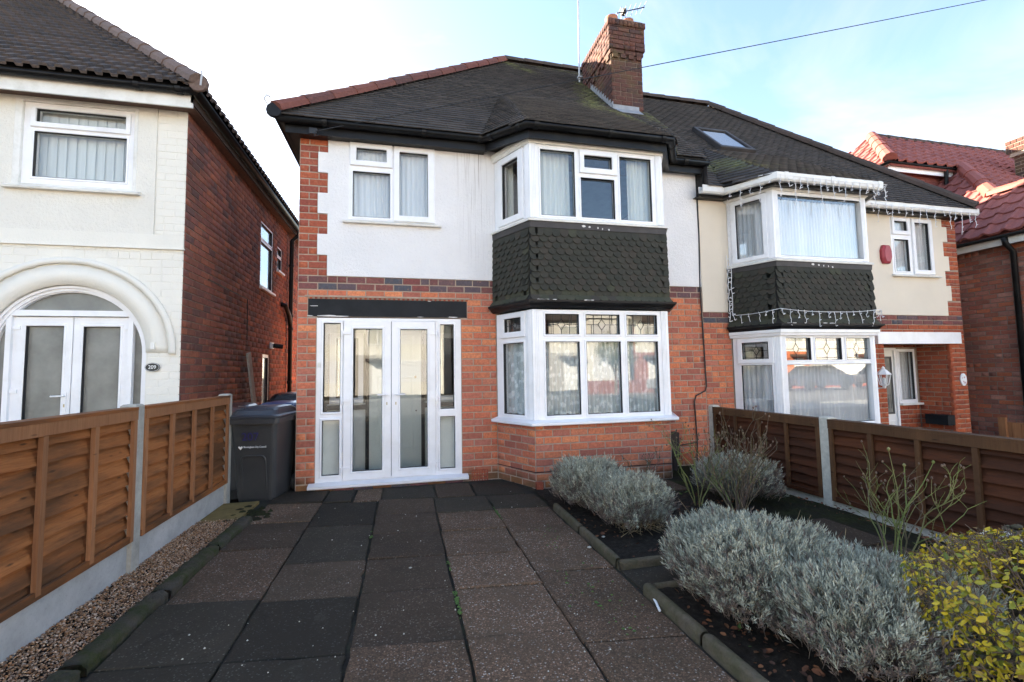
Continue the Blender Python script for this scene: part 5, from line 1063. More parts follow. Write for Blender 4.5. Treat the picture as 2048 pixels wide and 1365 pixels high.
m = MB(); m.tube([(GX+.03, GY-.03, GZ+.02), (GX+.05, GY-.05, GZ+.17), (GX+.03, GY-.03, GZ+.20)], .011, 6); m.build('hip_iron', 'steel', H9)
m = MB(); m.lathe((GX+.0, GY-.03, GZ+.05), [(.10, 0), (.105, .03), (.085, .05)], 12, 'y'); m.build('hip_end_cap', 'ridge_brown', H9)

# ================================================================ the red-roofed house at the far right
HB = thing('brick_house', (12, 7, -.4), 'brick house with a bright red tiled roof at the far right edge', 'house')
BX = 10.8; BP = Pl((BX, 13.0, 0), (0, -1, 0), (0, 0, 1), (-1, 0, 0))
m = MB(); m.box(BX+.009, BX+.25, 4.6, 13.0, -.6, 3.66); m.box(BX+.25, 18, 4.6, 4.85, -.6, 3.66); SWB = m.build('side_wall', 'mortar_dark', HB)
PBB = Pieces('brick', 'brickwork', HB, BRK_T, BRK_F, 300); lay(PBB, BP, (0, 8.4, -.5, 3.64), [], -.5, .0862, SWB, lambda k, a: 'brick_far', vis=1.0); PBB.done()
BEX, BEZ, BHY = 10.55, 3.72, 5.5
m = MB(); m.box(BEX+.08, BEX+.10, 4.3, 13, 3.54, 3.68); m.build('fascia', 'upvc_old', HB); m = MB(); m.box(BEX+.10, BX+.02, 4.3, 13, 3.60, 3.62); m.build('soffit', 'upvc_old', HB)
gutter_run(HB, [(BEX+.08, 13.0), (BEX+.08, 4.2)], None, 3.71, 'black')
m = MB(); m.tube([(BEX+.02, 5.86, 3.66), (BEX+.05, 5.86, 3.55), (BX-.06, 5.84, 3.40), (BX-.06, 5.84, -.4)], .045, 10); m.build('downpipe', 'black', HB, True)
prw = [(-.5, 0), (-.42, .0), (-.30, .75), (-.20, .9), (-.10, .75), (.02, 0), (.16, -.15), (.34, -.1), (.5, 0)]
TB, FB = ribbed(prw); PTB = Pieces('roof_tile', 'roof_tiles', HB, TB, FB, 300)
zl = lambda x: BEZ+(x-BEX)*1.0; zf = lambda y: BEZ+(y-BHY)*1.0
hipA = (11.55, 6.5, 4.72); hipB = (12.78, 7.73, zl(12.78)); dl = 10.62; dY = 7.78
left1 = [(BEX, 6.5, BEZ), (BEX, 4.2, BEZ), (11.55, 4.2, 4.72), hipA]; left2 = [(BEX, 8.02, BEZ), (BEX, 6.5, BEZ), hipA, hipB, (12.78, 8.02, zl(12.78))]
zrg = 7.35; yr = BHY+zrg-BEZ; xl = dl+(zrg-zf(dY))
front = [(dl, 7.73, zf(7.73)), (17.5, 7.73, zf(7.73)), (17.5, yr, zrg), (xl, yr, zrg)]; front2 = [hipA, (17.5, 6.5, 4.72), (17.5, 7.73, zf(7.73)), (12.78, 7.73, zf(7.73))]
front3 = [hipA, (11.55, 4.2, 4.72), (12.75, 4.2, 3.52), (12.75, 6.5, 3.52)]
leftd = [(dl, 2*yr-7.73, zf(7.73)), (dl, 7.73, zf(7.73)), (xl, yr, zrg)]
RFB = None
for q in (left1, left2, front, front2, front3, leftd):
    m = MB(); pts = [Vector(p) for p in q]
    if (pts[1]-pts[0]).cross(pts[-1]-pts[0]).z < 0: pts = pts[::-1]
    m.poly([p-Vector((0, 0, .03)) for p in pts], .05); o = m.build('roof_slope', 'tile_red', HB); RFB = RFB or o
    if q is not front3: tile_rows(PTB, q, .30, .30, 'tile_red', RFB, length=.38, thick=.045, lift=.03, bond=False, jitter=.2)
PTB.done()
ridge(RFB, (hipA[0], hipA[1], hipA[2]+.05), (hipB[0], hipB[1], hipB[2]+.05), .8, .13, 'ridge_bright'); ridge(RFB, (11.55, 6.55, 4.78), (11.55, 4.2, 4.78), .45, .12, 'ridge_bright', 'ridge_tile')
ridge(RFB, (dl, 7.73, zf(7.73)+.06), (xl, yr, zrg+.05), .5, .13, 'ridge_bright'); ridge(RFB, (xl, yr, zrg+.03), (17.5, yr, zrg+.03), .45, .10, 'ridge_dark', 'ridge_tile')
# dormer cheek hung with red tiles, white fascia, black gutter, little downpipe
DP = Pl((10.86, 8.0, 0), (1, 0, 0)); m = MB(); m.pbox(DP, 0, 1.95, 5.0, zf(7.78), -.3, -.01); m.box(10.86, 11.1, 8.0, 11, 3.6, zf(7.78)); ck = m.build('dormer_cheek', 'tile_red', HB)
PTC = Pieces('hung_tile', 'hung_tiles', HB, BOX_T, BOX_F, 200)
for r in range(9):
    for c in range(12):
        a = c*.165+(r % 2)*.08; b = 5.05+r*.11; v = (DP.v*math.cos(.10)-DP.n*math.sin(.10)); Q = Pl(DP.o, DP.u, v); M = Q.mat(0, 0, 0, .162, .14, .012); M.translation = DP.p(a+.08, b+.06, .012); PTC.put(DP, 0, 0, 0, .165, .11, 1, 'tile_red', ck, 1, M=M)
PTC.done()
zt = zf(7.73); m = MB(); m.box(10.70, 12.85, 7.82, 7.84, zt-.16, zt-.02); m.box(10.70, 10.72, 7.84, 11, zt-.16, zt-.02); m.build('fascia', 'upvc', HB); gutter_run(HB, [(10.68, 11), (10.68, 7.82), (12.7, 7.82)], None, zt+.01, 'black')
m = MB(); m.tube([(12.35, 7.77, zt-.03), (12.36, 7.80, 5.5)], .04, 8); m.build('downpipe', 'black', HB)
m = MB(); m.tube([(12.75, 7.75, 5.93), (12.3, 7.9, 5.45), (11.9, 7.95, 5.05)], .05, 8); m.build('valley_lead', 'lead_dark', HB)
# its chimney
CBX = 14.2
m = MB(); m.box(CBX, CBX+1.0, 7.0, 7.55, 5.0, 6.55); m.box(CBX-.05, CBX+1.05, 6.95, 7.6, 6.30, 6.40); m.box(CBX-.08, CBX+1.1, 6.92, 7.65, 6.40, 6.70); CHB = m.build('chimney', 'mortar', HB)
PCB = Pieces('brick', 'chimney_brickwork', CHB, BRK_T, BRK_F, 100)
for (P, w) in ((Pl((CBX-.01, 7.55, 0), (0, -1, 0)), .55), (Pl((CBX, 6.99, 0), (1, 0, 0)), 1.0)): lay(PCB, P, (0, w, 5.0, 6.30), [], 5.0, .082, CHB, lambda k, a: 'brick_chimney')
for (P, w) in ((Pl((CBX-.09, 7.65, 0), (0, -1, 0)), .73), (Pl((CBX-.08, 6.91, 0), (1, 0, 0)), 1.16)): lay(PCB, P, (0, w, 6.40, 6.70), [], 6.40, .10, CHB, lambda k, a: 'brick_chimney', blen=.11)
PCB.done()
# back yard gate and fence between the houses
gt = thing('side_gate', (10.2, 6.9, -.4), 'dark slatted side gate beside the cream house porch wall', 'gate')
for i in range(9): m = MB(); x = 9.72+i*.105; m.box(x, x+.085, 6.9, 6.925, -.4, .40+.02*math.sin(i*2.1)); m.build('board', 'fence_r', gt)
m = MB(); m.box(9.70, 10.68, 6.925, 6.96, .22, .29); m.box(9.70, 10.68, 6.925, 6.96, -.2, -.13); m.build('rail', 'batten_r', gt)
m = MB(); m.tube([(9.75, 6.88, .42), (9.95, 6.86, .50), (10.2, 6.88, .44), (10.45, 6.86, .51), (10.65, 6.88, .45)], .02, 6); m.build('top_scroll', 'wire', gt)
fy = thing('yard_fence', (10.4, 5.9, -.4), 'short yellow-brown fence panel at the right edge behind the long fence', 'fence')
for i in range(8): m = MB(); m.box(10.25, 10.27, 4.9+i*.13, 4.9+i*.13+.125, -.4, .36); m.build('board', 'batten_l', fy)
m = MB(); m.box(10.20, 10.25, 5.86, 5.96, -.4, .44); m.build('post', 'batten_l', fy)
# ================================================================ driveway slabs
DR = tag(MB().box(-1.62, 1.50, -4.0, 5.95, -.073, -.017).build('driveway', 'joint', None), kind='structure')
SL = -.13                                             # the cross joints run slightly askew
cols_ = [(-1.44, -.864, [6.0, 5.47, 4.80, 4.12, 3.25, 2.62, 2.0, 1.4, .8, .2, -.4, -1.0, -1.6, -2.2], 'damaddmamadmm'),
         (-.860, -.279, [5.32, 4.52, 3.70, 3.13, 2.53, 1.94, 1.35, .75, .15, -.45, -1.05, -1.65, -2.2], 'ddmddadmamda'),
         (-.275, .307, [5.27, 4.76, 4.20, 3.64, 3.09, 2.50, 1.92, 1.33, .73, .13, -.47, -1.07, -1.67], 'mmmmmaddmadm'),
         (.311, .882, [5.21, 4.65, 4.10, 3.54, 3.00, 2.43, 1.85, 1.26, .66, .06, -.54, -1.14, -1.74], 'daaaaaammdam'),
         (.886, 1.44, [5.14, 4.62, 3.88, 3.10, 2.25, 1.66, 1.06, .46, -.14, -.74, -1.34, -1.94], 'daaaammdamd')]
SM = {'d': 'slab_dark', 'm': 'slab_mid', 'a': 'slab_agg'}
def slab(x0, x1, y0, y1, mat, sk=SL, z=None):
    g = rnd.uniform(.0035, .007); x0 += rnd.uniform(-.004, .004); x1 += rnd.uniform(-.004, .004); z = rnd.uniform(-.004, .004) if z is None else z; xm = (x0+x1)/2; tz = rnd.uniform(-.007, .007); ty = rnd.uniform(-.0045, .0045); m = MB(); b = .006
    n = 7; jit = [rnd.gauss(0, .0022) for _ in range(4*n)]
    for k in range(4*n):
        if rnd.random() < .05: jit[k] -= rnd.uniform(.004, .012)                  # a chip out of the arris
    def q(gx, zz, ja):
        cs = ((x0+gx, y0+gx), (x1-gx, y0+gx), (x1-gx, y1-gx), (x0+gx, y1-gx)); nr = ((0, -1), (1, 0), (0, 1), (-1, 0)); o = []
        for e in range(4):
            for k in range(n):
                t = k/n; x = cs[e][0]+(cs[(e+1) % 4][0]-cs[e][0])*t; y = cs[e][1]+(cs[(e+1) % 4][1]-cs[e][1])*t; w = jit[e*n+k]*ja if k else 0.0; x += nr[e][0]*w; y += nr[e][1]*w
                o.append((x, y+sk*(x-xm), zz+tz*(x-xm)/(x1-x0)+ty*(1 if y > (y0+y1)/2 else -1)))
        return o
    N = 4*n; m.add(q(g, -.05, 1)+q(g, z-b, 1)+q(g+b, z, 1.3), [tuple(range(2*N, 3*N))]+[(r*N+k, r*N+(k+1) % N, (r+1)*N+(k+1) % N, (r+1)*N+k) for r in range(2) for k in range(N)])
    return m.build('slab', mat, DR)
for (x0, x1, ys, kinds) in cols_:
    for i in range(len(ys)-1): slab(x0, x1, ys[i+1], ys[i], SM[kinds[i % len(kinds)]])
for (x0, x1, y0, y1, k) in ((-.86, -.56, 5.36, 5.9, 'd'), (-.55, -.25, 5.33, 5.86, 'a'), (-.24, .35, 5.29, 5.84, 'd'), (.36, .78, 5.24, 5.80, 'm'), (.80, 1.35, 5.18, 5.72, 'd')): slab(x0, x1, y0, y1, SM[k], SL*.7)
m = MB(); m.add([(-2.6, 5.95, -.028), (-1.28, 5.95, -.028), (-1.28, 13, -.028), (-2.6, 13, -.028)], [(0, 1, 2, 3)]); m.build('passage', 'slab_dark', None, kind='structure')
# weeds and moss in the joints, and crumbs on the slabs
rg = random.Random(21); m = MB()
for (x, y, n, s) in ((.31, 2.85, 40, .05), (.885, 4.5, 34, .05), (.31, 3.4, 10, .03), (1.15, 2.75, 40, .16), (1.2, 3.7, 26, .10), (-.275, 4.2, 10, .03)):
    for i in range(n):
        px, py = x+rg.gauss(0, .006 if s < .06 else s*.6), y+rg.gauss(0, s*1.6); r = rg.uniform(.003, .009); h = rg.uniform(.002, .007)
        m.add([(px-r, py-r, .002), (px+r, py-r, .002), (px+r, py+r, .002), (px-r, py+r, .002), (px, py, .003+h)], [(0, 1, 4), (1, 2, 4), (2, 3, 4), (3, 0, 4)])
m.build('joint_moss', 'weed', None, kind='stuff', label='tufts of moss in the driveway joints', cat='moss')
m = MB()
for i in range(90):
    px, py = rg.uniform(-1.3, 1.4), rg.uniform(1.6, 5.4); r = rg.uniform(.003, .007); a = rg.uniform(0, 6)
    m.add([(px+r*math.cos(a+k*1.57)*rg.uniform(.6, 1.3), py+r*math.sin(a+k*1.57), .006) for k in range(4)]+[(px, py, .006+r)], [(0, 1, 4), (1, 2, 4), (2, 3, 4), (3, 0, 4)])
m.build('grit', 'conc_pale', None, kind='stuff', label='pale grit scattered on the driveway', cat='grit')
# ---- mossy kerb on the left, gravel strip
def rounded_kerb(name, parent, a, b, w, h, mat, seg, wob=.012, seed=0):
    rg = random.Random(seed); a, b = Vector(a), Vector(b); d = b-a; L_ = d.length; d.normalize(); s = Vector((d.y, -d.x, 0)); n = max(1, round(L_/seg))
    for i in range(n):
        p0, p1 = a+d*(L_*i/n+.008), a+d*(L_*(i+1)/n-.008); m = MB(); k = 11; rows = 26
        for r in range(rows+1):
            p = p0.lerp(p1, r/rows); sc = .90 if r in (0, rows) else 1.0
            for j in range(k):
                an = math.pi*j/(k-1); w2 = w/2*sc*(1+rg.uniform(-1, 1)*wob*4); x = math.copysign(abs(math.cos(an))**.7, math.cos(an))*w2; z = h*sc*(math.sin(an)**.6)*(1+rg.uniform(-1, 1)*wob*4) if 0 < j < k-1 else -.06
                m.v.append(tuple(p+s*x+Vector((0, 0, z))))
        for r in range(rows):
            for j in range(k-1): m.f.append((r*k+j, r*k+j+1, (r+1)*k+j+1, (r+1)*k+j)); m.mi.append(0)
        m.f.append(tuple(range(k))); m.mi.append(0); m.f.append(tuple(rows*k+j for j in reversed(range(k)))); m.mi.append(0)
        m.build(name, mat, parent, True)
KL = thing('mossy_kerb', (-1.5, 3.5, 0), 'mossy rounded kerb between the gravel strip and the slabs on the left', 'kerb', kind='structure')
rounded_kerb('kerb_stone', KL, (-1.50, 1.0, 0), (-1.515, 2.62, 0), .14, .055, 'kerb', .9, .035, seed=1); rounded_kerb('kerb_stone', KL, (-1.515, 2.64, 0), (-1.47, 4.95, 0), .125, .05, 'kerb', .92, .035, seed=2)
m = MB(); m.box(-1.90, -1.55, 4.98, 5.62, -.06, .012); m.build('yellow_slab', 'sandstone', None, label='yellowish concrete patch at the end of the gravel strip', cat='concrete slab')
rgm = random.Random(9); m = MB()
for i in range(26):
    x, y = rgm.uniform(-1.66, -1.3), rgm.uniform(4.9, 5.45); r = rgm.uniform(.03, .075); k = 8; h = rgm.uniform(.01, .03)
    m.add([(x+math.cos(6.283*j/k)*r*rgm.uniform(.7, 1.2), y+math.sin(6.283*j/k)*r*rgm.uniform(.7, 1.2), .003) for j in range(k)]+[(x, y, h+.005)], [(j, (j+1) % k, k) for j in range(k)])
m.build('moss_cushion', 'mossy', None, True, kind='stuff', label='cushions of dark moss at the head of the mossy kerb', cat='moss')
OC = np.array([(1, 0, 0), (0, 1, 0), (-1, 0, 0), (0, -1, 0), (0, 0, 1), (0, 0, -1), (.6, .6, .5), (-.6, .6, .45), (-.6, -.6, .5), (.6, -.6, .5)], float)
OF = [(4, 0, 6), (4, 6, 1), (4, 1, 7), (4, 7, 2), (4, 2, 8), (4, 8, 3), (4, 3, 9), (4, 9, 0), (0, 5, 1), (1, 5, 2), (2, 5, 3), (3, 5, 0), (0, 1, 6), (1, 2, 7), (2, 3, 8), (3, 0, 9)]
n = 15000; M = np.zeros((n, 3, 4)); a = NR.uniform(0, 6.283, n); sx = NR.uniform(.0035, .0085, n); sy = sx*NR.uniform(.6, 1.1, n); sz = sx*NR.uniform(.4, .8, n); tl = NR.normal(0, .35, n)
M[:, 0, 0] = np.cos(a)*sx; M[:, 0, 1] = -np.sin(a)*sy; M[:, 1, 0] = np.sin(a)*sx; M[:, 1, 1] = np.cos(a)*sy; M[:, 2, 2] = sz; M[:, 2, 0] = tl*sx; M[:, 0, 2] = -tl*sz
M[:, 0, 3] = NR.uniform(-1.915, -1.55, n); M[:, 1, 3] = NR.uniform(1.2, 5.0, n); M[:, 2, 3] = NR.uniform(-.002, .016, n)
V, F = scatter(OC, OF, M); o = bpy.data.objects.new('gravel', np_mesh('gravel', V, F, ['stone'])); link(o); tag(o, 'brown and cream gravel strip along the foot of the orange fence', 'gravel', kind='stuff')
m = MB(); m.box(-1.93, -1.52, 1.0, 5.0, -.07, -.001); m.build('gravel_bed', 'soil', None, kind='structure')
# ---- planting beds on the right
def lumpy(name, x0, x1, y0, y1, z, amp, mat, nx=40, ny=60, seed=0, edge=0.0):
    g = np.random.default_rng(seed); xs = np.linspace(x0, x1, nx); ys = np.linspace(y0, y1, ny); X, Y = np.meshgrid(xs, ys); Z = np.full_like(X, z)
    for f in (1.7, 4.1, 9.0, 17.0):
        p = g.uniform(0, 6.28, 4); Z = Z+amp/f**.7*(np.sin(X*f*1.3+p[0]+np.sin(Y*f*.7+p[1]))*np.sin(Y*f+p[2]+np.sin(X*f*.6+p[3])))
    Z = Z+g.normal(0, amp*.25, Z.shape); V = np.stack([X, Y, Z], -1).reshape(-1, 3); i = np.arange(nx*ny).reshape(ny, nx); F = np.stack([i[:-1, :-1], i[:-1, 1:], i[1:, 1:], i[1:, :-1]], -1).reshape(-1, 4)
    o = bpy.data.objects.new(name, np_mesh(name, V, F, [mat], smooth=True)); link(o); o['kind'] = 'structure'; return o
lumpy('soil_bed', 1.46, 2.95, 3.06, 5.25, .008, .016, 'soil', seed=1); lumpy('soil_bed', 1.50, 2.9, .2, 2.66, .008, .016, 'soil', seed=2); lumpy('soil_bed', 2.5, 3.3, 1.0, 4.6, -.004, .012, 'soil', seed=5)
lumpy('mossy_path', 2.95, 4.16, .4, 5.98, -.022, .010, 'mossy', 50, 110, 3)
m = MB(); m.box(1.46, 2.9, 2.70, 3.02, -.07, -.008); m.build('bed_path', 'slab_dark', None, kind='structure')
for (x0, x1, y0, y1) in ((3.12, 3.72, 2.9, 3.5), (3.1, 3.7, 2.25, 2.86), (2.6, 3.2, 4.75, 5.35), (3.05, 3.65, 1.6, 2.2)): m = MB(); m.box(x0, x1, y0, y1, -.06, -.003+rnd.uniform(0, .008)); m.build('garden_slab', 'slab_mid', None, kind='structure')
KE = thing('bed_edging', (1.48, 3, 0), 'pebbly round-topped concrete edging around the lavender beds', 'edging', kind='structure')
rounded_kerb('edging_kerb', KE, (1.485, 4.50, 0), (1.475, 3.07, 0), .055, .055, 'edging', .75, .006, 3); rounded_kerb('edging_kerb', KE, (1.45, 3.04, 0), (2.3, 3.04, 0), .055, .05, 'edging', .85, .006, 4)
rounded_kerb('edging_kerb', KE, (1.475, 2.69, 0), (1.50, .4, 0), .065, .055, 'edging', .62, .006, 5); rounded_kerb('edging_kerb', KE, (1.50, 2.67, 0), (2.2, 2.67, 0), .05, .045, 'edging', .9, .006, 6)
# fallen leaves
def curled(n, area, mat, smin, smax, seed, zr_=(.01, .03)):
    g = np.random.default_rng(seed); T = np.array([(-.5, 0, 0), (-.15, -.28, .12), (.3, -.2, .08), (.5, 0, .02), (.3, .2, .1), (-.15, .28, .1), (0, 0, -.03)]); F = [(6, 0, 1), (6, 1, 2), (6, 2, 3), (6, 3, 4), (6, 4, 5), (6, 5, 0)]
    M = np.zeros((n, 3, 4))
    for i in range(n):
        s = g.uniform(smin, smax); R = (Matrix.Rotation(g.uniform(0, 6.28), 3, 'Z') @ Matrix.Rotation(g.normal(0, .4), 3, 'X') @ Matrix.Rotation(g.normal(0, .3), 3, 'Y')); M[i, :, :3] = np.array(R)*s; b = area[g.integers(len(area))]; M[i, :, 3] = (g.uniform(b[0], b[1]), g.uniform(b[2], b[3]), g.uniform(*zr_))
    return scatter(T, F, M)
V, F = curled(900, [(1.5, 2.6, 3.1, 4.4), (1.55, 2.3, 1.3, 2.6), (1.55, 2.0, 1.3, 2.6), (2.6, 3.3, 3.3, 4.2), (2.7, 3.1, 3.4, 3.9), (2.7, 3.1, 3.5, 3.9), (3.9, 4.15, 2.2, 4.6), (2.6, 3.3, 2.2, 2.9)], 'dead', .018, .050, 31)
o = bpy.data.objects.new('fallen_leaves', np_mesh('fallen_leaves', V, F, ['dead'])); link(o); tag(o, 'brown fallen leaves on the dark soil under the shrubs', 'leaves', kind='stuff')
# ---- lavender
def sprig_template(nl=9, h=1.0):
    T, F, mi = [], [], []
    T += [(-.010, 0, 0), (.010, 0, 0), (.006, 0, h*.9), (-.006, 0, h*.9)]; F.append((0, 1, 2, 3)); mi.append(1)
    for i in range(nl):
        z = h*(.28+.62*i/nl); a = i*2.4; L_ = .36*(1-.35*i/nl); d = Vector((math.cos(a)*.48, math.sin(a)*.48, .90)).normalized(); s = Vector((-math.sin(a), math.cos(a), 0))*.026; b = Vector((0, 0, z)); k = len(T)
        T += [tuple(b), tuple(b+d*L_*.5+s), tuple(b+d*L_), tuple(b+d*L_*.5-s)]; F.append((k, k+1, k+2, k+3)); mi.append(0)
    k = len(T); T += [(-.022, 0, h*.80), (.0, .0, h*.84), (.022, 0, h*.80), (0, 0, h*1.1)]; F.append((k, k+1, k+2, k+3)); mi.append(0)
    return np.array(T), np.array(F), np.array(mi)
SPT, SPF, SPM = sprig_template()
def lavender(name, c, rx, ry, h, n, label, seed, rot=0.0, flat=3.2, size=(.06, .145), brown=0.18, straw=0):
    g = np.random.default_rng(seed); B = thing(name, (c[0], c[1], 0), label, 'shrub', 'lavender bushes in the beds')
    ph = g.uniform(0, 2*np.pi, n); ct = g.uniform(-.25, 1.0, n)                        # superellipsoid shell
    st = np.sqrt(1-ct**2); d = np.stack([np.cos(ph)*st, np.sin(ph)*st, ct], 1)
    k = 1/((np.abs(d[:, 0])**flat+np.abs(d[:, 1])**flat+np.abs(d[:, 2])**flat)**(1/flat)); lump = 1+.08*np.sin(ph*3+seed)+.06*np.sin(ph*7+ct*5+seed*2)+.05*np.sin(ph*13-ct*11+seed)+.06*g.normal(0, 1, n)
    inner = g.random(n) < .24; sc = np.where(inner, g.uniform(.45, .85, n), 1.0)*lump
    zc = h*.42; p = d*k[:, None]*sc[:, None]*np.array([rx, ry, h*.5]); cr, sr = math.cos(rot), math.sin(rot); p[:, :2] = np.stack([p[:, 0]*cr-p[:, 1]*sr, p[:, 0]*sr+p[:, 1]*cr], 1)
    pos = p+np.array([c[0], c[1], zc]); pos[:, 2] = np.maximum(pos[:, 2], .02)
    dirw = np.stack([p[:, 0]/rx*.55, p[:, 1]/ry*.55, .75+.5*np.maximum(ct, 0)], 1)+g.normal(0, .20, (n, 3)); dirw /= np.linalg.norm(dirw, axis=1)[:, None]
    s = g.uniform(size[0], size[1], n); a = g.uniform(0, 6.28, n); ref = np.stack([np.cos(a), np.sin(a), np.zeros(n)], 1); X = np.cross(dirw, ref); X /= np.linalg.norm(X, axis=1)[:, None]; Y = np.cross(dirw, X)
    M = np.zeros((n, 3, 4)); M[:, :, 0] = X*s[:, None]; M[:, :, 1] = Y*s[:, None]; M[:, :, 2] = dirw*s[:, None]; M[:, :, 3] = pos-dirw*s[:, None]*.7
    V, F = scatter(SPT, SPF, M); mi = np.tile(SPM, (n, 1)); low = (pos[:, 2] < h*.35) & (g.random(n) < .55) | (g.random(n) < brown*.5) | ((ct < .45) & (g.random(n) < .38)); mi[low] = 1
    o = bpy.data.objects.new('foliage', np_mesh('foliage', V, F, ['lav', 'lav_stem'], mi.ravel())); link(o, B)
    m = MB(); rg = random.Random(seed)
    for i in range(150):
        an = rg.uniform(0, 6.28); r = rg.random()**.5*.85; e = Vector((c[0]+math.cos(an)*r*rx, c[1]+math.sin(an)*r*ry, h*rg.uniform(.35, .85))); b = Vector((c[0]+math.cos(an)*r*rx*.3+rg.gauss(0, .03), c[1]+math.sin(an)*r*ry*.3+rg.gauss(0, .03), 0)); mid = b.lerp(e, .5)+Vector((rg.gauss(0, .02), rg.gauss(0, .02), -.02)); m.tube([b, mid, e], .0035, 4, False, .0015)
    m.build('woody_stems', 'lav_stem', B); m = MB()
    for i in range(90):
        an = rg.uniform(0, 6.28); r = rg.random()**.5*.95; b = Vector((c[0]+math.cos(an)*r*rx, c[1]+math.sin(an)*r*ry, h*rg.uniform(.55, .85))); e = b+Vector((math.cos(an)*r*.06+rg.gauss(0, .03), math.sin(an)*r*.06+rg.gauss(0, .03), rg.uniform(.05, .16))); m.tube([b, b.lerp(e, .5), e], .0016, 3, False, .001)
    m.build('old_stalks', 'straw', B, kind='stuff')
    if straw:
        m = MB()
        for i in range(straw):
            an = rg.uniform(-2.6, -.3); r = rg.uniform(.75, 1.1); b = Vector((c[0]+math.cos(an)*rx*r*.8, c[1]+math.sin(an)*ry*r*.8, rg.uniform(.02, .16))); an2 = rg.uniform(0, 6.28); L_ = rg.uniform(.05, .16); e = b+Vector((math.cos(an2)*L_, math.sin(an2)*L_, rg.uniform(-.05, .07))); e.z = max(e.z, .012); m.tube([b, b.lerp(e, .5)+Vector((0, 0, rg.uniform(-.01, .02))), e], .0022, 4, False)
        m.build('dry_straw', 'straw', B)
    return B
lavender('lavender_bush', (1.84, 4.42), .31, .34, .47, 4200, 'grey lavender bush nearest the bay window, at the back of the left bed', 1)
lavender('lavender_bush', (1.95, 3.84), .29, .36, .44, 4200, 'grey lavender bush with dry straw at its foot, beside the edging corner', 2, straw=130)
lavender('lavender_bush', (2.02, 2.42), .41, .42, .45, 6500, 'silvery lavender bush behind the white stick, in the front bed', 3, straw=30)
lavender('lavender_bush', (2.24, 1.90), .42, .42, .39, 7500, 'large silvery lavender bush in the foreground beside the yellow privet', 4, straw=40)
lavender('lavender_bush', (3.45, 4.30), .32, .36, .44, 3400, 'grey lavender bush behind the bare rose, near the dark fence', 5)
# ---- bare roses
def rose(name, base, h, spread, n, label, seed, mat='rose', green=0.3, lean=(0, 0), buds=True, thick=.0085):
    rg = random.Random(seed); B = thing(name, (base[0], base[1], 0), label, 'shrub', 'bare winter rose bushes'); st = [MB(), MB()]; bd = MB()
    def grow(p, d, L_, r, depth, k):
        pts = [p]; q = p
        for i in range(4):
            d = (d+Vector((rg.gauss(0, .16), rg.gauss(0, .16), rg.gauss(.04, .08)))).normalized(); q = q+d*L_/4; pts.append(q)
        st[k].tube(pts, r, 6 if depth < 2 else 5, False, r*.6)
        for i in range(2): 
            t = rg.random(); z = pts[1].lerp(pts[3], t); st[k].tube([z, z+Vector((rg.gauss(0, .01), rg.gauss(0, .01), .006))], r*.45, 3, False, r*.05)
        if depth < 3:
            for j in range(rg.choice((1, 2, 2, 3)) if depth else rg.choice((2, 3))):
                w = pts[rg.choice((2, 3, 4, 4))]; nd = (d+Vector((rg.gauss(0, .55), rg.gauss(0, .55), rg.uniform(-.05, .45)))).normalized(); grow(w, nd, L_*rg.uniform(.5, .8), r*.62, depth+1, k)
        elif buds and rg.random() < .7: bd.lathe(q, [(.002, -.006), (.007, 0), (.006, .008), (.001, .014)], 6)
    for i in range(n):
        an = i*2.399+rg.uniform(-.4, .4); d = Vector((math.cos(an)*spread+lean[0], math.sin(an)*spread+lean[1], 1)).normalized(); grow(Vector((base[0]+math.cos(an)*.03, base[1]+math.sin(an)*.03, -.01)), d, h*rg.uniform(.38, .55), thick*rg.uniform(.7, 1.1), 0, 1 if rg.random() < green else 0)
    for k, nm in ((0, mat), (1, 'rose_green')):
        if st[k].f: st[k].build('stems', nm, B, True)
    if bd.f: bd.build('buds', 'twig', B, True, kind='stuff')
rose('rose_bush', (2.98, 3.72), .90, .42, 17, 'dense bare rose bush with reddish stems in front of the grey lavender', 11, green=.12)
rose('rose_bush', (2.86, 4.12), .80, .35, 5, 'greenish bare rose stems left of the reddish rose bush', 12, green=.85, lean=(-.12, .1))
rose('rose_bush', (2.62, 4.86), .50, .45, 3, 'small spiky bare shrub against the bay window wall', 13, green=.2)
rose('rose_bush', (3.28, 2.55), .78, .5, 7, 'open bare rose with long green arching stems in front of the dark fence', 14, green=.55, lean=(.32, .12), thick=.0062)
m = MB(); m.tube([(3.28, 2.55, -.01), (3.42, 2.62, .17), (3.62, 2.70, .34), (3.68, 2.74, .62)], .0075, 7, False, .0035); m.tube([(3.60, 2.69, .33), (3.82, 2.72, .48), (4.0, 2.76, .62)], .005, 6, False, .002); m.tube([(3.45, 2.63, .2), (3.44, 2.62, .5), (3.36, 2.60, .78)], .005, 6, False, .002)
for p in ((3.68, 2.74, .62), (4.0, 2.76, .62), (3.36, 2.60, .78)): m.lathe(p, [(.003, -.008), (.011, .002), (.010, .012), (.002, .02)], 7)
m.build('long_rose_stem', 'rose_green', None, True, label='single long green rose stem with pale hips over the mossy path', cat='stem')
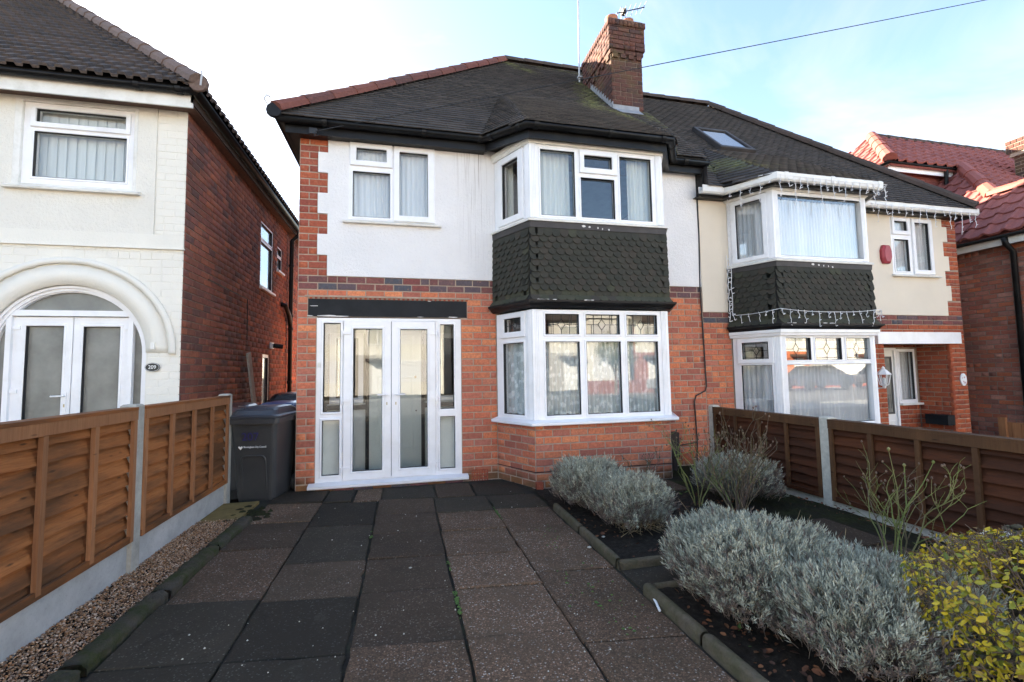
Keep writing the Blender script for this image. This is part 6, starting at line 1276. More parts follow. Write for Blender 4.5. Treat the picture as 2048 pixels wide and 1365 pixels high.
# small plants, stones, stick
wd = thing('seedling', (2.92, 2.62, 0), 'small plant with two broad grey-green leaves between lavender and mossy path', 'plant'); rg = random.Random(4)
for i in range(5):
    a = i*1.3; L_ = .10; p = Vector((2.92, 2.62, .03)); d = Vector((math.cos(a), math.sin(a), .5)).normalized(); s = Vector((-math.sin(a), math.cos(a), 0))*.028; m = MB(); m.add([p, p+d*L_*.5+s, p+d*L_, p+d*L_*.5-s], [(0, 1, 2, 3)]); m.build('leaf', 'weed' if i > 2 else 'lav', wd)
for i in range(2): m = MB(); m.tube([(2.92, 2.62, .02), (2.90-.05*i, 2.66, .12), (2.86+.16*i, 2.70, .21)], .003, 4); m.build('stalk', 'dead', wd)
m = MB(); rg = random.Random(17)
for (x, y, n_) in ((2.75, 4.75, 26), (2.95, 4.6, 16), (3.6, 2.3, 8), (1.75, 2.15, 6)):
    for i in range(n_):
        px, py = x+rg.gauss(0, .10), y+rg.gauss(0, .08); a = rg.uniform(0, 6.28); L_ = rg.uniform(.02, .06); d = Vector((math.cos(a), math.sin(a), rg.uniform(.2, .9))).normalized(); s = Vector((-math.sin(a), math.cos(a), 0))*L_*.2; p = Vector((px, py, .005)); m.add([p, p+d*L_*.5+s, p+d*L_, p+d*L_*.5-s], [(0, 1, 2, 3)])
m.build('weeds', 'weed', None, kind='stuff', label='low green weeds on the soil by the bay wall', cat='weeds')
m = MB(); m.tube([(1.462, 2.60, .012), (1.44, 2.52, .013), (1.412, 2.435, .011)], .0075, 8); m.build('white_stick', 'white', None, label='thin white plastic stick lying by the edging corner', cat='stick')
for i, (x, y, r, lb) in enumerate(((.04, 3.42, .013, 'white pebble on the slab in the middle of the drive'), (3.27, 2.93, .014, 'white pebble on the mossy path'), (1.60, 3.60, .018, 'pinkish pebble on the soil beside the edging'), (1.40, 3.42, .02, 'pale pink shard lying against the edging'))):
    V = OC*np.array([r, r*.8, r*.5])+np.array([x, y, r*.4]); o = bpy.data.objects.new('pebble', np_mesh('pebble', V, np.array(OF), ['conc_pale'], smooth=True)); link(o); tag(o, lb, 'pebble')
m = MB(); m.box(1.50, 1.575, 5.20, 5.27, -.02, .085); m.build('half_brick', 'brick_porch', None, label='loose half brick standing at the foot of the bay corner', cat='brick')
# ---- privet
PV = thing('privet_hedge', (2.75, 1.25, 0), 'clipped privet with yellow and green leaves in the right foreground corner', 'hedge'); g = np.random.default_rng(77)
LT = np.array([(0, -.5, 0), (.20, -.25, .05), (.27, .05, .06), (.17, .33, .03), (0, .52, -.04), (-.17, .33, .03), (-.27, .05, .06), (-.20, -.25, .05), (0, 0, -.02)]); LF = np.array([(8, i, (i+1) % 8) for i in range(8)])
n = 11000; hx, hy, hh = .62, .62, .56; pcx, pcy = 2.80, 1.25
def pv_surface(k):
    ph = g.uniform(0, 2*np.pi, k); ct = g.uniform(-.35, 1, k); st = np.sqrt(1-ct**2); d = np.stack([np.cos(ph)*st, np.sin(ph)*st, ct], 1); q = 1/((np.abs(d)**4).sum(1)**.25); r = (1+.05*np.sin(ph*5)+.04*np.sin(ct*9+ph*3)+g.normal(0, .035, k))
    return d*(q*r)[:, None]*np.array([hx, hy, hh*.55])+np.array([pcx, pcy, hh*.47]), d
p, d = pv_surface(n); ins = g.random(n) < .35; p = np.where(ins[:, None], (p-np.array([pcx, pcy, .3]))*g.uniform(.75, .95, n)[:, None]+np.array([pcx, pcy, .3]), p)
nrm = d+g.normal(0, .5, (n, 3))+np.array([0, 0, .35]); nrm /= np.linalg.norm(nrm, axis=1)[:, None]; ref = g.normal(0, 1, (n, 3)); X = np.cross(nrm, ref); X /= np.linalg.norm(X, axis=1)[:, None]; Y = np.cross(nrm, X); s = g.uniform(.015, .046, n)*g.uniform(.75, 1.0, n)
M = np.zeros((n, 3, 4)); M[:, :, 0] = X*s[:, None]; M[:, :, 1] = Y*s[:, None]; M[:, :, 2] = nrm*(s*g.uniform(-2.2, 3.0, n))[:, None]; M[:, :, 0] *= g.uniform(.75, 1.15, n)[:, None]; M[:, :, 3] = p
keep = (p[:, 2] < hh*.86) & (g.random(n) < .85) | (g.random(n) < .35); M = M[keep]; p = p[keep]; nrm = nrm[keep]; s = s[keep]
sc = np.array([shows(Vector(p[i]), s[i], s[i], (CAM-Vector(p[i])).normalized()) for i in range(len(p))])*np.where((p-np.array([pcx, pcy, .3]))@np.array([-.75, .35, .55]) > .12, 1, .2); od = np.argsort(-sc)
lme = np_mesh('leaf', LT, LF, ['privet'], smooth=True)
for i in od[:260]: copy_of(lme, 'leaf', Matrix([list(M[i][0]), list(M[i][1]), list(M[i][2]), [0, 0, 0, 1]]), PV)
V, F = scatter(LT, LF, M[od[260:]]); o = bpy.data.objects.new('foliage', np_mesh('foliage', V, F, ['privet'], smooth=True)); link(o, PV); o['kind'] = 'stuff'
nt = 2400; p, d = pv_surface(nt); m = MB(); rg = random.Random(78)
for i in range(nt):
    e = Vector(p[i]); dd = (Vector(d[i])+Vector((rg.gauss(0, .5), rg.gauss(0, .5), rg.gauss(.35, .4)))).normalized(); L_ = rg.uniform(.03, .11); b = e-dd*L_; mid = b.lerp(e, .5)+Vector((rg.gauss(0, .008), rg.gauss(0, .008), rg.gauss(0, .008))); e = e+dd*rg.uniform(0, .025); m.tube([b, mid, e], rg.uniform(.0014, .0026), 3, False)
for i in range(60):
    a = rg.uniform(0, 6.28); e = Vector((pcx+math.cos(a)*hx*.75, pcy+math.sin(a)*hy*.75, rg.uniform(.3, .5))); b = Vector((pcx+math.cos(a)*.2, pcy+math.sin(a)*.2, 0)); m.tube([b, b.lerp(e, .5)+Vector((0, 0, -.03)), e], .006, 5, False, .003)
m.build('twigs', 'twig', PV)
# pebble-dashed boundary pier beyond the hedge
bp = thing('garden_pier', (3.32, 1.86, 0), 'low rough stone pier with white pebbles behind the privet at the right edge', 'pier')
m = MB(); m.box(3.12, 3.50, 1.72, 2.02, -.05, .40); m.build('pier_body', 'edging', bp); rg = random.Random(3)
for i in range(60):
    r = rg.uniform(.012, .035); V = OC*np.array([r, r*.8, r*.7])+np.array([rg.uniform(3.10, 3.5), rg.uniform(1.72, 2.02), .41+rg.uniform(-.02, .02)]); o = bpy.data.objects.new('cobble', np_mesh('cobble', V, np.array(OF), ['conc_pale' if rg.random() < .5 else 'edging'], smooth=True)); link(o, bp)

# ================================================================ fences
def fence(name, X, side, posts, z0, z1, board_h, label, slat_mat, bat_mat, post_mat, nslat, seed, battens=4, post_top=.035, inset=.0):
    """side: +1 faces +X (battens towards the garden)."""
    rg = random.Random(seed); B = thing(name, (X, sum(posts)/len(posts), 0), label, 'fence')
    for y in posts:
        m = MB(); w = .052; h = z1+post_top; b = .012
        m.box(X-w, X+w, y-w, y+w, -.1, h-b); m.hexa([(X-w, y-w, h-b), (X+w, y-w, h-b), (X+w, y+w, h-b), (X-w, y+w, h-b), (X-w+b, y-w+b, h), (X+w-b, y-w+b, h), (X+w-b, y+w-b, h), (X-w+b, y+w-b, h)]); m.build('post', post_mat, B)
    ends = sorted(posts)
    for a, b in zip(ends[:-1], ends[1:]):
        y0, y1 = a+.053, b-.053
        m = MB(); m.box(X-.024, X+.024, y0, y1, -.1, z0+board_h); m.build('gravel_board', 'conc_board' if side > 0 else 'conc_pale', B)
        zb = z0+board_h+.004; m = MB(); m.box(min(X+side*.041, X+side*.066), max(X+side*.041, X+side*.066), y0, y1, z1-.075, z1-.006); pn = m.build('fence_panel', bat_mat, B)
        m = MB(); m.box(X-.036 if side > 0 else X-.068, X+.068 if side > 0 else X+.036, y0, y1, z1-.005, z1+.016); m.build('capping', bat_mat if side < 0 else slat_mat, pn)
        m = MB(); m.box(min(X+side*.040, X+side*.062), max(X+side*.040, X+side*.062), y0, y1, zb, zb+.045); m.build('bottom_rail', slat_mat, pn)
        pitch = (z1-.03-zb)/nslat
        for k in range(nslat):                        # overlapping waney boards with an uneven lower edge
            zl_, zt_ = zb+k*pitch, zb+(k+1)*pitch+.025; n = 26; m = MB(); ph = [rg.uniform(0, 6.28) for _ in range(3)]; thick = .012
            for i in range(n+1):
                t = i/n; y = y0-.035+(y1-y0+.07)*t; w = .005*math.sin(t*4+ph[0])+.002*math.sin(t*13+ph[1])+.0025*math.sin(t*37+ph[2])*math.sin(t*11+ph[0]); bow = .004*math.sin(t*9+ph[1])
                xo = X+side*(.040+bow); xi = X-side*.022
                m.v += [(xo-side*thick, y, zl_+w), (xo, y, zl_+w), (xi+side*thick*.6, y, zt_), (xi-side*.002, y, zt_)]
            for i in range(n):
                for j in range(4): m.f.append((i*4+j, (i+1)*4+j, (i+1)*4+(j+1) % 4, i*4+(j+1) % 4)); m.mi.append(0)
            m.build('slat', slat_mat, pn)
        for k in range(battens):
            t = k/(battens-1); y = y0+.022+(y1-y0-.044)*t; m = MB(); m.box(min(X+side*.040, X+side*.064), max(X+side*.040, X+side*.064), y-.019, y+.019, zb+(.0 if k in (0, battens-1) else .02), z1-.077); m.build('batten', bat_mat, pn)
    return B
fence('garden_fence', -1.93, 1, [2.06, 3.90, 5.68], 0.0, 1.155, .225, 'orange-brown lapped fence with concrete posts on the left side of the drive', 'fence_l', 'batten_l', 'conc', 9, 3, 5)
fence('garden_fence', 4.20, -1, [2.10, 3.84, 5.60], -.04, .835, .085, 'dark brown lapped fence with white concrete posts on the right', 'fence_r', 'batten_r', 'conc_pale', 8, 5, 5)

# ================================================================ wheelie bins
def rrect(w, d, r, n=4):
    pts = []
    for (cx, cy, a0) in ((w/2-r, d/2-r, 0), (-w/2+r, d/2-r, math.pi/2), (-w/2+r, -d/2+r, math.pi), (w/2-r, -d/2+r, 1.5*math.pi)):
        for i in range(n+1): a = a0+math.pi/2*i/n; pts.append((cx+r*math.cos(a), cy+r*math.sin(a)))
    return pts
def wheelie(loc, rot, label, lid_mat, detail=True, open_=0.0, body='bin'):
    B = thing('wheelie_bin', loc, label, 'bin', 'wheelie bins in the side passage'); R = Matrix.Translation(Vector(loc)) @ Matrix.Rotation(rot, 4, 'Z'); T = lambda p: tuple(R @ Vector(p))
    def loft(secs, cap=True):
        m = MB(); k = None
        for (w, d, r, z, oy) in secs:
            q = rrect(w, d, r); k = len(q); m.v += [T((x, y+oy, z)) for (x, y) in q]
        for s in range(len(secs)-1):
            for j in range(k): m.f.append((s*k+j, s*k+(j+1) % k, (s+1)*k+(j+1) % k, (s+1)*k+j)); m.mi.append(0)
        if cap: m.f.append(tuple(reversed(range(k)))); m.mi.append(0); m.f.append(tuple((len(secs)-1)*k+j for j in range(k))); m.mi.append(0)
        return m
    body_o = loft([(.40, .46, .05, .0, .02), (.42, .48, .06, .04, .02), (.455, .55, .05, .45, .01), (.50, .62, .045, .84, 0), (.505, .63, .045, .88, 0)]).build('body', body, B)
    loft([(.50, .63, .045, .872, 0), (.575, .70, .04, .876, 0), (.58, .705, .04, .935, 0), (.55, .68, .04, .94, 0)]).build('rim', body, body_o)
    if open_ == 0.0:
        lid = loft([(.572, .70, .05, .941, .0), (.574, .705, .05, .960, .0), (.52, .66, .07, .975, .01), (.47, .60, .08, 1.02, .02), (.42, .52, .09, 1.045, .04), (.30, .36, .09, 1.058, .06)]).build('lid', lid_mat, B, False)
        m = MB(); m.tube([T((-.19, -.22, 1.0)), T((-.19, -.25, 1.03)), T((-.12, -.25, 1.035)), T((-.12, -.22, 1.03))], .010, 6); m.tube([T((.12, -.22, 1.03)), T((.12, -.25, 1.035)), T((.19, -.25, 1.03)), T((.19, -.22, 1.0))], .010, 6); m.build('lid_grip', lid_mat, lid)
    m = MB(); m.tube([T((-.24, .36, .95)), T((-.24, .40, .99)), T((.24, .40, .99)), T((.24, .36, .95))], .014, 8); m.build('handle', body, B)
    for s in (1, -1):
        m = MB(); c = Vector((s*.245, .27, .10)); ring = [(.035, -.028), (.085, -.028), (.10, -.018), (.10, .018), (.085, .028), (.035, .028)]
        k0 = 18
        for (r, h) in ring: m.v += [T((c.x+h*1.0, c.y+r*math.cos(6.2832*j/k0), c.z+r*math.sin(6.2832*j/k0))) for j in range(k0)]
        for i in range(len(ring)-1):
            for j in range(k0): m.f.append((i*k0+j, i*k0+(j+1) % k0, (i+1)*k0+(j+1) % k0, (i+1)*k0+j)); m.mi.append(0)
        wh = m.build('wheel', 'rubber', B, True); m = MB(); m.tube([T((c.x-.03, c.y, c.z)), T((c.x+.03, c.y, c.z))], .05, 14); m.build('hub', 'hub', wh)
    m = MB(); m.tube([T((-.22, .27, .10)), T((.22, .27, .10))], .012, 8); m.build('axle', 'steel', B)
    if detail:
        # front face plane: leans out towards the top
        n = (R.to_3x3() @ Vector((0, -1, -.155))).normalized(); u = R.to_3x3() @ Vector((1, 0, 0)); v = n.cross(u); o = Vector(T((0, -.267, .45))); FPb = Pl(o, u, v, n)
        pts = [(-.13, -.44)]+[(-.13, .02)]+[(-.13+.05*(1-math.cos(a)), .02+.05*math.sin(a)) for a in (.5, 1.0, 1.57)]+[(.13-.05*(1-math.cos(a)), .02+.05*math.sin(a)) for a in (1.57, 1.0, .5)]+[(.13, .02), (.13, -.44)]
        m = MB(); m.tube([FPb.p(a, b, .004) for (a, b) in pts], .010, 6); m.build('embossed_arch', body, body_o)
        text('number_print', '207', FPb, -.02, .285, .006, .125, 'ink', body_o, squash=1.0)
        h = MB(); hp = [(0, -.030), (.026, .002), (.030, .014), (.022, .022), (.010, .020), (0, .010), (-.010, .020), (-.022, .022), (-.030, .014), (-.026, .002)]; h.poly([FPb.p(-.13+x*.8, .165+y*.8, .007) for (x, y) in hp], .002); h.build('heart_print', 'white', body_o)
        text('maker_print', 'Birmingham City Council', FPb, .025, .172, .006, .030, 'white', body_o, squash=.80)
        Plid = Pl(Vector(T((0, -.05, 1.052))), u, (R.to_3x3() @ Vector((0, 1, .07))), (R.to_3x3() @ Vector((0, -.07, 1)))); text('lid_print', 'Birmingham City Council', Plid, 0, -.10, .004, .030, 'white', body_o, squash=.8)
    return B
wheelie((-1.60, 5.98, -.028), -.16, 'slate grey wheelie bin with 207 painted on its front, nearest the camera', 'bin_lid')
wheelie((-1.62, 6.85, -.028), -.05, 'wheelie bin with a bright blue lid just behind the front bin', 'bin_blue', False)
wheelie((-2.16, 6.62, -.028), .08, 'wheelie bin with a dark brown lid beside the cream house wall', 'bin_brown', False)
wheelie((-1.72, 7.75, .06), .12, 'wheelie bin with a shiny black lid at the back of the row', 'bin_black', False)
# old board leaning on the brick side wall
pb = MB(); a, b = Vector((-2.52, 8.95, 0.0)), Vector((-2.60, 8.52, 1.76)); pb_u = Vector((0, .10, .022)); pb.hexa([a, a+pb_u*1.5, a+pb_u*1.5+Vector((.03, 0, 0)), a+Vector((.03, 0, 0)), b, b+pb_u*1.5, b+pb_u*1.5+Vector((.03, 0, 0)), b+Vector((.03, 0, 0))]); pb.build('leaning_board', 'conc', None, label='pale weathered board leaning against the brick wall of the passage', cat='board')

# ================================================================ small fittings
m = MB(); n = 28; a = thing('number_plaque', (-2.92, LY-.02, 1.5), 'black oval house number plaque reading 209 beside the arched doors', 'sign')
m.poly([LP.p(-2.922+.077*math.cos(6.2832*i/n), 1.505+.054*math.sin(6.2832*i/n), .022) for i in range(n)], .012); m.build('plate', 'plaque', a)
m = MB()
m.tube([LP.p(-2.922+.072*math.cos(6.2832*i/n), 1.505+.049*math.sin(6.2832*i/n), .022) for i in range(n+1)], .0022, 4, False); m.build('rim_line', 'white', a); text('digits', '209', LP, -2.922, 1.505, .023, .062, 'white', a, squash=.9)
a = thing('oval_plaque', (9.53, FY, 1.1), 'white oval ceramic plaque on the porch pier of the cream house', 'sign')
m = MB(); m.poly([FP.p(9.53+.070*math.cos(6.2832*i/n), 1.112+.108*math.sin(6.2832*i/n), .018) for i in range(n)], .016); m.build('plate', 'white', a)
MT['rose_print'] = m_plain('faded_pink_print', (0.50, 0.30, 0.30), 0.5)
for (x, z, r) in ((9.545, 1.15, .016), (9.52, 1.08, .013), (9.55, 1.06, .018), (9.50, 1.14, .010)): m = MB(); m.poly([FP.p(x+r*math.cos(6.2832*i/8), z+r*math.sin(6.2832*i/8), .0195) for i in range(8)], .001); m.build('painted_flower', 'rose_print', a)
a = thing('alarm_box', (7.96, FY, 3.1), 'red burglar alarm box on the cream render beside the small window', 'alarm box')
hexp = [(7.90, 3.105), (8.02, 3.105), (8.058, 3.20), (8.058, 3.33), (8.02, 3.42), (7.90, 3.42), (7.862, 3.33), (7.862, 3.20)]; m = MB()
m.v = [tuple(FP.p(x, z, .010)) for (x, z) in hexp]+[tuple(FP.p(x, z, .055)) for (x, z) in hexp]+[tuple(FP.p(7.96+(x-7.96)*.72, 3.262+(z-3.262)*.82, .085)) for (x, z) in hexp]
m.f = [(i, (i+1) % 8, 8+(i+1) % 8, 8+i) for i in range(8)]+[(8+i, 8+(i+1) % 8, 16+(i+1) % 8, 16+i) for i in range(8)]+[tuple(range(16, 24))]; m.mi = [0]*17; m.build('cover', 'alarm', a)
a = thing('wall_lantern', (7.75, 5.8, 1.05), 'white six-sided wall lantern hanging beside the porch of the cream house', 'lantern'); lc = Vector((7.40, 5.72, 1.19))
m = MB(); m.tube([(lc.x, FY, 1.02), (lc.x, FY-.12, 1.00), (lc.x, lc.y, 1.035), (lc.x, lc.y, 1.06)], .011, 8); m.lathe((lc.x, FY-.004, 1.02), [(.05, -.02), (.05, .0)], 12, 'y'); m.build('bracket', 'upvc', a)
m = MB(); m.lathe((lc.x, lc.y, 1.06), [(.015, -.04), (.03, 0), (.055, .012), (.055, .02)], 6); m.build('cup', 'upvc', a); m = MB(); m.lathe((lc.x, lc.y, 1.235), [(.098, 0), (.10, .012), (.045, .075), (.02, .095), (.022, .11), (.006, .135)], 6); m.build('cap', 'upvc', a)
for i in range(6): an = math.pi/3*i; m = MB(); m.tube([(lc.x+.055*math.cos(an), lc.y+.055*math.sin(an), 1.075), (lc.x+.088*math.cos(an), lc.y+.088*math.sin(an), 1.24)], .006, 5); m.build('rib', 'upvc', a)
m = MB(); m.lathe((lc.x, lc.y, 1.08), [(.050, 0), (.082, .155)], 6); m.build('glass_shade', 'glass', a); m = MB(); m.lathe((lc.x, lc.y, 1.08), [(.012, 0), (.022, .02), (.024, .09), (.01, .11)], 10); m.build('bulb', 'white', a)
# overhead phone wire from the eave to a pole down the street
wa, wb = Vector((-1.06, 5.80, 4.36)), Vector((8.86, 5.0, 7.175)); wb2 = wa+(wb-wa)*2.4; m = MB(); m.tube([wa.lerp(wb2, i/24)-Vector((0, 0, .10*math.sin(math.pi*i/24)*.4)) for i in range(25)], .0065, 6); m.build('telephone_wire', 'wire', None, label='thin black telephone wire crossing the sky from the eave to the upper right', cat='wire')
# icicle lights
def icicles(name, label, path, hang, step, seed, tail=None):
    rg = random.Random(seed); a = thing(name, tuple(path[0]), label, 'string lights', 'icicle lights on the cream house'); P_ = [Vector(p) for p in path]; m = MB(); pts = []
    for i in range(len(P_)-1):
        for k in range(6): t = k/6; pts.append(P_[i].lerp(P_[i+1], t)-Vector((0, 0, .015*math.sin(math.pi*t))))
    pts.append(P_[-1]); m.tube(pts, .004, 5, False); m.build('cable', 'bulb', a); L_ = [0.0]
    for i in range(len(P_)-1): L_.append(L_[-1]+(P_[i+1]-P_[i]).length)
    s = step*.5; k = 0
    while s < L_[-1]:
        i = max(j for j in range(len(L_)-1) if L_[j] <= s); p = P_[i].lerp(P_[i+1], (s-L_[i])/(L_[i+1]-L_[i])); h = hang*(.45, 1.0, .6, .85, .35, .95)[k % 6]*rg.uniform(.8, 1.15); m = MB(); q = [p]; n = max(3, int(h/.04)); dx = rg.gauss(0, .02)
        for j in range(1, n+1): q.append(p+Vector((dx*j/n+rg.gauss(0, .007), rg.gauss(0, .006), -h*j/n)))
        if h < hang*.6: q.append(q[-1]+Vector((.025, 0, .02)))
        m.tube(q, .0045, 4, False)
        for w in q[1::2]: e = rg.choice((-1, 1)); m.tube([w, w+Vector((e*.024, -.008, .010))], .0048, 4)
        m.build('light_strand', 'bulb', a); s += step*rg.uniform(.8, 1.2); k += 1
    if tail:
        m = MB(); m.tube([Vector(p)+Vector((rg.gauss(0, .008), 0, 0)) for p in tail], .005, 5, False)
        for p in tail[1:]: m.tube([Vector(p), Vector(p)+Vector((rg.choice((-.035, .035)), -.01, .015))], .0055, 4)
        m.build('hanging_tail', 'bulb', a)
icicles('icicle_lights', 'white icicle lights looped along the upper bay gutter of the cream house', [(4.70, 5.745, 4.06), (5.06, 5.15, 4.06), (6.98, 5.145, 4.06), (7.06, 5.3, 4.02)], .36, .115, 3, [(4.83, 5.9, 4.02-.08*i) for i in range(24)])
icicles('icicle_lights', 'white icicle lights on the short right gutter of the cream house', [(7.36, 5.745, 4.04), (8.4, 5.745, 4.03), (9.84, 5.745, 4.02)], .36, .155, 4)
icicles('icicle_lights', 'white icicle lights draped over the scalloped skirt above the lower bay', [(4.80, 5.90, 2.24), (4.86, 5.86, 2.17), (5.10, 5.29, 2.20), (6.0, 5.27, 2.16), (6.86, 5.27, 2.21), (7.02, 5.45, 2.20)], .22, .125, 5, [(4.80, 5.93, 3.1-.06*i) for i in range(18)])

sheet('neighbour_drive', -9.5, -2.0, -2.2, 6.3, -.062, 'slab_mid', kind='structure'); sheet('neighbour_drive', 4.27, 10.7, -2.2, 6.0, -.062, 'slab_mid', kind='structure')
# ================================================================ the street behind the camera (seen in the window glass)
m = MB(); m.add([(-60, -2.2, -.05), (90, -2.2, -.05), (90, -4.2, -.05), (-60, -4.2, -.05)], [(3, 2, 1, 0)]); m.build('pavement', 'paving', None, kind='structure')
m = MB(); m.box(-60, 90, -4.35, -4.2, -.2, -.04); m.build('kerb', 'conc', None, kind='structure')
m = MB(); m.add([(-60, -13, -.068), (90, -13, -.068), (90, -4.3, -.068), (-60, -4.3, -.068)], [(0, 1, 2, 3)]); m.build('road', 'asphalt', None, kind='structure')
m = MB(); m.add([(-60, -15, -.05), (90, -15, -.05), (90, -13, -.05), (-60, -13, -.05)], [(0, 1, 2, 3)]); m.build('pavement', 'paving', None, kind='structure')
def opposite(x, kind, label):
    B = thing('street_house', (x, -21, 0), label, 'house', 'houses across the street'); y = -21.0; w = 6.6; wm = 'dash_cream' if kind else 'brick'; OP = Pl((x, y, 0), (-1, 0, 0), (0, 0, 1), (0, 1, 0))
    m = MB(); m.box(x-w/2, x+w/2, y-8, y, -.2, 5.2); m.build('wall', 'paint_cream' if kind and x > 20 else ('dash_grey' if kind else 'brick'), B); m = MB(); m.pbox(OP, -w/2+.05, w/2-.05, 2.7, 5.2, -.02, .02); m.build('upper_render', 'dash_cream', B)
    m = MB(); m.poly([(x+w/2+.2, y+.3, 5.1), (x-w/2-.2, y+.3, 5.1), (x-w/2-.2, y-4, 8.4), (x+w/2+.2, y-4, 8.4)], .1); m.poly([(x-w/2-.2, y-8.3, 5.1), (x+w/2+.2, y-8.3, 5.1), (x+w/2+.2, y-4, 8.4), (x-w/2-.2, y-4, 8.4)], .1); m.build('roof', 'tile_left', B)
    bx = 1.2; m = MB(); m.pbox(OP, -bx-1.5, -bx+1.7, -.2, 5.3, 0, .7); m.add([OP.p(-bx-1.75, 5.2, .85), OP.p(-bx+1.95, 5.2, .85), OP.p(-bx+.1, 7.3, .85), OP.p(-bx-1.75, 5.2, -3), OP.p(-bx+1.95, 5.2, -3), OP.p(-bx+.1, 7.3, -3)], [(0, 1, 2), (0, 2, 5, 3), (1, 4, 5, 2)]); m.build('gable_bay', wm if kind else 'paint_cream', B)
    for (a0, a1, z0, z1) in ((-bx-1.2, -bx+1.4, .8, 2.3), (-bx-1.2, -bx+1.4, 3.4, 4.8)):
        window(B, Pl(OP.p(0, 0, .72), OP.u, OP.v, OP.n), (a0, a1, z0, z1), [(a0+.08+i*(a1-a0-.08)/3, a0+(i+1)*(a1-a0-.08)/3, z0+.08, z1-.08) for i in range(3)], [], 'glass', seal=False)
        m = MB(); m.pbox(OP, a0, a1, z0, z1, .70, .705); m.build('net_lining', 'net_n', B)
    window(B, OP, (1.1, 2.5, 3.4, 4.7), [(1.18, 1.76, 3.48, 4.62), (1.84, 2.42, 3.48, 4.62)], [], 'glass', seal=False, c0=.02, c1=.06, gc=.04)
    m = MB(); m.pbox(OP, 1.2, 2.2, 0, 2.1, 0, .06); m.build('front_door', 'door_white', B); m = MB(); m.pbox(OP, .9, 2.6, 2.25, 2.45, 0, .9); m.build('porch_roof', 'tile_left', B)
for i, (x, k, lb) in enumerate(((-6.8, 0, 'opposite house reflected furthest left, brick with a cream gable'), (0.0, 1, 'opposite house straight across, with cream gabled bay'), (6.8, 0, 'opposite house reflected in the right porch door'), (13.6, 1, 'opposite cream gabled house reflected in the middle bay'), (20.4, 0, 'opposite brick house reflected at the right of the middle bay'), (27.2, 1, 'opposite cream house reflected in the left of the right-hand bay'), (34.0, 0, 'opposite brick house reflected in the right-hand bay'), (40.8, 1, 'opposite cream house reflected furthest right'))): opposite(x, k, lb)
def wall_run(x0, x1, lb):
    m = MB(); m.box(x0, x1, -15.3, -15.1, -.1, .75); m.build('garden_wall', 'brick_porch', None, label=lb, cat='wall', group='front walls across the street')
for i, (x0, x1) in enumerate(((10.5, 16.5), (17.5, 23), (24.5, 30), (31, 37))): wall_run(x0, x1, 'low red brick front wall across the street, %s of four from the left' % ('first', 'second', 'third', 'fourth')[i])
def car(x, y, col, label):
    B = thing('parked_car', (x, y, 0), label, 'car', 'cars parked across the street'); MT['car%g' % x] = m_plain('car_paint', col, .25, .02, spec=.6); pm = 'car%g' % x
    sec = [(-2.05, .35, .75, .78), (-1.95, .28, .82, .84), (-1.0, .25, .93, .86), (.2, .25, .95, .86), (1.5, .26, .92, .85), (2.0, .32, .80, .80), (2.08, .42, .72, .72)]
    m = MB()
    for (xx, z0, z1, hw) in sec: m.v += [(x+xx, y-hw, z0), (x+xx, y+hw, z0), (x+xx, y+hw*.97, z1), (x+xx, y-hw*.97, z1)]
    for i in range(len(sec)-1):
        for j in range(4): m.f.append((i*4+j, (i+1)*4+j, (i+1)*4+(j+1) % 4, i*4+(j+1) % 4)); m.mi.append(0)
    m.f += [(0, 1, 2, 3), tuple(reversed(range(24, 28)))]; m.mi += [0, 0]; m.build('body', pm, B, False)
    m = MB(); cb = [(-1.35, .92, .80), (-.75, 1.40, .66), (.55, 1.46, .66), (1.45, .94, .80)]
    for (xx, z, hw) in cb: m.v += [(x+xx, y-hw, z), (x+xx, y+hw, z)]
    m.f = [(0, 1, 3, 2), (4, 5, 7, 6), (0, 2, 4, 6), (7, 5, 3, 1)]; m.mi = [0]*4; m.build('glasshouse', 'plaque', B); m = MB(); m.hexa([(x-.75, y-.66, 1.39), (x+.55, y-.66, 1.45), (x+.55, y+.66, 1.45), (x-.75, y+.66, 1.39), (x-.70, y-.60, 1.43), (x+.50, y-.60, 1.49), (x+.50, y+.60, 1.49), (x-.70, y+.60, 1.43)]); m.build('roof', pm, B)
    for (wx, wy) in ((-1.25, -.80), (1.3, -.80), (-1.25, .80), (1.3, .80)): m = MB(); m.lathe((x+wx, y+wy, .31), [(.18, -.10), (.29, -.10), (.31, -.07), (.31, .07), (.29, .10), (.18, .10)], 18, 'y'); m.build('wheel', 'rubber', B, True)
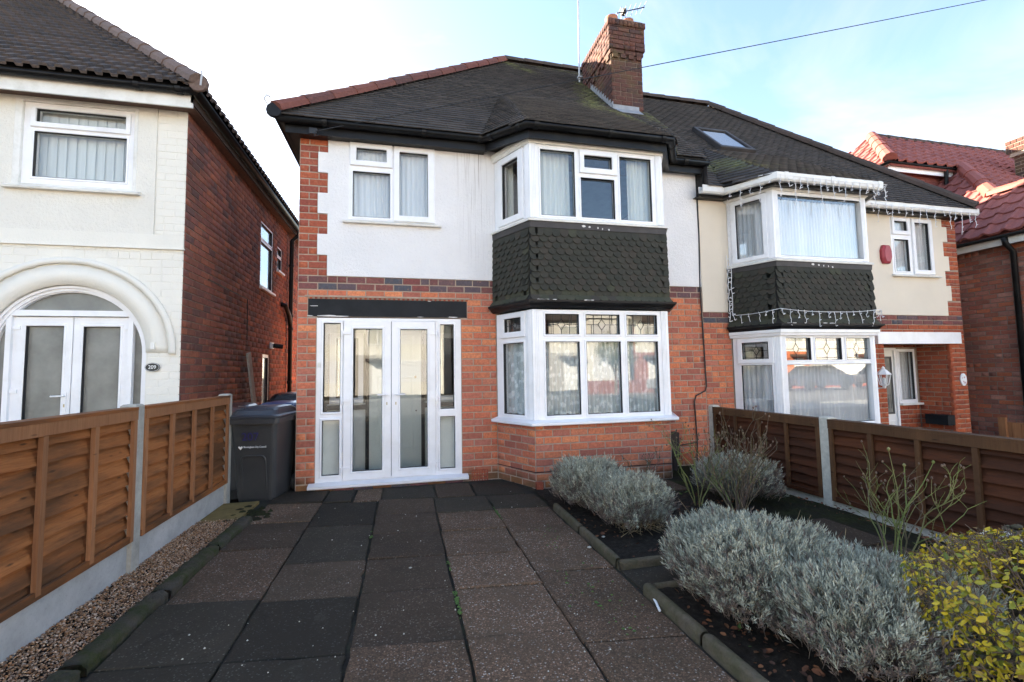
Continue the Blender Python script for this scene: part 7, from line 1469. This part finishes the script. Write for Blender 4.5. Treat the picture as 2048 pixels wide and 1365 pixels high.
for (x, c, lb) in ((15.5, (.30, .31, .33), 'silver car parked across the street, left of three in the glass'), (24.5, (.03, .035, .05), 'dark blue car parked across the street, middle of three in the glass'), (30.0, (.05, .05, .055), 'dark grey car parked across the street, right of three in the glass')): car(x, -12.2, c, lb)

# trees in the front gardens across the street
def street_tree(x, y, h, r, n, label, seed):
    g = np.random.default_rng(seed); B = thing('street_tree', (x, y, 0), label, 'tree', 'trees across the street'); rg = random.Random(seed); m = MB()
    m.tube([(x, y, -.1), (x+.05, y, h*.3), (x, y+.05, h*.6)], .11, 8, True, .05)
    for i in range(9):
        a = i*2.4; m.tube([(x, y, h*(.25+.03*i)), (x+math.cos(a)*r*.4, y+math.sin(a)*r*.4, h*(.45+.03*i)), (x+math.cos(a)*r*.8, y+math.sin(a)*r*.8, h*(.55+.04*i))], .04, 5, False, .012)
    m.build('trunk', 'rose', B); d = g.normal(0, 1, (n, 3)); d /= np.linalg.norm(d, axis=1)[:, None]; cl = g.integers(0, 26, n); cc = g.normal(0, 1, (26, 3)); cc /= np.linalg.norm(cc, axis=1)[:, None]; cc *= g.uniform(.3, .9, (26, 1)); p = (cc[cl]+d*g.uniform(.05, .38, n)[:, None])*np.array([r, r, h*.36])+np.array([x, y, h*.66])
    nr = d+g.normal(0, .6, (n, 3)); nr /= np.linalg.norm(nr, axis=1)[:, None]; X = np.cross(nr, g.normal(0, 1, (n, 3))); X /= np.linalg.norm(X, axis=1)[:, None]; Y = np.cross(nr, X); s = g.uniform(.06, .14, n); M = np.zeros((n, 3, 4)); M[:, :, 0] = X*s[:, None]; M[:, :, 1] = Y*s[:, None]; M[:, :, 2] = nr*s[:, None]; M[:, :, 3] = p
    V, F = scatter(LT, LF, M); o = bpy.data.objects.new('crown', np_mesh('crown', V, F, ['tree'])); link(o, B); o['kind'] = 'stuff'
street_tree(12.2, -14.3, 3.6, 1.3, 2600, 'bushy evergreen tree across the street, reflected in the middle bay window', 3)
street_tree(5.5, -14.4, 2.6, 1.1, 1800, 'low evergreen bush across the street, left of the bushy tree', 4)
